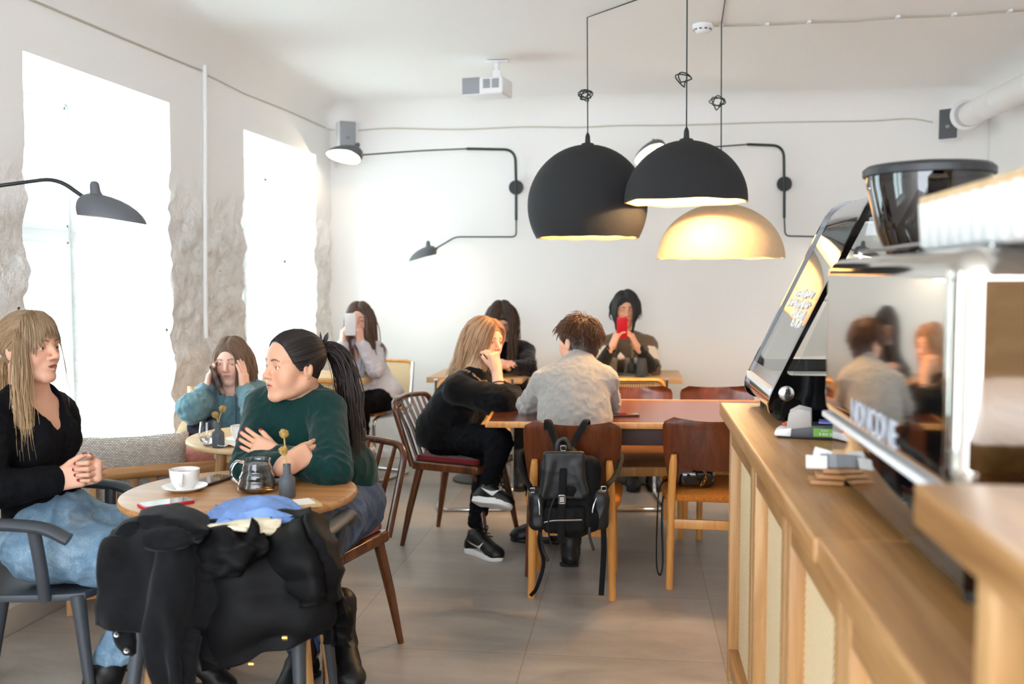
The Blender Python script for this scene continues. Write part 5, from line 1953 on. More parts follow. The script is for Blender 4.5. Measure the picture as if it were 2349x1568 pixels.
for nm, px_, py_, s1, s2 in (('buckle', 1289, 1145, 0.026, 0.034), ('strap_ring', 1222, 1124, 0.02, 0.018), ('strap_ring', 1385, 1120, 0.02, 0.018), ('strap_ring', 1292, 1028, 0.022, 0.02)):
    c = W_(px_, py_, bd - 0.112 if nm == 'buckle' else bd - 0.06) - B0
    mb = MB()
    mb.tube([c + RT * x + UPZ * z for x, z in rrect(s1, s2, 0.005, 3)], 0.0028, 6, closed=True)
    if nm == 'buckle':
        mb.box(c, (0.018, 0.006, 0.022), Rw)
    mb.build(nm, 'chrome', bag)

# small chain bag on the seat of the other plywood chair
cbp = G(1594, 1116, 0.455)
t = thing('chain_bag', 'small black leather bag with gold chain on the orange chair seat', 'bag', cbp)
f = Field(v_(cbp) - [0.14, 0.12, 0.02], v_(cbp) + [0.14, 0.12, 0.16], 0.004)
f.rbox(cbp + V3((0, 0, 0.048)), (0.085, 0.04, 0.048), 0.03, Rw, 0.0)
f.ell(cbp + V3((0.0, -0.012, 0.062)), (0.08, 0.04, 0.032), Rw, 0.01)
me = f.mesh('b', cbp, folds(0.0018, 45, 17)); put(me, 'pouch', 'black_gloss', t)
mb = MB()
for i in range(9):
    c = cbp + RT * (0.018 + 0.022 * math.sin(i * 0.35)) - FW * (0.048 + 0.004 * math.sin(i)) + UPZ * (0.018 + 0.0095 * i) - cbp
    a = RT if i % 2 else (RT * 0.4 + FW * 0.9)
    mb.tube([c + a * (0.006 * math.cos(k * PI / 4)) + UPZ * (0.008 * math.sin(k * PI / 4)) for k in range(8)], 0.0018, 5, closed=True)
mb.build('chain', 'brass', t)
mb = MB()
sp = [G(1560, 1108, 0.47), P(1530, 1100, 4.50), P(1513, 1120, 4.42), P(1508, 1180, 4.42), P(1506, 1290, 4.42), P(1514, 1318, 4.42), P(1521, 1290, 4.43), P(1519, 1190, 4.44), P(1522, 1140, 4.46), P(1540, 1118, 4.52)]
mb.tube([p - cbp for p in smooth_path(sp, 6)], 0.006, 8, flat=0.4); mb.build('shoulder_strap', 'leather_black', t)

# ------------------------------------------------------------------ coats piled over the near armchair
m_ = fabric('wool_black', (17, 17, 19), 330, var=0.25, sheen=0.06)
fabric('puffer_black', (14, 13, 14), 420, rough=0.6, var=0.15, bstr=0.25)
fabric('scarf_blue', (120, 150, 204), 500, var=0.12, vscale=30)
fabric('cloth_cream', (226, 212, 184), 400, var=0.06)


def drape(nm, net, mat, parent, base, nr=14, nc=10, th=0.016, amp=0.012, fq=16, seed=1, vert=0.6, extra=None):
    """thick draped cloth through a control net of (px,py,d)"""
    g = net_surface([[P(*q) for q in row] for row in net], nr, nc)
    R = len(g); K = len(g[0])
    r = np.random.default_rng(seed)
    ph = r.uniform(0, 6.28, 6)
    out = []; nr_ = []
    for i in range(R):
        row = []; nrow = []
        for j in range(K):
            a = g[min(i + 1, R - 1)][j] - g[max(i - 1, 0)][j]; b2 = g[i][min(j + 1, K - 1)] - g[i][max(j - 1, 0)]
            n_ = b2.cross(a)
            n_ = n_.normalized() if n_.length > 1e-9 else -FW
            if n_.dot(FW) > 0:
                n_ = -n_ if abs(n_.dot(FW)) > 0.25 else n_
            u = j / (K - 1); v = i / (R - 1)
            s_ = math.sin(u * fq + ph[0] + 1.6 * math.sin(v * 3 + ph[1])) * (0.35 + v * vert) + 0.5 * math.sin(u * fq * 0.5 + v * 7 + ph[2]) + 0.45 * math.sin(v * 11 + u * 4 + ph[3]) * (1 - vert)
            s_ += 1.1 * mnoise.noise(V3((u * 5, v * 5, seed)))
            d_ = amp * s_
            if extra:
                d_ += extra(u, v)
            row.append(g[i][j] + n_ * d_ - base); nrow.append(n_)
        out.append(row); nr_.append(nrow)
    mb = MB(); mb.slab(out, lambda i, j: -nr_[i][j] * th)
    return mb.build(nm, mat, parent, smooth=180, bevel=0)


cl = at(-0.93, 2.60)
coat = thing('wool_coat', 'black wool coat draped over the near armchair, on the side of the woman in jeans', 'coat', V3((cl.x, cl.y, 0.3)))
drape('body', [[(236, 1270, 2.74), (300, 1250, 2.76), (380, 1240, 2.78), (480, 1250, 2.78)],
               [(262, 1222, 2.62), (320, 1190, 2.66), (395, 1178, 2.68), (478, 1192, 2.66)],
               [(232, 1262, 2.50), (300, 1245, 2.50), (390, 1240, 2.50), (492, 1250, 2.52)],
               [(222, 1330, 2.44), (300, 1330, 2.42), (400, 1330, 2.41), (500, 1335, 2.44)],
               [(210, 1392, 2.43), (300, 1400, 2.40), (400, 1410, 2.38), (505, 1420, 2.42)],
               [(212, 1436, 2.43), (300, 1448, 2.41), (400, 1490, 2.39), (500, 1530, 2.42)]], 'wool_black', coat, coat.location, amp=0.011, fq=13, seed=3)
drape('lapel', [[(325, 1180, 2.60), (370, 1172, 2.62), (430, 1176, 2.62), (472, 1194, 2.62)],
                [(318, 1208, 2.50), (365, 1205, 2.49), (420, 1206, 2.49), (478, 1222, 2.51)],
                [(330, 1250, 2.44), (375, 1256, 2.43), (420, 1244, 2.43), (462, 1240, 2.46)]], 'wool_black', coat, coat.location, nr=8, nc=8, amp=0.004, fq=6, seed=8)
drape('sleeve', [[(322, 1215, 2.53), (362, 1213, 2.50), (408, 1212, 2.50), (456, 1218, 2.53)],
                 [(322, 1340, 2.425), (362, 1345, 2.375), (412, 1345, 2.370), (458, 1340, 2.43)],
                 [(328, 1430, 2.41), (364, 1440, 2.36), (408, 1442, 2.355), (450, 1430, 2.42)],
                 [(340, 1520, 2.40), (370, 1530, 2.35), (404, 1535, 2.35), (436, 1520, 2.41)],
                 [(356, 1620, 2.40), (378, 1625, 2.36), (402, 1628, 2.36), (424, 1615, 2.41)]], 'wool_black', coat, coat.location, nr=12, nc=10, amp=0.010, fq=12, seed=5, th=0.022)
drape('cuff_tab', [[(258, 1425, 2.46), (300, 1430, 2.44)], [(262, 1470, 2.46), (302, 1475, 2.44)], [(282, 1502, 2.46), (304, 1505, 2.45)]], 'wool_black', coat, coat.location, nr=5, nc=5, amp=0.002, seed=2)
for px_, py_ in ((268, 1454), (291, 1491)):
    c = P(px_, py_, 2.435) - coat.location
    mb = MB(); mb.lathe([(0.003, 0.003), (0.006, 0.004), (0.008, 0.001), (0.008, 0)], 14, c, Matrix.Rotation(rad(90), 3, 'X')); mb.build('snap_button', 'zip_silver', coat)

cr_ = at(-0.62, 2.60)
puf = thing('puffer_jacket', 'black quilted jacket draped over the near armchair under the blue scarf', 'jacket', V3((cr_.x, cr_.y, 0.3)))


def quilt(u, v):
    return 0.010 * abs(math.sin(v * 9.5 + 0.9 * math.sin(u * 3)))


drape('body', [[(445, 1270, 2.76), (540, 1262, 2.78), (640, 1240, 2.78), (720, 1215, 2.78)],
               [(440, 1208, 2.64), (540, 1200, 2.66), (650, 1190, 2.66), (716, 1178, 2.66)],
               [(452, 1280, 2.50), (560, 1275, 2.47), (660, 1262, 2.47), (732, 1225, 2.50)],
               [(452, 1370, 2.46), (560, 1370, 2.41), (670, 1365, 2.41), (758, 1330, 2.46)],
               [(455, 1450, 2.45), (560, 1450, 2.39), (680, 1430, 2.40), (764, 1412, 2.46)],
               [(462, 1540, 2.45), (560, 1520, 2.41), (640, 1478, 2.41), (752, 1450, 2.45)]], 'puffer_black', puf, puf.location, amp=0.009, fq=9, seed=11, extra=quilt, th=0.03)
drape('sleeve', [[(600, 1205, 2.56), (650, 1200, 2.53), (700, 1190, 2.54), (735, 1205, 2.60)],
                 [(612, 1270, 2.46), (668, 1265, 2.41), (720, 1258, 2.42), (752, 1262, 2.50)],
                 [(650, 1340, 2.43), (700, 1335, 2.38), (740, 1325, 2.39), (766, 1318, 2.47)],
                 [(668, 1390, 2.43), (712, 1388, 2.39), (745, 1380, 2.40), (766, 1372, 2.47)]], 'puffer_black', puf, puf.location, nr=10, nc=8, amp=0.006, fq=8, seed=21, th=0.03, extra=lambda u, v: 0.009 * abs(math.sin(v * 10)))
drape('sleeve', [[(440, 1225, 2.55), (520, 1205, 2.50), (600, 1215, 2.50)],
                 [(442, 1290, 2.46), (530, 1270, 2.40), (618, 1255, 2.44)],
                 [(446, 1335, 2.44), (520, 1325, 2.40), (590, 1300, 2.44)]], 'puffer_black', puf, puf.location, nr=10, nc=10, amp=0.012, fq=8, seed=27, th=0.03)
drape('hood', [[(728, 1380, 2.62), (755, 1378, 2.58), (778, 1388, 2.62)], [(735, 1430, 2.58), (762, 1430, 2.53), (783, 1428, 2.58)], [(738, 1468, 2.58), (762, 1480, 2.55), (776, 1470, 2.60)]], 'puffer_black', puf, puf.location, nr=8, nc=8, amp=0.008, seed=31, th=0.03)
for px_, py_ in ((654, 1462), (577, 1522)):
    c = P(px_, py_, 2.36) - puf.location
    mb = MB(); mb.tube([c - RT * 0.006, c + RT * 0.006], 0.006, 10); mb.build('toggle', 'brass', puf)
zp = [P(x_, y_, d_) - puf.location for x_, y_, d_ in ((700, 1172, 2.66), (716, 1182, 2.63), (726, 1200, 2.58))]
mb = MB(); mb.tube(smooth_path(zp, 5), 0.004, 6); mb.build('zip', 'brass', puf)

sl = at(-0.66, 2.66)
scarf = thing('scarf', 'light blue scarf heaped on the black quilted jacket at the table edge', 'scarf', V3((sl.x, sl.y, 0.74)))
drape('cloth', [[(500, 1178, 2.80), (560, 1158, 2.84), (630, 1160, 2.84), (680, 1180, 2.80)],
                [(490, 1190, 2.70), (550, 1162, 2.72), (630, 1166, 2.72), (686, 1192, 2.70)],
                [(482, 1206, 2.60), (550, 1192, 2.59), (625, 1186, 2.58), (688, 1206, 2.60)],
                [(474, 1224, 2.57), (550, 1210, 2.55), (620, 1202, 2.54), (684, 1210, 2.57)]], 'scarf_blue', scarf, scarf.location, nr=14, nc=12, amp=0.008, fq=8, seed=41, th=0.02,
      extra=lambda u, v: 0.018 * (abs(math.sin(v * 11 + u * 6 + 2 * math.sin(u * 4))) - 0.5))
cc_ = thing('cream_cloth', 'cream cloth peeping out below the light blue scarf', 'cloth', V3((sl.x, sl.y, 0.72)))
drape('cloth', [[(480, 1212, 2.60), (540, 1204, 2.60), (600, 1196, 2.59), (644, 1190, 2.60)],
                [(476, 1216, 2.53), (540, 1208, 2.52), (600, 1204, 2.51), (646, 1200, 2.53)],
                [(500, 1218, 2.51), (540, 1216, 2.49), (600, 1218, 2.48), (636, 1214, 2.50)]], 'cloth_cream', cc_, cc_.location, nr=8, nc=8, amp=0.004, fq=7, seed=51, th=0.012)

# dark jacket on the pale armchair by the window
jb = at(-1.28, 4.70)
jk = thing('dark_jacket', 'dark blue grey jacket slung over the arm of the pale wooden armchair', 'jacket', V3((jb.x, jb.y, 0.4)))
drape('body', [[(432, 962, 4.75), (455, 958, 4.75), (490, 955, 4.78)], [(432, 985, 4.60), (465, 985, 4.57), (500, 985, 4.60)], [(440, 1040, 4.58), (470, 1045, 4.55), (505, 1045, 4.58)]],
      fabric('jacket_slate', (62, 64, 78), 300), jk, jk.location, nr=8, nc=8, amp=0.014, fq=9, seed=61, th=0.02)
# ------------------------------------------------------------------ people
def tinted(name, rough=0.5, weave=None, sheen=0.0, sss=0.0, spec=0.3):
    m, nt, b = new_mat(name)
    at_ = nt.nodes.new('ShaderNodeAttribute'); at_.attribute_name = 'tint'
    nt.links.new(at_.outputs['Color'], b.inputs['Base Color'])
    b.inputs['Roughness'].default_value = rough
    b.inputs['Specular IOR Level'].default_value = spec
    if sheen:
        b.inputs['Sheen Weight'].default_value = sheen
    if sss:
        b.inputs['Subsurface Weight'].default_value = sss
        b.inputs['Subsurface Radius'].default_value = (0.012, 0.005, 0.003)
    if weave:
        bump(nt, b, noise_n(nt, coords(nt), weave, 2), 0.3, 0.002)
    return m


tinted('skin', 0.48, sss=0.12, spec=0.35)
tinted('hair', 0.42, spec=0.45)
tinted('eye', 0.12, spec=0.6)
tinted('striped_knit', 0.9, 300, 0.2)


def lc(c):
    return np.array(lin(c)[:3])


class Head:
    """head frame: x to the person's right, y where the face looks, z up"""

    def __init__(s, c, f, up=(0, 0, 1), hs=1.0):
        s.c = V3(c); f = V3(f).normalized()
        u = V3(up); u = (u - f * u.dot(f)).normalized()
        x = f.cross(u)
        s.R = Matrix((x, f, u)).transposed()
        s.Rn = np.array(s.R)
        s.hs = hs

    def w(s, x, y, z):
        return s.c + s.R @ (V3((x, y, z)) * s.hs)

    def loc(s, W):
        return ((W - v_(s.c)[None, :]) @ s.Rn) / s.hs


def head_at(px, py, d, feat, f, up=(0, 0, 1), hs=1.0):
    """head placed so that a feature (head coordinates) is seen at a pixel"""
    H = Head((0, 0, 0), f, up, hs)
    H.c = P(px, py, d) - H.R @ (V3(feat) * hs)
    return H


EYE_R = (.0318, .083, .001); EYE_L = (-.0318, .083, .001); EYES = (0, .083, .001)


def add_head(F, H, neck, nr=0.056, fat=0.0, smile=0.0, mouth=0.0, eye=1.0, chin=1.0, nose=1.0, nlen=0.0):
    k = H.hs
    R = H.Rn

    def E(x, y, z, a, b_, c_, kk=0.012, mode='u'):
        F.ell(H.w(x, y, z), (a * k, b_ * k, c_ * k), R, kk * k, mode)

    def K(p, q, ra, rb, kk=0.012, mode='u'):
        F.cone(H.w(*p), H.w(*q), ra * k, rb * k, kk * k, mode)
    F.cone(H.w(0, -0.022, -0.05), neck, nr * k * 0.96, nr * 1.08, 0.02)
    E(0, -0.010, 0.035, .074, .094, .078, 0.01)
    E(0, .030, .030, .064, .061, .062, 0.02)
    E(0, .034, -.030, .056, .054, .070, 0.02)
    E(0, .028, -.074, .042 + fat, .050, .030, 0.02)
    for s in (-1, 1):
        K((s * .051, -.004, -.050), (s * .016, .068, -.098), .018 + fat * .6, .0155, 0.025)
        E(s * .036, .054, -.034, .024 + fat, .0265 + fat * .6, .027 + fat, 0.02)
        E(s * .050, .043, -.012, .016, .025, .012, 0.02)
    E(0, .0745, -.100, .0185, .0165 * chin, .0150, 0.016)
    E(0, .0765, -.060, .029, .0205, .024, 0.015)
    K((-.036, .0735, .0205), (.036, .0735, .0205), .0125, .0125, 0.016)
    for s in (-1, 1):
        E(s * .0325, .0955, -.001, .0180, .0185, .0120, 0.011, 's')
    K((0, .0835, .014), (0, .1070 + nlen, -.025), .0080, .0100 * nose, 0.011)
    E(0, .1105 + nlen, -.029, .0105 * nose, .0108, .0095 * nose, 0.006)
    for s in (-1, 1):
        E(s * .0118 * nose, .0975 + nlen * .6, -.0335, .0070 * nose, .0105, .0070, 0.006)
        E(s * .0058, .1060 + nlen, -.0400, .0030, .0050, .0030, 0.003, 's')
        E(s * .0318, .0735, .001, .0158, .0146, .0130, 0.004)
        if eye > 0.05:
            E(s * .0318, .0890, -.0008, .0130, .0100, .0050 * eye, 0.0015, 's')
        else:
            E(s * .0318, .0895, -.006, .0130, .0050, .0010, 0.002, 's')
        up = smile * 0.005
        K((s * .0205, .0870, -.0605 + up), (s * 0.003, .0968, -.0565 + mouth * .3), .0026, .0040, 0.004)
        K((s * .0185, .0870, -.0635 + up), (0, .0955, -.0675 - mouth), .0028, .0048, 0.004)
    E(0, .1, -.0615 - mouth * .3 + smile * .002, .0195, .012, .0011 + mouth * .75, 0.0015, 's')
    for s in (-1, 1):
        E(s * .0745, -.010, -.008, .0095, .0175, .0300, 0.005)
        E(s * .0845, -.006, -.004, .0070, .0095, .0170, 0.004, 's')


def face_color(H, skin, lips, brow, blush=0.15, brow_h=0.0):
    s0 = lc(skin); lp = lc(lips); bw = lc(brow)
    pk = s0 * np.array([1.02, 0.78, 0.74])

    def fn(W, base=None):
        p = H.loc(W)
        col = np.tile(s0, (len(W), 1)) if base is None else base
        x, y, z = p[:, 0], p[:, 1], p[:, 2]
        front = (y > 0.045) & (np.abs(z) < 0.12) & (np.abs(x) < 0.08)
        ax = np.abs(x)
        # blush on cheeks and nose tip
        g = np.exp(-(((ax - .042) / .02) ** 2 + ((z + .028) / .02) ** 2)) + 0.7 * np.exp(-((x / .014) ** 2 + ((z + .030) / .012) ** 2))
        g = np.clip(g * blush * front, 0, 1)[:, None] * 2
        col = col * (1 - g) + pk * g
        # lips
        e = (ax / .0215) ** 2 + ((z + .0618) / (.0098 - .004 * ax / .0215)) ** 2
        wl = np.clip((1.05 - e) / .3, 0, 1) * (y > .075) * .8
        ml = np.clip((.0016 - np.abs(z + .0612)) / .0012, 0, 1) * (ax < .020) * (y > .075) * .6
        col = col * (1 - wl[:, None]) + lp * wl[:, None]
        col = col * (1 - ml[:, None]) + lp * .3 * ml[:, None]
        # brows
        zc = .0215 + brow_h + .004 * np.sin(np.clip((ax - .010) / .036, 0, 1) * 2.4) - 0.003 * np.clip((ax - .036) / .012, 0, 1)
        th = .0034 * (1 - .5 * np.clip((ax - .020) / .028, 0, 1))
        wb = np.clip((th - np.abs(z - zc)) / .0015 + .5, 0, 1) * (ax > .011) * (ax < .048) * (y > .05) * .85
        col = col * (1 - wb[:, None]) + bw * wb[:, None]
        # lash line
        e2 = ((ax - .0318) / .0150) ** 2 + ((z - .0002) / .0068) ** 2
        wl2 = np.clip(1 - np.abs(e2 - .92) / .28, 0, 1) * (z > -.0015) * (y > .055) * .85
        col = col * (1 - wl2[:, None]) + bw * 0.5 * wl2[:, None]
        return col
    return fn


def add_eyes(parent, base, H, iris, gaze):
    g = V3(gaze).normalized()
    up = UPZ if abs(g.z) < .9 else V3((0, 1, 0))
    s = g.cross(up).normalized(); u = s.cross(g)
    for sx in (-1, 1):
        c = H.w(sx * .0318, .0733, .001)
        r = .0126 * H.hs
        angs = [0.02, .12, .22, .24, .36, .47, .50, .56, .8, 1.1, 1.5, 2.0, 2.6, 3.1]
        n = 20
        vs = []; cols = []; fs = []
        for i, a in enumerate(angs):
            for k in range(n):
                t = 2 * PI * k / n
                vs.append(c + (g * math.cos(a) + (s * math.cos(t) + u * math.sin(t)) * math.sin(a)) * r * (1.02 if a < .5 else 1) - base)
                cols.append((0.004, 0.004, 0.004) if a < .23 else (lc(iris) if a < .49 else ((.05, .04, .04) if a < .53 else (.72, .70, .68))))
        for i in range(len(angs) - 1):
            for k in range(n):
                k2 = (k + 1) % n
                fs.append((i * n + k, (i + 1) * n + k, (i + 1) * n + k2, i * n + k2))
        fs.append(tuple(range(n)))
        me = bpy.data.meshes.new('eye'); me.from_pydata([tuple(x) for x in vs], [], fs)
        ca = me.color_attributes.new('tint', 'FLOAT_COLOR', 'POINT')
        ca.data.foreach_set('color', np.array([(*q, 1) for q in cols], dtype=np.float32).ravel())
        me.shade_smooth()
        put(me, 'eye', 'eye', parent)


def add_hand(F, wrist, d, n, side, curl=(.35, .4, .45, .5), thumb=(0.5, 0.35), sc=1.0, spread=0.06, nails=None, k=0.004, tcurl=0.3):
    """wrist point, finger direction d, palm faces n; curl = bend per joint of the four fingers (radians)"""
    d = V3(d).normalized(); n = V3(n); n = (n - d * n.dot(d)).normalized()
    t = d.cross(n) if side == 'R' else n.cross(d)      # towards the thumb
    w = V3(wrist)
    L = 0.088 * sc
    R = np.array(Matrix((t, d, n)).transposed())
    c = w + d * L * 0.52
    F.rbox(c, (.0385 * sc, L * 0.56, .0145 * sc), .0135 * sc, R, 0.012)
    F.ell(w + d * .022 * sc + t * .016 * sc + n * .008 * sc, (.017 * sc, .026 * sc, .014 * sc), R, 0.01)
    F.cone(w - d * .03, w + d * .03 * sc, .0245 * sc, .022 * sc, 0.016, flat=(n, 1.25))
    lens = (.072, .080, .074, .058)
    tips = []
    for i in range(4):
        off = (.0285 - .019 * i) * sc
        root = w + d * (L * (1.0 if i in (1, 2) else 0.955)) + t * off
        a = 0.0
        ang = (1.5 - i) * spread
        dd = (d * math.cos(ang) + t * math.sin(ang)).normalized()
        p = root - dd * .012
        r0 = (.0090, .0092, .0088, .0078)[i] * sc
        seg = [lens[i] * q * sc for q in (.45, .31, .26)]
        for j in range(3):
            a += curl[i] * (1.0 if j < 2 else .7)
            e = dd * math.cos(a) + n * math.sin(a)
            q = p + e * (seg[j] + (.012 if j == 0 else 0))
            r1 = r0 * (.92 if j < 2 else .82)
            F.cone(p, q, r0, r1, k if j == 0 else 0.002)
            p, r0 = q, r1
        nrm = -dd * math.sin(a) * -1 * 0 + (dd * math.sin(a) - n * math.cos(a))
        tips.append((p + e * r0 * .35 + nrm * r0 * .75, nrm, e))
    # thumb leaves the side of the palm near its base
    a0, a1 = thumb
    r = w + d * .022 * sc + t * .026 * sc + n * .004 * sc
    e = (d * math.cos(a0) + t * math.sin(a0) + n * a1).normalized()
    p1 = r + e * .038 * sc
    F.cone(r, p1, .0135 * sc, .0112 * sc, 0.008)
    e2 = (e + (d - t * .4) * tcurl + n * tcurl * .4).normalized()
    p2 = p1 + e2 * .028 * sc
    F.cone(p1, p2, .0108 * sc, .0098 * sc, 0.002)
    e3 = (e2 + (d - t * .3) * tcurl * .6).normalized()
    p3 = p2 + e3 * .022 * sc
    F.cone(p2, p3, .0098 * sc, .0078 * sc, 0.002)
    nrm = (-n * .6 + t * .8).normalized()
    tips.append((p3 + nrm * .006, nrm, e3))
    if nails is not None:
        nails += tips
    return tips


def lobe(F, c, r, ax, k=0.03):
    F.ell(c, r, ax, k)


def frame(right, up):
    """3x3 with columns right, front, up"""
    up = V3(up).normalized(); r = V3(right); r = (r - up * r.dot(up)).normalized()
    f = up.cross(r)
    return np.array(Matrix((r, f, up)).transposed())


def torso(F, J, add=0.0, wd=1.0, bust=0.0, shr=0.052, hips=True, belly=1.0):
    pel, ch, nk, sl, sr = J['pelvis'], J['chest'], J['neck'], J['shL'], J['shR']
    right = (sr - sl)
    A = frame(right, nk - pel)
    B = frame(right, nk - ch)
    hipdir = J.get('hipdir', right)
    Ah = frame(hipdir, UPZ)
    mid = pel.lerp(ch, .5)
    if hips:
        F.ell(pel, (.165 * wd + add, .120 * wd + add, .115 + add), Ah, 0.04)
    F.ell(mid, (.128 * wd * belly + add, .098 * wd * belly + add, .15 + add), A, 0.05)
    F.ell(ch, (.140 * wd + add, .100 * wd + add, .150 + add), B, 0.05)
    F.ell(ch.lerp(nk, .5), (.125 * wd + add, .078 * wd + add, .10 + add), B, 0.04)
    F.cone(sl, sr, shr + add, shr + add, 0.04)
    top = nk + (nk - ch).normalized() * 0.02
    F.cone(sl.lerp(nk, .25), top, .042 + add, .040 + add * .5, 0.03); F.cone(sr.lerp(nk, .25), top, .042 + add, .040 + add * .5, 0.03)
    if bust:
        f = V3(B[:, 1]); r = V3(B[:, 0])
        for s in (-1, 1):
            F.ell(ch + f * (.075 * wd) + r * s * .062 * wd - V3(B[:, 2]) * .005, (.058 * bust + add, .050 * bust + add, .056 * bust + add), B, 0.035)


def arm(F, J, s, r, k=0.02, upto=1.0, puff=0.0):
    sh, el, wr = J['sh' + s], J['el' + s], J['wr' + s]
    if puff:
        F.ell(sh.lerp(el, .18), (r[0] + puff, r[0] + puff, r[0] + puff * 1.2), None, 0.03)
    F.cone(sh, el, r[0], r[1], k + 0.015)
    F.cone(el, el.lerp(wr, upto), r[1], r[2], k)


def legs(F, J, r, k=0.025, shin=1.0):
    for s in 'LR':
        if 'kn' + s in J:
            F.cone(J['hip' + s], J['kn' + s], r[0], r[1], k + 0.02)
            F.cone(J['kn' + s], J['kn' + s].lerp(J['an' + s], shin), r[1] * .97, r[2], k)


def bounds(pts, m=0.16):
    a = np.array([v_(p) for p in pts])
    return a.min(0) - m, a.max(0) + m


def box_at(p, r):
    p = v_(p); return (p - r, p + r)


# ---- hair
def push_out(p, cols):
    for c in cols:
        if c[0] == 'e':
            _, cc, R, r = c
            q = R.transposed() @ (p - cc)
            q = V3((q.x / r[0], q.y / r[1], q.z / r[2]))
            l = q.length
            if 1e-6 < l < 1:
                q = q / l
                p = cc + R @ V3((q.x * r[0], q.y * r[1], q.z * r[2]))
        else:
            _, a, b_, r = c
            ba = b_ - a; t = max(0, min(1, (p - a).dot(ba) / max(ba.length_squared, 1e-9)))
            q = p - (a + ba * t)
            if 1e-6 < q.length < r:
                p = a + ba * t + q.normalized() * r
    return p


def fall(root, d0, length, cols, step=0.013, grav=1.0, stiff=0.72, drift=None, wav=0.0, seed=0):
    """a lock of hair falling over the colliders"""
    pts = [root]; d = V3(d0).normalized(); p = V3(root)
    n = int(length / step)
    for i in range(n):
        g = V3((0, 0, -1)) * grav
        if drift is not None:
            g = g + V3(drift) * (0.6 if i < n * .6 else .9)
        d = (d * stiff + g * (1 - stiff)).normalized()
        q = p + d * step
        if wav:
            q = q + V3((mnoise.noise(V3((seed, i * .25, 0))), mnoise.noise(V3((seed, i * .25, 5))), 0)) * wav
        q = push_out(q, cols)
        d2 = q - p
        if d2.length > 1e-5:
            d = d2.normalized()
        p = q
        pts.append(p)
    return pts


class Locks:
    def __init__(s, base):
        s.mb = MB(); s.cols = []; s.base = V3(base)

    def add(s, pts, r, c0, c1, flat=.55, n=6, up=None, tip=.25, root=.7):
        m = len(pts)
        rr = [r * (root + (1 - root) * min(1, i / 3)) * (1 - (1 - tip) * max(0, (i / (m - 1) - .55) / .45) ** 1.3) for i in range(m)]
        a = len(s.mb.v)
        s.mb.tube([p - s.base for p in pts], rr, n, flat=flat, up=up)
        c0 = lc(c0) if max(c0) > 1 else np.array(c0); c1 = lc(c1) if max(c1) > 1 else np.array(c1)
        for i in range(m):
            t = i / (m - 1)
            s.cols += [(*(c0 * (1 - t) + c1 * t), 1)] * n

    def build(s, parent, name='hair'):
        me = bpy.data.meshes.new(name)
        me.from_pydata(s.mb.v, [], s.mb.f)
        ca = me.color_attributes.new('tint', 'FLOAT_COLOR', 'POINT')
        ca.data.foreach_set('color', np.array(s.cols, dtype=np.float32).ravel())
        me.shade_smooth()
        return put(me, name, 'hair', parent)


def mixc(a, b_, t):
    return lc(a) * (1 - t) + lc(b_) * t


def scalp_cap(H, base, parent, col, thick=0.008, cuts=(), h=0.004, name='hair', nape=1.0, plane=None, extra=None):
    """hair mass hugging the skull; cuts = ellipsoids (x,y,z,rx,ry,rz) removed in head coordinates"""
    F = Field(v_(H.c) - .16, v_(H.c) + .16, h)
    k = H.hs
    F.ell(H.w(0, -.010, .036), ((.074 + thick) * k, (.094 + thick) * k, (.078 + thick) * k), H.Rn, 0.0)
    F.ell(H.w(0, .024, .034), ((.066 + thick) * k, (.060 + thick) * k, (.062 + thick) * k), H.Rn, 0.015)
    F.ell(H.w(0, -.045 + .015 * (1 - nape) * 4, -.030 + .02 * (1 - nape) * 4), ((.062 + thick) * k * nape, (.058 + thick) * k * nape, (.058 + thick) * k * nape), H.Rn, 0.02)
    if extra:
        extra(F)
    if plane:
        F.cut_plane(H.w(*plane[0]), H.R @ V3(plane[1]))
    for c in cuts:
        F.ell(H.w(*c[:3]), (c[3] * k, c[4] * k, c[5] * k), H.Rn, 0.006, 's')
    c_ = lc(col)
    me = F.mesh(name, base, None, lambda W: np.tile(c_, (len(W), 1)))
    return put(me, name, 'hair', parent)


def skull(H, add=.006):
    k = H.hs
    return [('e', H.w(0, -.010, .036), H.R, ((.074 + add) * k, (.094 + add) * k, (.078 + add) * k)),
            ('e', H.w(0, .026, .020), H.R, ((.064 + add) * k, (.062 + add) * k, (.075 + add) * k)),
            ('e', H.w(0, .030, -.045), H.R, ((.058 + add) * k, (.052 + add) * k, (.065 + add) * k))]


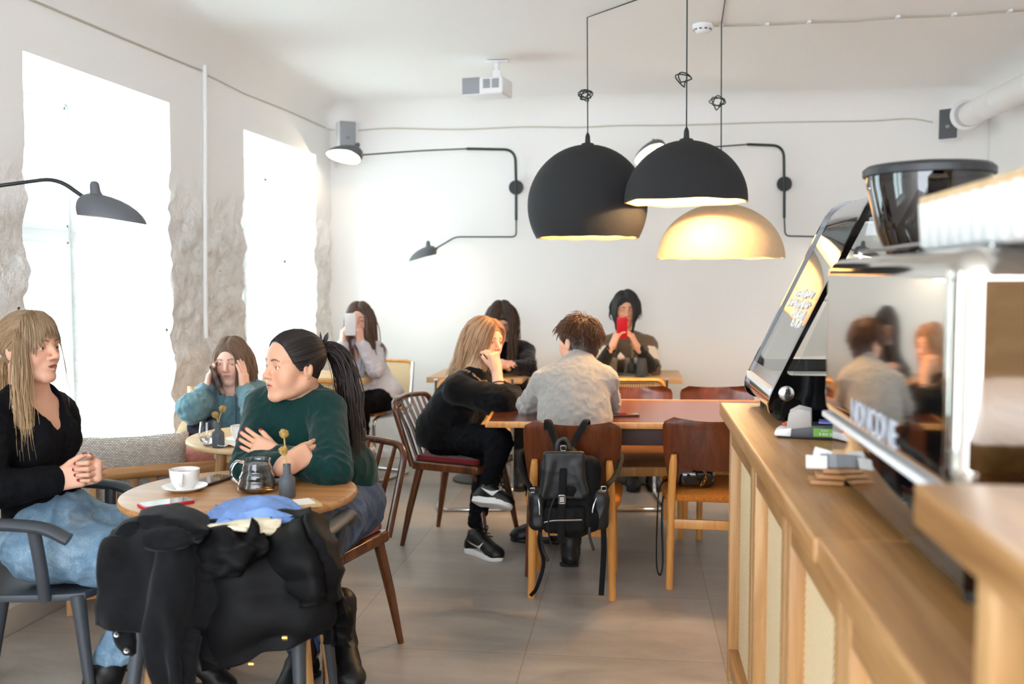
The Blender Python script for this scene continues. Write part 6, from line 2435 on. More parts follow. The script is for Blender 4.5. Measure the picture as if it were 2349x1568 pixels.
def parted_hair(H, base, parent, length, body_cols, c_root, c_tip, c_alt, n=700, part=0.0, r=.003, back=True, seed=1, drift=None, inward=0.0, even=.0, vol=1.0, y_front=.078, wav=.002, flare=1.0):
    rr = random.Random(seed)
    Lk = Locks(base)
    C_ = skull(H) + body_cols
    k = H.hs
    for i in range(n):
        s = -1 if i % 2 else 1
        t = rr.random()
        y = y_front - (y_front + .085) * t ** .9
        z = .036 + .078 * math.sqrt(max(0.02, 1 - ((y + .01) / .098) ** 2)) + .006
        x0 = part + s * rr.uniform(.001, .012)
        lay = rr.uniform(0, 1)
        root = H.w(x0, y, z)
        d0 = H.R @ V3((s * 1.0, -.25 * (.3 + t) + rr.uniform(-.12, .12), .06))
        ln = length * (rr.uniform(.86, 1.04) if not even else rr.uniform(.97, 1.02))
        add = lay * .014 * vol
        cc = skull(H, .006 + add) + body_cols
        pts = fall(root, d0, ln + .10, cc, drift=drift if not isinstance(drift, tuple) else drift[0 if s > 0 else 1], wav=wav, seed=i * 1.7 + seed)
        if inward:
            m = len(pts); tgt = H.w(0, -.01, -.12)
            for q in range(m):
                f_ = max(0, (q / m - .7) / .3)
                v = tgt - pts[q]; v.z = 0
                pts[q] = pts[q] + v * (inward * f_ * f_)
        mixv = rr.random()
        Lk.add(pts, r * rr.uniform(.7, 1.25) * k, mixc(c_root, c_alt, mixv * .5), mixc(c_tip, c_alt, mixv * .6), flat=rr.uniform(.4, .7), up=H.R @ V3((0, 0, 1)))
    if back:
        for i in range(int(n * .45)):
            a = rr.uniform(-1.25, 1.25)
            root = H.w(math.sin(a) * .062, -.012 - math.cos(a) * .078, .036 + rr.uniform(.0, .06))
            cc = skull(H, .006 + rr.random() * .014 * vol) + body_cols
            pts = fall(root, H.R @ V3((math.sin(a) * .4, -math.cos(a) * .6, -.3)), length * rr.uniform(.8, 1.0) - .01, cc, wav=wav, seed=i * 2.3 + seed)
            if inward:
                m = len(pts); tgt = H.w(0, -.01, -.12)
                for q in range(m):
                    f_ = max(0, (q / m - .7) / .3)
                    v = tgt - pts[q]; v.z = 0
                    pts[q] = pts[q] + v * (inward * f_ * f_)
            mixv = rr.random()
            Lk.add(pts, r * rr.uniform(.8, 1.3) * k, mixc(c_root, c_alt, mixv * .5), mixc(c_tip, c_alt, mixv * .6), flat=.6)
    return Lk


def nail_paint(nails, col, rad_=.0062):
    c = lc(col)

    def fn(W, base):
        for p, nrm, e in nails:
            q = W - v_(p)[None, :]
            along = q @ v_(e); out = q @ v_(nrm)
            lat = np.sqrt(np.maximum((q ** 2).sum(1) - along ** 2 - out ** 2, 0))
            m = (np.abs(along) < rad_ * 1.1) & (lat < rad_ * .85) & (out > -.0035) & (out < .006)
            base[m] = c
        return base
    return fn


def shoe(parent, base, ankle, toe, up, style='boot', h=0.005, mats=('leather_black', 'rubber_black'), shaft=.12, sc=1.0, shaft_top=None):
    """ankle joint, toe point on the sole line, up = normal of the sole"""
    a = V3(ankle); t = V3(toe); u = V3(up).normalized()
    d = (t - a); d = (d - u * d.dot(u)).normalized()
    sole = t.dot(u)          # height of the sole along u
    hp = a + u * (sole - a.dot(u))          # under the ankle
    heel = hp - d * .045 * sc
    sd = d.cross(u)
    R = np.array(Matrix((sd, d, u)).transposed())
    pts = [a, t, heel]
    st = shaft_top if shaft_top is not None else a + u * shaft
    F = Field(*bounds(pts + [st], .09), h)
    F.cone(a + u * .0, heel + u * .045 + d * .01, .040 * sc, .036 * sc, .02)
    F.cone(a - u * .01 + d * .03, t - d * .045 * sc + u * .035, .044 * sc, .040 * sc, .03, flat=(u, 1.15))
    F.ell(t - d * .048 * sc + u * .030, (.043 * sc, .052 * sc, .030 * sc), R, .02)
    F.ell(heel + u * .032 + d * .012, (.033 * sc, .036 * sc, .038 * sc), R, .02)
    if style in ('boot',):
        F.cone(a, st, .044 * sc, .050 * sc, .02)
    else:
        F.cone(a - u * .005, a + u * .012, .040 * sc, .038 * sc, .012)
        F.cone(a + u * .040 - d * .008, a + u * .075 - d * .004, .030 * sc, .032 * sc, .006, 's')
    F.cut_plane(hp + u * .012, -u)
    me = F.mesh('u', base, folds(.0022, 42, 7))
    o = put(me, 'boot' if style == 'boot' else 'sneaker', mats[0], parent)
    # sole
    mb = MB()
    prof = [(-.043, -.040), (-.030, -.052), (0, -.056), (.030, -.052), (.036, -.03), (.031, .03), (.040, .10), (.043, .15), (.034, .19), (.012, .213), (-.012, .213), (-.034, .19), (-.043, .15), (-.039, .10), (-.031, .03), (-.037, -.03)]
    Lg = ((t - hp).dot(d)) / .213
    M = Matrix((sd, d, u)).transposed()
    th = .030 if style == 'sneaker' else .020
    pr = [V3((x * 1.06 * sc, y * Lg if y > 0 else y * sc, 0)) for x, y in prof]
    pr = [V3((p.x, p.y, 0)) for p in smooth_path([V3(p) for p in pr], 4, True)]
    rows = [[hp + M @ V3((p.x * k_, p.y * (1 if p.y < 0 else 1) * (.5 + .5 * k_), z)) - base for p in pr] for z, k_ in ((0.0, .95), (.004, 1.0), (th * .7, 1.02), (th, .97))]
    mb.grid(rows, closed=True)
    mb.add(rows[0], [tuple(range(len(pr)))]); mb.add(rows[-1], [tuple(range(len(pr)))])
    s = mb.build('sole', mats[1], o, smooth=60)
    return o, (hp, d, u, sd)


def swoosh(parent, base, fr, side, mat='rubber_white', s=1.0, fwd=.050, upz=.060):
    """white curved tick laid on the flank of a sneaker"""
    from mathutils.bvhtree import BVHTree
    me = parent.data
    bvh = BVHTree.FromPolygons([v.co.copy() for v in me.vertices], [tuple(p.vertices) for p in me.polygons])
    hp, d, u, sd = fr
    n = 22
    rows = [[], [], []]
    for i in range(n + 1):
        t = i / n
        x = (-.052 + .112 * t) * s
        zt = (-.020 + .050 * max(0, t - .30) ** 1.3 if t > .30 else -.020 + .42 * (.30 - t) ** 1.9)
        w = .030 * min(1, t * 3.6) ** .8 * (1 - t) ** 1.15 + .001
        for q, zz in enumerate((zt, zt + w * .5, zt + w)):
            p = hp + d * (fwd - x) + u * (upz + zz * s) - base
            h = bvh.ray_cast(p + sd * side * .15, -sd * side)
            rows[q].append((h[0] if h[0] is not None else p + sd * side * .045) + sd * side * .0012)
    mb = MB(); mb.slab(rows, -sd * side * .002)
    return mb.build('emblem', mat, parent, smooth=0)


def combed(Lk, H, starts, tie, n, r, c0, c1, rr, loose=1.0, jit=.012, k0=.0835):
    """hair drawn over the skull from starts (function -> head point) to the tie"""
    for i in range(n):
        e0 = starts()
        p0 = H.w(*e0)
        pts = []
        k_ = H.hs
        c_ = H.w(0, -.01, .036)
        jl = loose * (1 + rr.uniform(-.008, jit))
        for k in range(13):
            p = p0.lerp(tie, k / 12)
            if k < 12:
                d = H.R.transposed() @ (p - c_)
                e = V3((d.x / (.082 * k_), d.y / (.102 * k_), d.z / (.086 * k_))).normalized()
                p = c_ + H.R @ V3((e.x * k0 * k_, e.y * (k0 + .020) * k_, e.z * (k0 + .004) * k_)) * jl
            pts.append(p)
        Lk.add(pts, r * rr.uniform(.6, 1.2), c0(), c1(), .45, n=5)
def person(label, pelvis):
    return thing('person', label, 'person', V3((pelvis.x, pelvis.y, 0)), 0, None)


def body_mesh(F, t, base, H, fc, nails=None, nailcol=None, disp=None):
    np_ = nail_paint(nails, nailcol) if nails else None

    def colf(W):
        c = fc(W)
        if np_:
            c = np_(W, c)
        return c
    me = F.mesh('body', base, disp, colf)
    return put(me, 'body', 'skin', t)


def cloth(F, t, base, name, mat, amp=0.004, fq=26, seed=1, disp=None, color=None):
    me = F.mesh(name, base, disp or folds(amp, fq, seed), color)
    return put(me, name, mat, t)


def arm_folds(J, amp=.006, seed=1, fq=22):
    """general creases, stronger around the elbows"""
    base = folds(amp * .5, fq, seed); strong = folds(amp * 1.3, fq * 1.5, seed + 3)
    els = [J[q] for q in ('elL', 'elR') if q in J]

    def fn(W):
        w_ = np.zeros(len(W))
        for e in els:
            w_ = np.maximum(w_, np.exp(-((W - v_(e)[None, :]) ** 2).sum(1) / .10 ** 2))
        return base(W) + strong(W) * w_
    return fn


# ================= woman in the black blouse and light jeans
J = dict(pelvis=at(-1.475, 3.14, .555), chest=P(66, 1003, 3.14), neck=P(70, 908, 3.14))
tf = CR(.985, -.17).normalized(); tr_ = tf.cross(UPZ)
J['shR'] = P(56, 938, 3.0); J['shL'] = P(106, 935, 3.27)
J['shR'] = J['chest'] + UPZ * .052 + tr_ * .165 - tf * .03; J['shL'] = J['chest'] + UPZ * .058 - tr_ * .150 - tf * .015
J['hipdir'] = CR(.0, -1)
J['elR'] = P(-38, 1128, 2.90); J['wrR'] = P(128, 1100, 3.02)
J['elL'] = P(108, 1110, 3.42); J['wrL'] = P(205, 1078, 3.11)
J['hipR'] = J['pelvis'] + CR(.02, -.085); J['hipL'] = J['pelvis'] + CR(.02, .085)
J['knR'] = at(-1.02, 2.98, .52); J['knL'] = at(-1.02, 3.27, .525)
J['anR'] = P(246, 1530, 3.0); J['anL'] = at(-1.10, 3.28, .14)
HL = head_at(97, 798, 3.06, EYE_R, CR(.95, -.31, .03), UPZ + CR(-.05, .02), 0.93)
t = person('seated woman in a black blouse and light blue jeans with straight bangs, hands clasped', J['pelvis'])
base = t.location
lo, hi = bounds([J[k] for k in J if k not in ('hipdir',)] + [HL.c], .14)
F = Field(lo, hi, .008, [box_at(HL.c, .135), box_at(P(182, 1078, 3.1), .10)], .0027)
F.cone(J['pelvis'], J['chest'], .09, .09, .05)
F.ell(J['chest'], (.12, .085, .13), frame(tr_, UPZ), .05)
F.cone(J['shL'], J['shR'], .042, .042, .03)
F.ell(J['chest'].lerp(J['neck'], .75), (.15, .062, .05), frame(tr_, UPZ), .04)
f_ = V3(frame(tr_, UPZ)[:, 1])
for s in (-1, 1):
    F.ell(J['chest'] + f_ * .062 + tr_ * s * .058 + UPZ * .01, (.052, .045, .050), frame(tr_, UPZ), .03)
for s in 'LR':
    pass
legs(F, J, (.075, .05, .036))
add_head(F, HL, J['neck'] + UPZ * .005, .056, mouth=.0035, eye=.95, chin=1.05)
nails = []
arm(F, J, 'R', (.040, .034, .025))
add_hand(F, J['wrR'], CR(.97, .10, .16), CR(-.05, .98, -.10), 'R', (.42, .44, .46, .50), (.62, .15), .93, .02, nails, tcurl=.25)
nails[:] = nails[4:]
dL = CR(.60, -.78, .08).normalized()
J['wrL'] = P(227, 1080, 3.030) - dL * .088
add_hand(F, J['wrL'], dL, CR(-.86, -.42, .03), 'L', (1.15, .42, .30, .28) if False else (.95, .92, .92, .95), (.5, .3), .92, .05, nails)
arm(F, J, 'L', (.040, .034, .025))
body_mesh(F, t, base, HL, face_color(HL, (214, 164, 138), (172, 96, 86), (112, 82, 62), .16), nails, (140, 18, 30))
add_eyes(t, base, HL, (96, 74, 54), CR(.97, -.25, .0))
# blouse: sweetheart neckline, puffed sleeves
F = Field(lo, hi, .0055)
Jt = dict(J)
torso(F, Jt, .012, .90, 1.08, .045, hips=False, belly=.92)
F.ell(J['pelvis'].lerp(J['chest'], .30), (.135, .105, .10), frame(tr_, UPZ), .04)
for s in 'LR':
    arm(F, J, s, (.066, .058, .046 if s == 'R' else .036), .02, .93 if s == 'R' else .70, .022)
f3 = frame(tr_, UPZ)
nk = J['chest'] + f_ * .10 + UPZ * .155
F.ell(nk, (.082, .10, .100), f3, .010, 's')
F.ell(nk + UPZ * .09 - f_ * .06, (.10, .14, .09), f3, .012, 's')
F.ell(nk - UPZ * .085 + f_ * .02, (.030, .07, .045), f3, .02, 's')
fabric('crepe_black', (15, 15, 18), 240, var=.25, bstr=.7, bdist=.004)
cloth(F, t, base, 'blouse', 'crepe_black', disp=arm_folds(J, .005, 5, 60))
mb = MB()
for k in range(4):
    mb.sphere(J['chest'] + f_ * (.150 - .012 * k) + UPZ * (.040 - .035 * k) - base, .006, 8, 6)
mb.build('button', 'crepe_black', t)
# jeans
m, nt, b = new_mat('denim_light')
v = coords(nt)
f1 = noise_n(nt, v, 9.0, 4, .6, .4); f2 = noise_n(nt, coords(nt, (1, 1, .4)), 420, 2, .5)
ad = _math(nt, 'MULTIPLY_ADD', f2, .4, f1)
nt.links.new(ramp(nt, ad, [(.45, lin((74, 100, 126))), (.70, lin((108, 136, 158))), (.95, lin((160, 182, 196)))]), b.inputs['Base Color'])
b.inputs['Roughness'].default_value = .85
bump(nt, b, f2, .3, .002)
F = Field(lo, hi, .006)
F.ell(J['pelvis'] + UPZ * .01, (.170, .140, .125), frame(CR(0, -1), UPZ), .04)
F.ell(J['pelvis'] + UPZ * .10 + CR(.01, 0), (.145, .115, .07), frame(CR(0, -1), UPZ), .04)
legs(F, J, (.100, .084, .064), .025, .9)
F.cut_plane(J['anR'] + UPZ * .03, V3((0, 0, -1)))
F.cut_plane(J['pelvis'] + UPZ * .17, V3((0.1, 0, 1)))
jn = cloth(F, t, base, 'jeans', 'denim_light', .007, 48, 8)
shoe(t, base, J['anR'] + V3((0, 0, -.02)), P(178, 1640, 2.95), UPZ * .85 + CR(.35, 0), 'boot', shaft=.15, sc=1.0)
shoe(t, base, J['anL'], at(-.93, 3.26, .0), UPZ, 'boot', shaft=.13)
mb = MB()
lb = J['anR'] + CR(.055, -.01, -.01) - base
mb.tube(smooth_path([lb, lb + CR(.03, -.02, .015), lb + CR(.045, -.03, -.02), lb + CR(.01, -.035, -.03), lb + CR(.03, -.02, -.07)], 6), .003, 6); mb.build('lace', 'rubber_black', t)
mb = MB(); rc = J['wrR'] + CR(.10, .0, .03) - base
mb.tube([rc + CR(.0, math.cos(a) * .0105, math.sin(a) * .0105) for a in [2 * PI * k / 16 for k in range(16)]], .0018, 6, closed=True); mb.build('ring', 'zip_silver', t)
# hair: bangs, long front strands, tied back
sh_col = [('c', J['shL'], J['shR'], .075), ('c', J['neck'], HL.c, .052), ('e', J['chest'], Matrix(frame(tr_, UPZ)), (.155, .125, .17))]
CB, CT, CA = (126, 100, 74), (188, 152, 108), (214, 184, 142)
scalp_cap(HL, base, t, (132, 106, 78), .0065, nape=.86, cuts=[(0, .105, -.050, .070, .062, .100), (.058, .060, -.060, .05, .045, .08), (-.058, .060, -.060, .05, .045, .08)])
Lk = Locks(base); rr = random.Random(11)
tieL = HL.w(0, -.100, -.040)
combed(Lk, HL, lambda: (lambda a, q: (math.sin(a) * .066 * q, .020 + math.cos(a) * .052 * q, .112 - .040 * q * q))(rr.uniform(-3.1, 3.1), rr.uniform(.05, 1)), tieL, 700, .0020, lambda: mixc(CB, CA, rr.random() * .35), lambda: mixc(CB, CT, rr.random()), rr, 1.02, .035)
combed(Lk, HL, lambda: (rr.choice((-1, 1)) * rr.uniform(.070, .080), rr.uniform(-.03, .035), rr.uniform(.0, .07)), tieL, 260, .0020, lambda: mixc(CB, CA, rr.random() * .35), lambda: mixc(CB, CT, rr.random()), rr, 1.03, .03)
for i in range(520):                      # bangs
    x = rr.uniform(-.052, .070)
    root = HL.w(x * .60, .030 + rr.uniform(-.03, .015), .110 - 3.2 * x * x)
    pts = fall(root, HL.R @ V3((x * 7, 1.0, .05)), .101 + .75 * max(0, abs(x) - .025) + rr.uniform(-.012, .006), skull(HL, .009 + rr.random() * .006), step=.010, stiff=.66, wav=.0008, seed=i * .13)
    Lk.add(pts, .0015 * rr.uniform(.6, 1.2), mixc(CB, CA, rr.random() * .4), mixc((122, 96, 70), CA, rr.random() * .45), .5, n=5, up=HL.R @ V3((0, 1, 0)))
for i in range(210):                      # long strands before the ear on both sides
    s = 1 if i < 206 else -1
    root = HL.w(s * (.062 + rr.uniform(0, .008)), .036 + rr.uniform(-.022, .020), .055 + rr.uniform(-.02, .03))
    pts = fall(root, HL.R @ V3((s * .3, .1, -1)), (.37 if s > 0 else .30) * rr.uniform(.6, 1.05), skull(HL, .010 + rr.random() * .006) + sh_col, drift=HL.R @ V3((0, .07, 0)), wav=.0016, seed=i * .21 + 300)
    Lk.add(pts, .0016 * rr.uniform(.5, 1.2), mixc(CB, CA, rr.random() * .5), mixc(CT, CA, rr.random()), .5, n=5)
for i in range(260):                      # tail behind the shoulder
    root = tieL + HL.R @ V3((rr.uniform(-.018, .022), rr.uniform(-.01, .01), rr.uniform(-.015, .015)))
    pts = fall(root, HL.R @ V3((rr.uniform(-.1, .35), -.3, -1)), .26 * rr.uniform(.6, 1.1), skull(HL, .012) + sh_col, wav=.003, seed=i * .3 + 500)
    Lk.add(pts, .0020 * rr.uniform(.6, 1.2), mixc(CB, CT, .3 + rr.random() * .5), mixc(CT, CA, rr.random()), .5, n=5)
Lk.build(t)

# ================= woman in the dark green sweater
J = dict(pelvis=at(-.655, 3.60, .575), chest=P(680, 985, 3.45), neck=P(690, 908, 3.41))
J['shR'] = P(603, 932, 3.47); J['shL'] = P(748, 942, 3.36)
J['hipdir'] = CR(-.92, .40)
J['elR'] = P(572, 1068, 3.25); J['wrR'] = P(660, 1066, 3.10)
J['elL'] = P(762, 1078, 3.16); J['wrL'] = P(634, 1046, 3.20)
J['hipR'] = J['pelvis'] + CR(-.095, .02, -.0); J['hipL'] = J['pelvis'] + CR(.085, -.04, -.0)
J['knR'] = at(-.95, 3.22, .53); J['knL'] = at(-.655, 3.10, .53)
J['anR'] = P(707, 1490, 3.40); J['anL'] = P(768, 1445, 3.42)
HG = head_at(635, 842, 3.27, EYE_L, CR(-.74, -.67, .02), UPZ + CR(-.05, -.06), 1.0)
t = person('woman in a dark green sweater with long dark ponytail, arms crossed on the table', J['pelvis'])
base = t.location
lo, hi = bounds([J[k] for k in J if k not in ('hipdir',)] + [HG.c], .15)
F = Field(lo, hi, .008, [box_at(HG.c, .145), box_at(P(600, 1020, 3.2), .085), box_at(P(690, 1040, 3.08), .085)], .0027)
torso(F, J, 0, 1.0, 0, .045)
for s in 'LR':
    arm(F, J, s, (.046, .040, .029))
legs(F, J, (.085, .06, .042))
add_head(F, HG, J['neck'], .062, fat=.0095, smile=.4, eye=.85, nose=1.08, nlen=-.0045)
nails = []
add_hand(F, J['wrL'], CR(-.88, .10, .44), CR(.25, .85, -.2), 'L', (.16, .18, .18, .16), (.35, .3), .90, .055, nails, tcurl=.1)
add_hand(F, J['wrR'], CR(.74, .56, .40), CR(-.3, .8, -.3), 'R', (.3, .35, .35, .35), (.2, .3), .92, .02, None)
body_mesh(F, t, base, HG, face_color(HG, (218, 166, 136), (190, 116, 106), (62, 44, 36), .2), nails, (178, 14, 28))
add_eyes(t, base, HG, (58, 38, 26), CR(-.88, -.46, .02))
fabric('knit_green', (15, 49, 46), 300, var=.14, sheen=.15, vscale=90)
F = Field(lo, hi, .0055)
torso(F, J, .014, 1.02, 1.2, .044, hips=True, belly=1.15)
F.ell(J['pelvis'] + UPZ * .11 + CR(.01, .0), (.160, .130, .15), frame(CR(-.92, .4), UPZ), .05)
arm(F, J, 'L', (.066, .062, .040), .012, .92); arm(F, J, 'R', (.060, .056, .040), .012, .80)
F.cut_plane(J['pelvis'] + UPZ * .015, V3((0, 0, -1)))
cloth(F, t, base, 'sweater', 'knit_green', disp=arm_folds(J, .006, 15, 46))
F = Field(v_(J['neck']) - .11, v_(J['neck']) + .11, .005)
nkv = (HG.c - J['neck']).normalized()
F.cone(J['neck'] - nkv * .01, J['neck'] + nkv * .016, .073, .070, 0); F.cone(J['neck'] + nkv * .02, J['neck'] + nkv * .09, .060, .060, .004, 's')
F.cut_plane(J['neck'] + nkv * .022, nkv)
cloth(F, t, base, 'collar', fabric('rib_black', (20, 24, 24), 300), .001)
m, nt, b = new_mat('denim_dark')
v = coords(nt)
f1 = noise_n(nt, v, 8.0, 4, .6, .4); f2 = noise_n(nt, coords(nt, (1, 1, .35)), 420, 2, .5)
ad = _math(nt, 'MULTIPLY_ADD', f2, .45, f1)
nt.links.new(ramp(nt, ad, [(.45, lin((30, 42, 66))), (.75, lin((58, 74, 102))), (.95, lin((96, 112, 138)))]), b.inputs['Base Color'])
b.inputs['Roughness'].default_value = .85
F = Field(lo, hi, .006)
F.ell(J['pelvis'] + UPZ * .0, (.175, .14, .12), frame(CR(-.92, .4), UPZ), .04)
legs(F, J, (.108, .082, .056), .03, .95)
jn = cloth(F, t, base, 'jeans', 'denim_dark', .006, 50, 18)
shoe(t, base, at(-.72, 3.38, .11), at(-.75, 3.19, 0), UPZ, 'boot', shaft=.12)
shoe(t, base, at(-.60, 3.46, .11), at(-.53, 3.28, 0), UPZ, 'boot', shaft=.14)
# hair drawn back into a tail
scalp_cap(HG, base, t, (30, 24, 24), .0045, nape=.86, plane=((0, .056, .045), (0, 1, -.42)), cuts=[(.062, .052, -.062, .045, .052, .075), (-.062, .052, -.062, .045, .052, .075), (.0745, -.008, -.012, .02, .022, .034), (-.0745, -.008, -.012, .02, .022, .034)], extra=None)
Lk = Locks(base); rr = random.Random(5)
tie = HG.w(0, -.108, .060)
CD, CE, CF_ = (26, 20, 20), (44, 34, 32), (84, 66, 58)
HLN = [V3(q) for q in ((0, .070, .090), (.034, .066, .078), (.056, .054, .046), (.066, .040, .016), (.074, .020, -.016), (.080, -.010, .026), (.076, -.034, -.010), (.060, -.055, -.050), (.03, -.078, -.068), (0, -.082, -.070))]


def hl_start():
    s_ = rr.choice((-1, 1)); q = rr.random() * 8.999
    e0 = HLN[int(q)].lerp(HLN[int(q) + 1], q - int(q))
    return (e0.x * s_, e0.y, e0.z)


combed(Lk, HG, hl_start, tie, 900, .0019, lambda: mixc(CD, CE, rr.random()), lambda: mixc(CD, CF_, rr.random() * .35), rr)
tcol = skull(HG, .010) + [('c', J['shL'], J['shR'], .10), ('c', J['neck'], HG.c, .06), ('e', J['chest'], Matrix(frame(CR(-.92, .4), UPZ)), (.18, .165, .2)), ('c', J['shL'], J['elL'], .085)]
for i in range(600):
    o_ = HG.R @ V3((rr.uniform(-.02, .02), rr.uniform(-.012, .012), rr.uniform(-.016, .016)))
    pts = fall(tie + o_, HG.R @ V3((rr.uniform(-.35, .45), -1.0, .25 + rr.uniform(-.3, .4))), .42 * rr.uniform(.65, 1.08), tcol, stiff=.82, drift=CR(.10, .05), wav=.003, seed=i + 40)
    Lk.add(pts, .0021 * rr.uniform(.5, 1.2), mixc(CD, CE, rr.random()), mixc(CE, CF_, rr.random() * .6), .5)
Lk.build(t)
mb = MB(); mb.tube([tie + HG.R @ V3((math.cos(a) * .020, .004, math.sin(a) * .020)) - base for a in [2 * PI * k / 16 for k in range(16)]], .006, 8, closed=True); mb.build('hair_tie', 'nylon_black', t)
mb = MB()
kb = tie - base
for s in (-1, 1):
    mb.tube(smooth_path([kb + HG.R @ V3((s * .004, 0, .014)), kb + HG.R @ V3((s * .018, -.004, .034)), kb + HG.R @ V3((s * .026, -.006, .052))], 4), [.007, .008, .009, .010, .010, .009, .007, .004, .002], 8, flat=.4)
mb.build('hair_bow', simple('bow_dark', (56, 50, 60), .6), t)
mb = MB()
for dz in (-.026, -.032):
    mb.sphere(HG.w(-.0835, -.002 + (dz + .026) * 1.3, dz) - base, .0028, 8, 6)
mb.build('earring', 'zip_silver', t)
# ================= woman with reddish blond hair in a black cardigan
J = dict(pelvis=at(-.345, 5.22, .575), chest=P(1048, 925, 5.16), neck=P(1086, 868, 5.10))
J['shR'] = P(1048, 893, 4.99); J['shL'] = P(1112, 885, 5.24)
J['hipdir'] = CR(-.37, -.93)
J['elR'] = P(1148, 926, 4.92); J['wrR'] = P(1139, 846, 5.0)
J['elL'] = P(1172, 916, 5.22); J['wrL'] = P(1196, 930, 4.98)
J['hipR'] = J['pelvis'] + CR(.02, -.09); J['hipL'] = J['pelvis'] + CR(.04, .085)
J['knR'] = P(1146, 1012, 4.86); J['anR'] = P(1120, 1122, 4.84)
J['knL'] = P(1118, 1050, 5.06); J['anL'] = P(1092, 1208, 5.0)
HR = head_at(1128, 785, 5.06, EYE_R, CR(.70, -.71, -.02), UPZ + CR(.06, .02), .97)
t = person('seated woman with long reddish blond hair in a black cardigan, cheek resting on her hand', J['pelvis'])
base = t.location
lo, hi = bounds([J[k] for k in J if k != 'hipdir'] + [HR.c], .15)
F = Field(lo, hi, .009, [box_at(HR.c, .135), box_at(P(1125, 815, 5.0), .09)], .0032)
torso(F, J, -.012, .88, 0, .038)
for s in 'LR':
    arm(F, J, s, (.038, .036, .025))
legs(F, J, (.07, .045, .032))
add_head(F, HR, J['neck'], .052, smile=.5, eye=1.0)
nails = []
add_hand(F, J['wrR'], CR(-.24, -.05, 1), CR(-.62, .66, .05), 'R', (.75, .85, .9, .9), (.5, .35), .92, .05, nails)
add_hand(F, J['wrL'], CR(.8, -.5, .05), CR(0, 0, -1), 'L', (.3, .3, .3, .3), sc=.92)
body_mesh(F, t, base, HR, face_color(HR, (236, 186, 158), (196, 96, 88), (128, 84, 54), .25), nails, (30, 24, 30))
add_eyes(t, base, HR, (92, 66, 44), CR(.85, -.52, .0))
fabric('wool_black_soft', (16, 16, 18), 260, var=.3, sheen=.08, bstr=.5)
F = Field(lo, hi, .0065)
torso(F, J, .022, .98, .95, .044, belly=1.1)
F.ell(J['pelvis'] + UPZ * .03 + CR(-.01, 0), (.17, .15, .12), frame(CR(-.37, -.93), UPZ), .05)
F.cone(J['shR'], J['elR'] + UPZ * .012, .066, .080, .02); F.cone(J['elR'] + UPZ * .02, J['elR'] + CR(-.05, .02, .035), .075, .06, .02)
F.cone(J['shL'], J['elL'], .064, .075, .02); F.cone(J['elL'], J['wrL'], .07, .045, .02)
F.cut_plane(J['pelvis'] + UPZ * -.055, V3((0, 0, -1)))
cloth(F, t, base, 'cardigan', 'wool_black_soft', disp=arm_folds(J, .007, 25, 40))
F = Field(lo, hi, .0065)
F.ell(J['pelvis'] - UPZ * .01, (.16, .13, .105), frame(CR(-.37, -.93), UPZ), .04)
legs(F, J, (.090, .064, .043), .025, .93)
fabric('trousers_black', (15, 15, 19), 300, var=.2)
cloth(F, t, base, 'trousers', 'trousers_black', .005, 55, 28)
for s, toe, up in (('R', P(1170, 1166, 4.70), V3(CR(.30, .42, .80))), ('L', P(1147, 1281, 4.90), UPZ)):
    an = J['an' + s]
    if s == 'L':
        an = V3((an.x, an.y, .10)) + CR(.0, -.02)
        toe = at(-.055, 4.83, 0)
        an = at(-.185, 4.98, .095)
    o, fr = shoe(t, base, an, toe, up, 'sneaker', .0045, ('leather_black', 'rubber_white'), sc=.98)
    swoosh(o, base, fr, 1)
    mb = MB()
    c0 = an + fr[1] * .06 + fr[2] * .02 - base
    for k in range(3):
        q = c0 + fr[1] * .022 * k - fr[2] * (.012 * k - .012)
        mb.tube([q - fr[3] * .026, q + fr[2] * .008, q + fr[3] * .026], .003, 6)
    mb.tube(smooth_path([c0 + fr[2] * .02, c0 + fr[2] * .05 + fr[3] * .02, c0 + fr[2] * .055 - fr[1] * .01, c0 + fr[2] * .02, c0 + fr[2] * .035 - fr[3] * .03, c0 + fr[2] * .01 - fr[3] * .03], 5), .0028, 6)
    mb.build('laces', 'rubber_black', o)
mb = MB(); q = J['elR'].lerp(J['wrR'], .58); ax = (J['wrR'] - J['elR']).normalized(); s1 = ax.orthogonal().normalized(); s2 = ax.cross(s1)
mb.tube([q + (s1 * math.cos(a) + s2 * math.sin(a)) * .0325 - base for a in [2 * PI * k / 20 for k in range(20)]], .0028, 6, closed=True); mb.build('bracelet', 'rubber_black', t)
scalp_cap(HR, base, t, (146, 96, 60), .0065, [(0, .108, -.045, .066, .062, .112), (.055, .060, -.060, .046, .048, .08), (-.055, .060, -.060, .046, .048, .08)])
bc_ = [('c', J['shL'], J['shR'], .098), ('c', J['shR'], J['elR'], .09), ('c', J['neck'], HR.c, .058), ('e', J['chest'], Matrix(frame(J['shR'] - J['shL'], J['neck'] - J['chest'])), (.17, .15, .19))]
Lk = parted_hair(HR, base, t, .30, bc_, (146, 96, 60), (190, 152, 114), (220, 188, 148), n=1100, part=-.012, r=.0026, seed=3, wav=.0016, drift=(HR.R @ V3((0, -.62, 0)), HR.R @ V3((.2, -.9, 0))))
Lk.build(t)

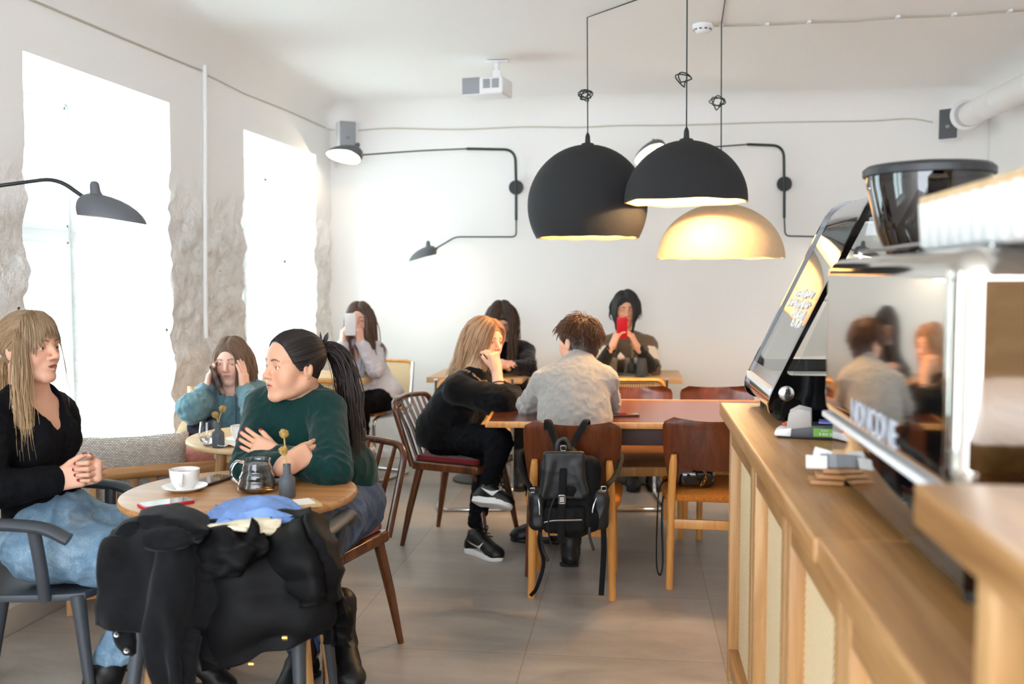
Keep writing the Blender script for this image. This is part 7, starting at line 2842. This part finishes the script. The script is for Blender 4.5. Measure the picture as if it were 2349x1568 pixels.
# ================= man in the grey sweater, seen from behind
CHX = V3((-0.265, 4.475, 0))
J = dict(pelvis=V3((-.262, 4.52, .575)), chest=P(1318, 910, 4.62), neck=P(1328, 838, 4.70))
J['shL'] = P(1247, 878, 4.66); J['shR'] = P(1388, 872, 4.66)
J['hipdir'] = CR(1, 0)
J['elL'] = P(1213, 930, 4.80); J['wrL'] = P(1282, 905, 4.98)
J['elR'] = P(1398, 926, 4.80); J['wrR'] = P(1340, 880, 4.98)
J['hipL'] = J['pelvis'] + RT * -.09; J['hipR'] = J['pelvis'] + RT * .09
J['knL'] = at(.12, 5.0, .50); J['knR'] = at(.34, 5.0, .51)
J['anL'] = at(.135, 5.16, .12); J['anR'] = at(.285, 4.80, .12)
HN = Head(P(1326, 786, 4.79), CR(-.60, .79, -.06), UPZ + CR(.03, .05), 1.0)
t = person('seated man in a light grey sweater with short brown hair, seen from behind', J['pelvis'])
base = t.location
lo, hi = bounds([J[k] for k in J if k != 'hipdir'] + [HN.c], .15)
F = Field(lo, hi, .009, [box_at(HN.c, .135)], .0034)
torso(F, J, -.008, 1.0, 0, .045)
for s in 'LR':
    arm(F, J, s, (.042, .038, .028))
legs(F, J, (.08, .052, .038))
add_head(F, HN, J['neck'], .058)
add_hand(F, J['wrL'], CR(.10, .05, 1), CR(.6, -.5, .2), 'L', (.7, .8, .8, .8))
add_hand(F, J['wrR'], CR(-.4, .1, 1), CR(-.5, -.5, 0), 'R', (.7, .8, .8, .8))
body_mesh(F, t, base, HN, face_color(HN, (228, 176, 150), (186, 112, 100), (74, 50, 36), .25))
add_eyes(t, base, HN, (70, 60, 50), CR(-.6, .79, 0))
m, nt, b = new_mat('knit_grey')
v = coords(nt)
n1 = noise_n(nt, v, 420, 3, .7); n2 = noise_n(nt, v, 60, 3, .6)
nt.links.new(ramp(nt, _math(nt, 'MULTIPLY_ADD', n2, .3, n1), [(.38, lin((136, 132, 128))), (.62, lin((158, 154, 149))), (.9, lin((184, 180, 174)))]), b.inputs['Base Color'])
b.inputs['Roughness'].default_value = .95; b.inputs['Sheen Weight'].default_value = .3
bump(nt, b, n1, .5, .003)
F = Field(lo, hi, .0058)
torso(F, J, .014, 1.06, 0, .048, belly=1.12)
F.ell(J['chest'] - UPZ * .09, (.165, .12, .14), frame(CR(1, 0), UPZ), .05)
F.cone(J['shL'], J['elL'], .060, .052, .014); F.cone(J['elL'], J['wrL'], .052, .04, .014)
F.cone(J['shR'], J['elR'], .060, .052, .014); F.cone(J['elR'], J['wrR'], .052, .04, .014)
nv = (HN.w(0, -.03, -.05) - J['neck']).normalized()
F.cone(J['neck'] - nv * .02, J['neck'] + nv * .040, .072, .064, .02)
F.cone(J['neck'] + nv * .045, J['neck'] + nv * .10, .060, .06, .004, 's')
cloth(F, t, base, 'sweater', 'knit_grey', disp=arm_folds(J, .007, 35, 44))
F = Field(lo, hi, .007)
F.ell(J['pelvis'] - UPZ * .01, (.165, .13, .105), frame(CR(1, 0), UPZ), .04)
legs(F, J, (.088, .066, .050), .025, .97)
cloth(F, t, base, 'trousers', 'trousers_black', .005, 55, 38)
shoe(t, base, J['anR'], at(.30, 5.02, 0), UPZ, 'boot', .005, shaft=.15, sc=1.08)
shoe(t, base, at(.20, 5.20, .11), at(-.005, 5.24, 0), UPZ, 'boot', .005, shaft=.10, sc=1.05)
scalp_cap(HN, base, t, (58, 38, 28), .010, [(0, .118, -.040, .072, .066, .100), (.060, .062, -.060, .03, .050, .08), (-.060, .062, -.060, .03, .050, .08), (0, -.06, -.135, .08, .09, .055), (.078, -.008, -.012, .022, .022, .032), (-.078, -.008, -.012, .022, .022, .032)])
Lk = Locks(base); rr = random.Random(8)
for i in range(2200):
    z = rr.uniform(-.75, 1); a = rr.uniform(-PI, PI); q = math.sqrt(1 - z * z)
    e = V3((q * math.sin(a), q * math.cos(a), z))
    if e.y > .45 and e.z < .50:
        continue
    if abs(e.x) > .72 and e.z < .05 and e.y > -.35:
        continue
    if e.z < -.15 and e.y > -.30:
        continue
    p0 = HN.w(e.x * .080, -.010 + e.y * .100, .036 + e.z * .084)
    cw = V3((0.10, -.45, .88))
    d0 = e - cw * e.dot(cw) / max(cw.length_squared, .01)
    d0 = d0.normalized() + V3((.55 * (.3 + e.z), .25 * max(0, e.z), 0)) + V3((rr.uniform(-.22, .22), rr.uniform(-.22, .22), rr.uniform(-.1, .15)))
    d0 = (d0 - e * d0.dot(e)).normalized() + e * rr.uniform(.05, .40)
    pts = fall(p0, HN.R @ d0, (.062 if e.z > .2 else .034) * rr.uniform(.7, 1.2), skull(HN, .011 + rr.random() * .009), step=.006, stiff=.80)
    if len(pts) > 3:
        Lk.add(pts, .0019 * rr.uniform(.6, 1.2), mixc((48, 32, 24), (78, 50, 34), rr.random()), mixc((62, 40, 28), (132, 82, 48), rr.random()), .5, n=5, root=.9)
Lk.build(t)

# ================= woman in the teal hoodie at the window table
J = dict(pelvis=at(-1.33, 4.98, .575), chest=P(548, 958, 4.88), neck=P(538, 898, 4.84))
J['shR'] = P(490, 918, 4.84); J['shL'] = P(592, 912, 4.90)
J['hipdir'] = CR(-.97, .25)
J['elR'] = P(440, 938, 4.60); J['wrR'] = P(474, 895, 4.75)
J['elL'] = P(590, 950, 4.58); J['wrL'] = P(562, 897, 4.74)
J['hipR'] = J['pelvis'] + CR(-.09, 0); J['hipL'] = J['pelvis'] + CR(.09, 0)
J['knR'] = at(-1.36, 4.55, .52); J['knL'] = at(-1.16, 4.55, .52)
J['anR'] = at(-1.36, 4.62, .1); J['anL'] = at(-1.16, 4.62, .1)
HH = head_at(519, 834, 4.76, EYES, CR(-.04, -.97, -.16), UPZ + CR(-.04, 0), .94)
t = person('seated young woman in a teal hoodie with both hands on her cheeks', J['pelvis'])
base = t.location
lo, hi = bounds([J[k] for k in J if k != 'hipdir'] + [HH.c], .15)
F = Field(lo, hi, .009, [box_at(HH.c, .13)], .0036)
torso(F, J, -.01, .9, 0, .038)
for s in 'LR':
    arm(F, J, s, (.038, .034, .024))
legs(F, J, (.07, .045, .033))
add_head(F, HH, J['neck'], .050, eye=.45, smile=-.3)
add_hand(F, J['wrR'], CR(.16, .10, 1), CR(1, .25, .0), 'R', (.12, .14, .16, .2), (.3, .2), .90, .03)
add_hand(F, J['wrL'], CR(-.10, .10, 1), CR(-1, .25, .0), 'L', (.10, .12, .14, .16), (.3, .2), .92, .03)
body_mesh(F, t, base, HH, face_color(HH, (238, 192, 172), (202, 124, 116), (104, 78, 62), .3))
add_eyes(t, base, HH, (72, 66, 60), CR(-.1, -.9, -.5))
fabric('fleece_teal', (96, 130, 140), 300, var=.10, sheen=.3, vscale=40)
F = Field(lo, hi, .0065)
torso(F, J, .022, 1.0, .9, .042, belly=1.1)
arm(F, J, 'R', (.062, .064, .045), .015, .93); arm(F, J, 'L', (.060, .062, .045), .015, .93)
F.ell(J['neck'] + CR(.05, .05, -.005), (.115, .085, .055), None, .03)
nv = (HH.c - J['neck']).normalized()
F.cone(J['neck'] + nv * .02 - FW * .03, J['neck'] + nv * .12 - FW * .04, .058, .06, .01, 's')
cloth(F, t, base, 'hoodie', 'fleece_teal', disp=arm_folds(J, .009, 45, 48))
mb = MB()
for s in (-1, 1):
    p = J['neck'] + CR(s * .025, -.085, .0) - base
    mb.tube([p, p + CR(s * .006, -.02, -.08), p + CR(s * .004, -.01, -.15)], .003, 6)
mb.build('drawstring', 'fleece_teal', t)
F = Field(lo, hi, .008)
F.ell(J['pelvis'], (.16, .13, .10), frame(CR(-1, 0), UPZ), .04); legs(F, J, (.085, .062, .045), .02, .97)
cloth(F, t, base, 'trousers', 'trousers_black', .004, 50, 48)
for s in 'LR':
    shoe(t, base, J['an' + s], J['an' + s] + CR(0, -.17, -.1), UPZ, 'boot', .008)
scalp_cap(HH, base, t, (92, 68, 52), .006, [(0, .108, -.040, .064, .062, .112), (.055, .060, -.060, .046, .048, .08), (-.055, .060, -.060, .046, .048, .08)])
bc_ = [('c', J['shL'], J['shR'], .085), ('c', J['neck'], HH.c, .056), ('e', J['neck'] + CR(.05, .05, -.005), Matrix.Identity(3), (.09, .085, .06))]
Lk = parted_hair(HH, base, t, .22, bc_, (84, 62, 48), (128, 96, 74), (150, 118, 94), n=600, r=.0030, vol=.3, seed=13, drift=CR(.02, .25))
Lk.build(t)
ph = P(494, 872, 4.70)
t2 = phone('black phone held against the cheek of the woman in the teal hoodie', ph, 0)
xa = CR(.32, .05, -.94).normalized(); za = CR(.957, .16, .25); za = (za - xa * za.dot(xa)).normalized()
t2.rotation_euler = Matrix((xa, za.cross(xa), za)).transposed().to_euler()

# ================= woman in the pale shirt in the corner
J = dict(pelvis=at(-.93, 6.90, .575), chest=P(828, 832, 6.80), neck=P(822, 797, 6.77))
J['shR'] = P(786, 808, 6.72); J['shL'] = P(862, 806, 6.82)
J['hipdir'] = CR(-.9, .45)
J['elR'] = P(783, 848, 6.58); J['wrR'] = P(786, 786, 6.58)
J['elL'] = P(862, 848, 6.64); J['wrL'] = P(828, 784, 6.60)
J['hipR'] = J['pelvis'] + CR(-.09, .03); J['hipL'] = J['pelvis'] + CR(.085, -.04)
J['knL'] = P(826, 926, 6.48); J['anL'] = P(832, 1008, 6.55)
J['knR'] = P(800, 935, 6.66); J['anR'] = at(-1.06, 6.62, .11)
HW = head_at(819, 735, 6.67, EYES, CR(-.02, -1, -.06), UPZ + CR(.02, 0), 1.0)
t = person('seated woman in a pale open shirt holding a white phone before her face', J['pelvis'])
base = t.location
lo, hi = bounds([J[k] for k in J if k != 'hipdir'] + [HW.c], .15)
F = Field(lo, hi, .010, [box_at(HW.c, .13)], .0042)
torso(F, J, -.01, .9, 0, .038)
for s in 'LR':
    arm(F, J, s, (.038, .033, .024))
legs(F, J, (.07, .045, .033))
add_head(F, HW, J['neck'], .050, eye=.5)
add_hand(F, J['wrR'], CR(.06, -.05, 1), CR(.75, .3, .1), 'R', (.45, .5, .55, .6), (.5, .4), .92)
add_hand(F, J['wrL'], CR(-.12, -.05, 1), CR(-.75, .3, .1), 'L', (.55, .6, .65, .7), (.5, .4), .92)
body_mesh(F, t, base, HW, face_color(HW, (238, 190, 170), (206, 120, 112), (90, 66, 52), .25))
add_eyes(t, base, HW, (80, 62, 50), CR(-.1, -.95, -.2))
fabric('shirt_pale', (206, 206, 216), 300, var=.06, vscale=30)
F = Field(lo, hi, .008)
torso(F, J, .018, .98, .9, .042, belly=1.08)
F.ell(J['pelvis'] + CR(-.0, -.06, .04), (.185, .155, .11), frame(CR(-.9, .45), UPZ), .05)
arm(F, J, 'R', (.056, .052, .040), .015, .9); arm(F, J, 'L', (.056, .054, .040), .015, .9)
F.ell(J['neck'] + CR(0, -.085, -.01), (.030, .05, .085), None, .01, 's')
cloth(F, t, base, 'shirt', 'shirt_pale', disp=arm_folds(J, .008, 55, 48))
mb = MB()
for s in (-1, 1):
    p = J['neck'] + CR(s * .040, -.065, .03) - base
    mb.slab([[p, p + CR(s * .025, -.01, -.03)], [p + CR(-s * .012, -.045, -.06), p + CR(s * .022, -.03, -.085)]], (0, .004, 0))
mb.build('collar', 'shirt_pale', t)
F = Field(lo, hi, .008)
F.ell(J['pelvis'], (.16, .13, .10), frame(CR(-.9, .45), UPZ), .04); legs(F, J, (.092, .068, .046), .02, .9)
cloth(F, t, base, 'trousers', 'trousers_black', .005, 50, 58)
simple('suede_beige', (190, 170, 156), .8)
shoe(t, base, J['anL'], P(848, 1036, 6.42), V3(CR(-.5, .25, .75)), 'boot', .006, ('suede_beige', 'rubber_white'), .09, .95)
shoe(t, base, J['anR'], J['anR'] + CR(-.08, -.17, -.11), UPZ, 'boot', .007, ('suede_beige', 'rubber_white'), .09, .95)
scalp_cap(HW, base, t, (70, 48, 38), .006, [(0, .108, -.040, .064, .062, .112), (.055, .060, -.060, .046, .048, .08), (-.055, .060, -.060, .046, .048, .08)])
bc_ = [('c', J['shL'], J['shR'], .072), ('c', J['neck'], HW.c, .056), ('e', J['chest'], Matrix(frame(J['shR'] - J['shL'], UPZ)), (.15, .125, .18))]
Lk = parted_hair(HW, base, t, .40, bc_, (66, 46, 38), (98, 68, 52), (120, 88, 68), n=520, r=.0036, vol=.4, seed=23)
Lk.build(t)
ph = P(803, 744, 6.53)
t2 = phone('white phone held up in front of the face of the woman in the pale shirt', ph, 0, 'phone_white')
t2.rotation_euler = (Matrix.Rotation(YAW + rad(5), 3, 'Z') @ Matrix.Rotation(rad(-85), 3, 'X') @ Matrix.Rotation(rad(90), 3, 'Z')).to_euler()

# ================= woman in the dark jumper looking down
J = dict(pelvis=at(-.06, 7.12, .575), chest=P(1166, 838, 7.02), neck=P(1164, 796, 6.97))
J['shR'] = P(1124, 808, 6.97); J['shL'] = P(1206, 806, 7.02)
J['hipdir'] = CR(-1, .05)
J['elR'] = P(1104, 846, 6.76); J['wrR'] = P(1142, 844, 6.62)
J['elL'] = P(1212, 843, 6.76); J['wrL'] = P(1168, 842, 6.62)
J['hipR'] = J['pelvis'] + CR(-.09, 0); J['hipL'] = J['pelvis'] + CR(.09, 0)
J['knR'] = at(-.17, 6.68, .52); J['knL'] = at(.05, 6.68, .52)
J['anR'] = at(-.17, 6.62, .1); J['anL'] = at(.05, 6.62, .1)
HM = head_at(1152, 748, 6.82, EYES, CR(.05, -.80, -.60), UPZ * .8 + CR(.0, -.5), 1.0)
t = person('seated woman in a dark jumper with long dark hair looking down at the table', J['pelvis'])
base = t.location
lo, hi = bounds([J[k] for k in J if k != 'hipdir'] + [HM.c], .15)
F = Field(lo, hi, .010, [box_at(HM.c, .13)], .0045)
torso(F, J, -.01, .9, 0, .038)
for s in 'LR':
    arm(F, J, s, (.038, .033, .024))
legs(F, J, (.07, .045, .033))
add_head(F, HM, J['neck'], .050, eye=.2)
add_hand(F, J['wrR'], CR(.5, -.5, .3), CR(.5, .3, -.5), 'R', (.5, .5, .5, .5), sc=.92)
add_hand(F, J['wrL'], CR(-.4, -.5, .3), CR(-.5, .3, -.5), 'L', (.5, .5, .5, .5), sc=.92)
body_mesh(F, t, base, HM, face_color(HM, (232, 184, 162), (196, 116, 106), (70, 50, 40), .25))
add_eyes(t, base, HM, (60, 46, 36), CR(.0, -.6, -.8))
fabric('jumper_ink', (27, 26, 34), 260, var=.25, sheen=.2)
F = Field(lo, hi, .008)
torso(F, J, .020, .98, .9, .044, belly=1.08)
arm(F, J, 'R', (.060, .056, .040), .015, .95); arm(F, J, 'L', (.060, .056, .040), .015, .95)
cloth(F, t, base, 'jumper', 'jumper_ink', disp=arm_folds(J, .007, 65, 48))
F = Field(lo, hi, .009)
F.ell(J['pelvis'], (.16, .13, .10), frame(CR(-1, 0), UPZ), .04); legs(F, J, (.085, .062, .045), .02, .97)
cloth(F, t, base, 'trousers', 'trousers_black', .004, 50, 68)
for s in 'LR':
    shoe(t, base, J['an' + s], J['an' + s] + CR(0, -.17, -.1), UPZ, 'boot', .008)
scalp_cap(HM, base, t, (48, 36, 32), .006, [(0, .108, -.045, .062, .062, .108), (.055, .060, -.060, .046, .048, .08), (-.055, .060, -.060, .046, .048, .08)])
bc_ = [('c', J['shL'], J['shR'], .082), ('c', J['neck'], HM.c, .056), ('e', J['chest'], Matrix(frame(J['shR'] - J['shL'], UPZ)), (.165, .14, .19))]
Lk = parted_hair(HM, base, t, .32, bc_, (44, 34, 30), (76, 56, 46), (98, 74, 60), n=560, r=.0036, vol=.5, seed=33)
Lk.build(t)

# ================= woman in the striped jumper with the red phone
J = dict(pelvis=at(.82, 7.06, .575), chest=P(1440, 822, 7.0), neck=P(1437, 776, 6.97))
J['shR'] = P(1396, 792, 6.95); J['shL'] = P(1486, 792, 6.97)
J['hipdir'] = CR(-1, 0)
J['elR'] = P(1374, 846, 6.74); J['wrR'] = P(1405, 793, 6.60)
J['elL'] = P(1497, 846, 6.76); J['wrL'] = P(1461, 795, 6.62)
J['hipR'] = J['pelvis'] + CR(-.09, 0); J['hipL'] = J['pelvis'] + CR(.09, 0)
J['knR'] = at(.80, 6.62, .52); J['knL'] = at(.96, 6.62, .52)
J['anR'] = at(.80, 6.60, .1); J['anL'] = at(.94, 6.60, .1)
HP_ = head_at(1438, 712, 6.87, EYES, CR(-.04, -.98, -.14), UPZ + CR(-.01, 0), 1.04)
t = person('woman with a black bob in a brown and cream jumper, holding up a phone', J['pelvis'])
base = t.location
lo, hi = bounds([J[k] for k in J if k != 'hipdir'] + [HP_.c], .15)
F = Field(lo, hi, .010, [box_at(HP_.c, .13), box_at(P(1432, 765, 6.6), .10)], .0040)
torso(F, J, -.01, .92, 0, .038)
for s in 'LR':
    arm(F, J, s, (.038, .033, .025))
legs(F, J, (.07, .045, .033))
add_head(F, HP_, J['neck'], .050, eye=.35)
add_hand(F, J['wrR'], CR(.34, -.05, .94), CR(.75, .25, -.2), 'R', (.30, .36, .42, .48), (.45, .3), .98, .05)
add_hand(F, J['wrL'], CR(-.42, -.05, .88), CR(-.75, .25, -.2), 'L', (.34, .4, .46, .5), (.45, .3), .98, .05)
body_mesh(F, t, base, HP_, face_color(HP_, (226, 172, 144), (180, 96, 90), (40, 32, 30), .2))
add_eyes(t, base, HP_, (48, 34, 26), CR(0, -.8, -.6))
F = Field(lo, hi, .0075)
torso(F, J, .020, 1.0, .9, .044, belly=1.12)
arm(F, J, 'R', (.062, .052, .038), .015, .88); arm(F, J, 'L', (.062, .052, .038), .015, .88)
cB, cC, cK, cT = lc((104, 86, 70)), lc((226, 212, 192)), lc((30, 28, 26)), lc((196, 182, 164))
Jp = dict(J)


def stripe(W):
    z = W[:, 2]
    col = np.tile(cB, (len(W), 1))
    zs = Jp['chest'].z + .018
    col[z < zs] = cT
    col[z < zs - .175] = cK
    for s in 'LR':
        a, b_, c_ = v_(Jp['sh' + s]), v_(Jp['el' + s]), v_(Jp['wr' + s])
        ab = b_ - a; tt = ((W - a) @ ab) / (ab @ ab)
        dd = np.linalg.norm(W - a - np.clip(tt, 0, 1)[:, None] * ab, axis=1)
        out = (W - v_(Jp['chest'])) @ v_(CR(1, 0)) * (1 if s == 'L' else -1) > .125
        mm = (dd < .075) & out & (tt > .30) & (tt < .80); col[mm] = cC
        mm = (dd < .075) & out & (tt >= .80); col[mm] = cB
        bc = c_ - b_; t2 = ((W - b_) @ bc) / (bc @ bc)
        dd = np.linalg.norm(W - b_ - np.clip(t2, 0, 1)[:, None] * bc, axis=1)
        mm = (dd < .064) & (t2 > .08); col[mm] = cK
    return col


cloth(F, t, base, 'jumper', 'striped_knit', disp=arm_folds(J, .006, 75, 44), color=stripe)
F = Field(lo, hi, .009)
F.ell(J['pelvis'], (.16, .13, .10), frame(CR(-1, 0), UPZ), .04); legs(F, J, (.085, .062, .045), .02, .97)
cloth(F, t, base, 'trousers', 'trousers_black', .004, 50, 78)
for s in 'LR':
    shoe(t, base, J['an' + s], J['an' + s] + CR(0, -.17, -.1), UPZ, 'boot', .008)
mb = MB(); q = J['elR'].lerp(J['wrR'], .92); ax = (J['wrR'] - J['elR']).normalized(); s1 = ax.orthogonal().normalized(); s2 = ax.cross(s1)
mb.tube([q + (s1 * math.cos(a) + s2 * math.sin(a)) * .034 - base for a in [2 * PI * k / 20 for k in range(20)]], .003, 6, closed=True); mb.build('bracelet', 'brass', t)
scalp_cap(HP_, base, t, (20, 20, 22), .008, [(0, .108, -.045, .062, .060, .108), (.052, .064, -.060, .040, .048, .08), (-.052, .064, -.060, .040, .048, .08)])
bc_ = [('c', J['neck'], HP_.c, .060)]
Lk = parted_hair(HP_, base, t, .165, bc_, (16, 16, 18), (24, 24, 26), (40, 38, 40), n=700, part=.014, r=.0036, vol=.5, seed=43, inward=.32, wav=.0004, even=1)
Lk.build(t)
ph = P(1427, 752, 6.57)
t2 = phone('phone in a red case held before the face of the black-bobbed woman', ph, 0, 'red_case')
t2.rotation_euler = (Matrix.Rotation(YAW + rad(-3), 3, 'Z') @ Matrix.Rotation(rad(-80), 3, 'X') @ Matrix.Rotation(rad(90), 3, 'Z')).to_euler()
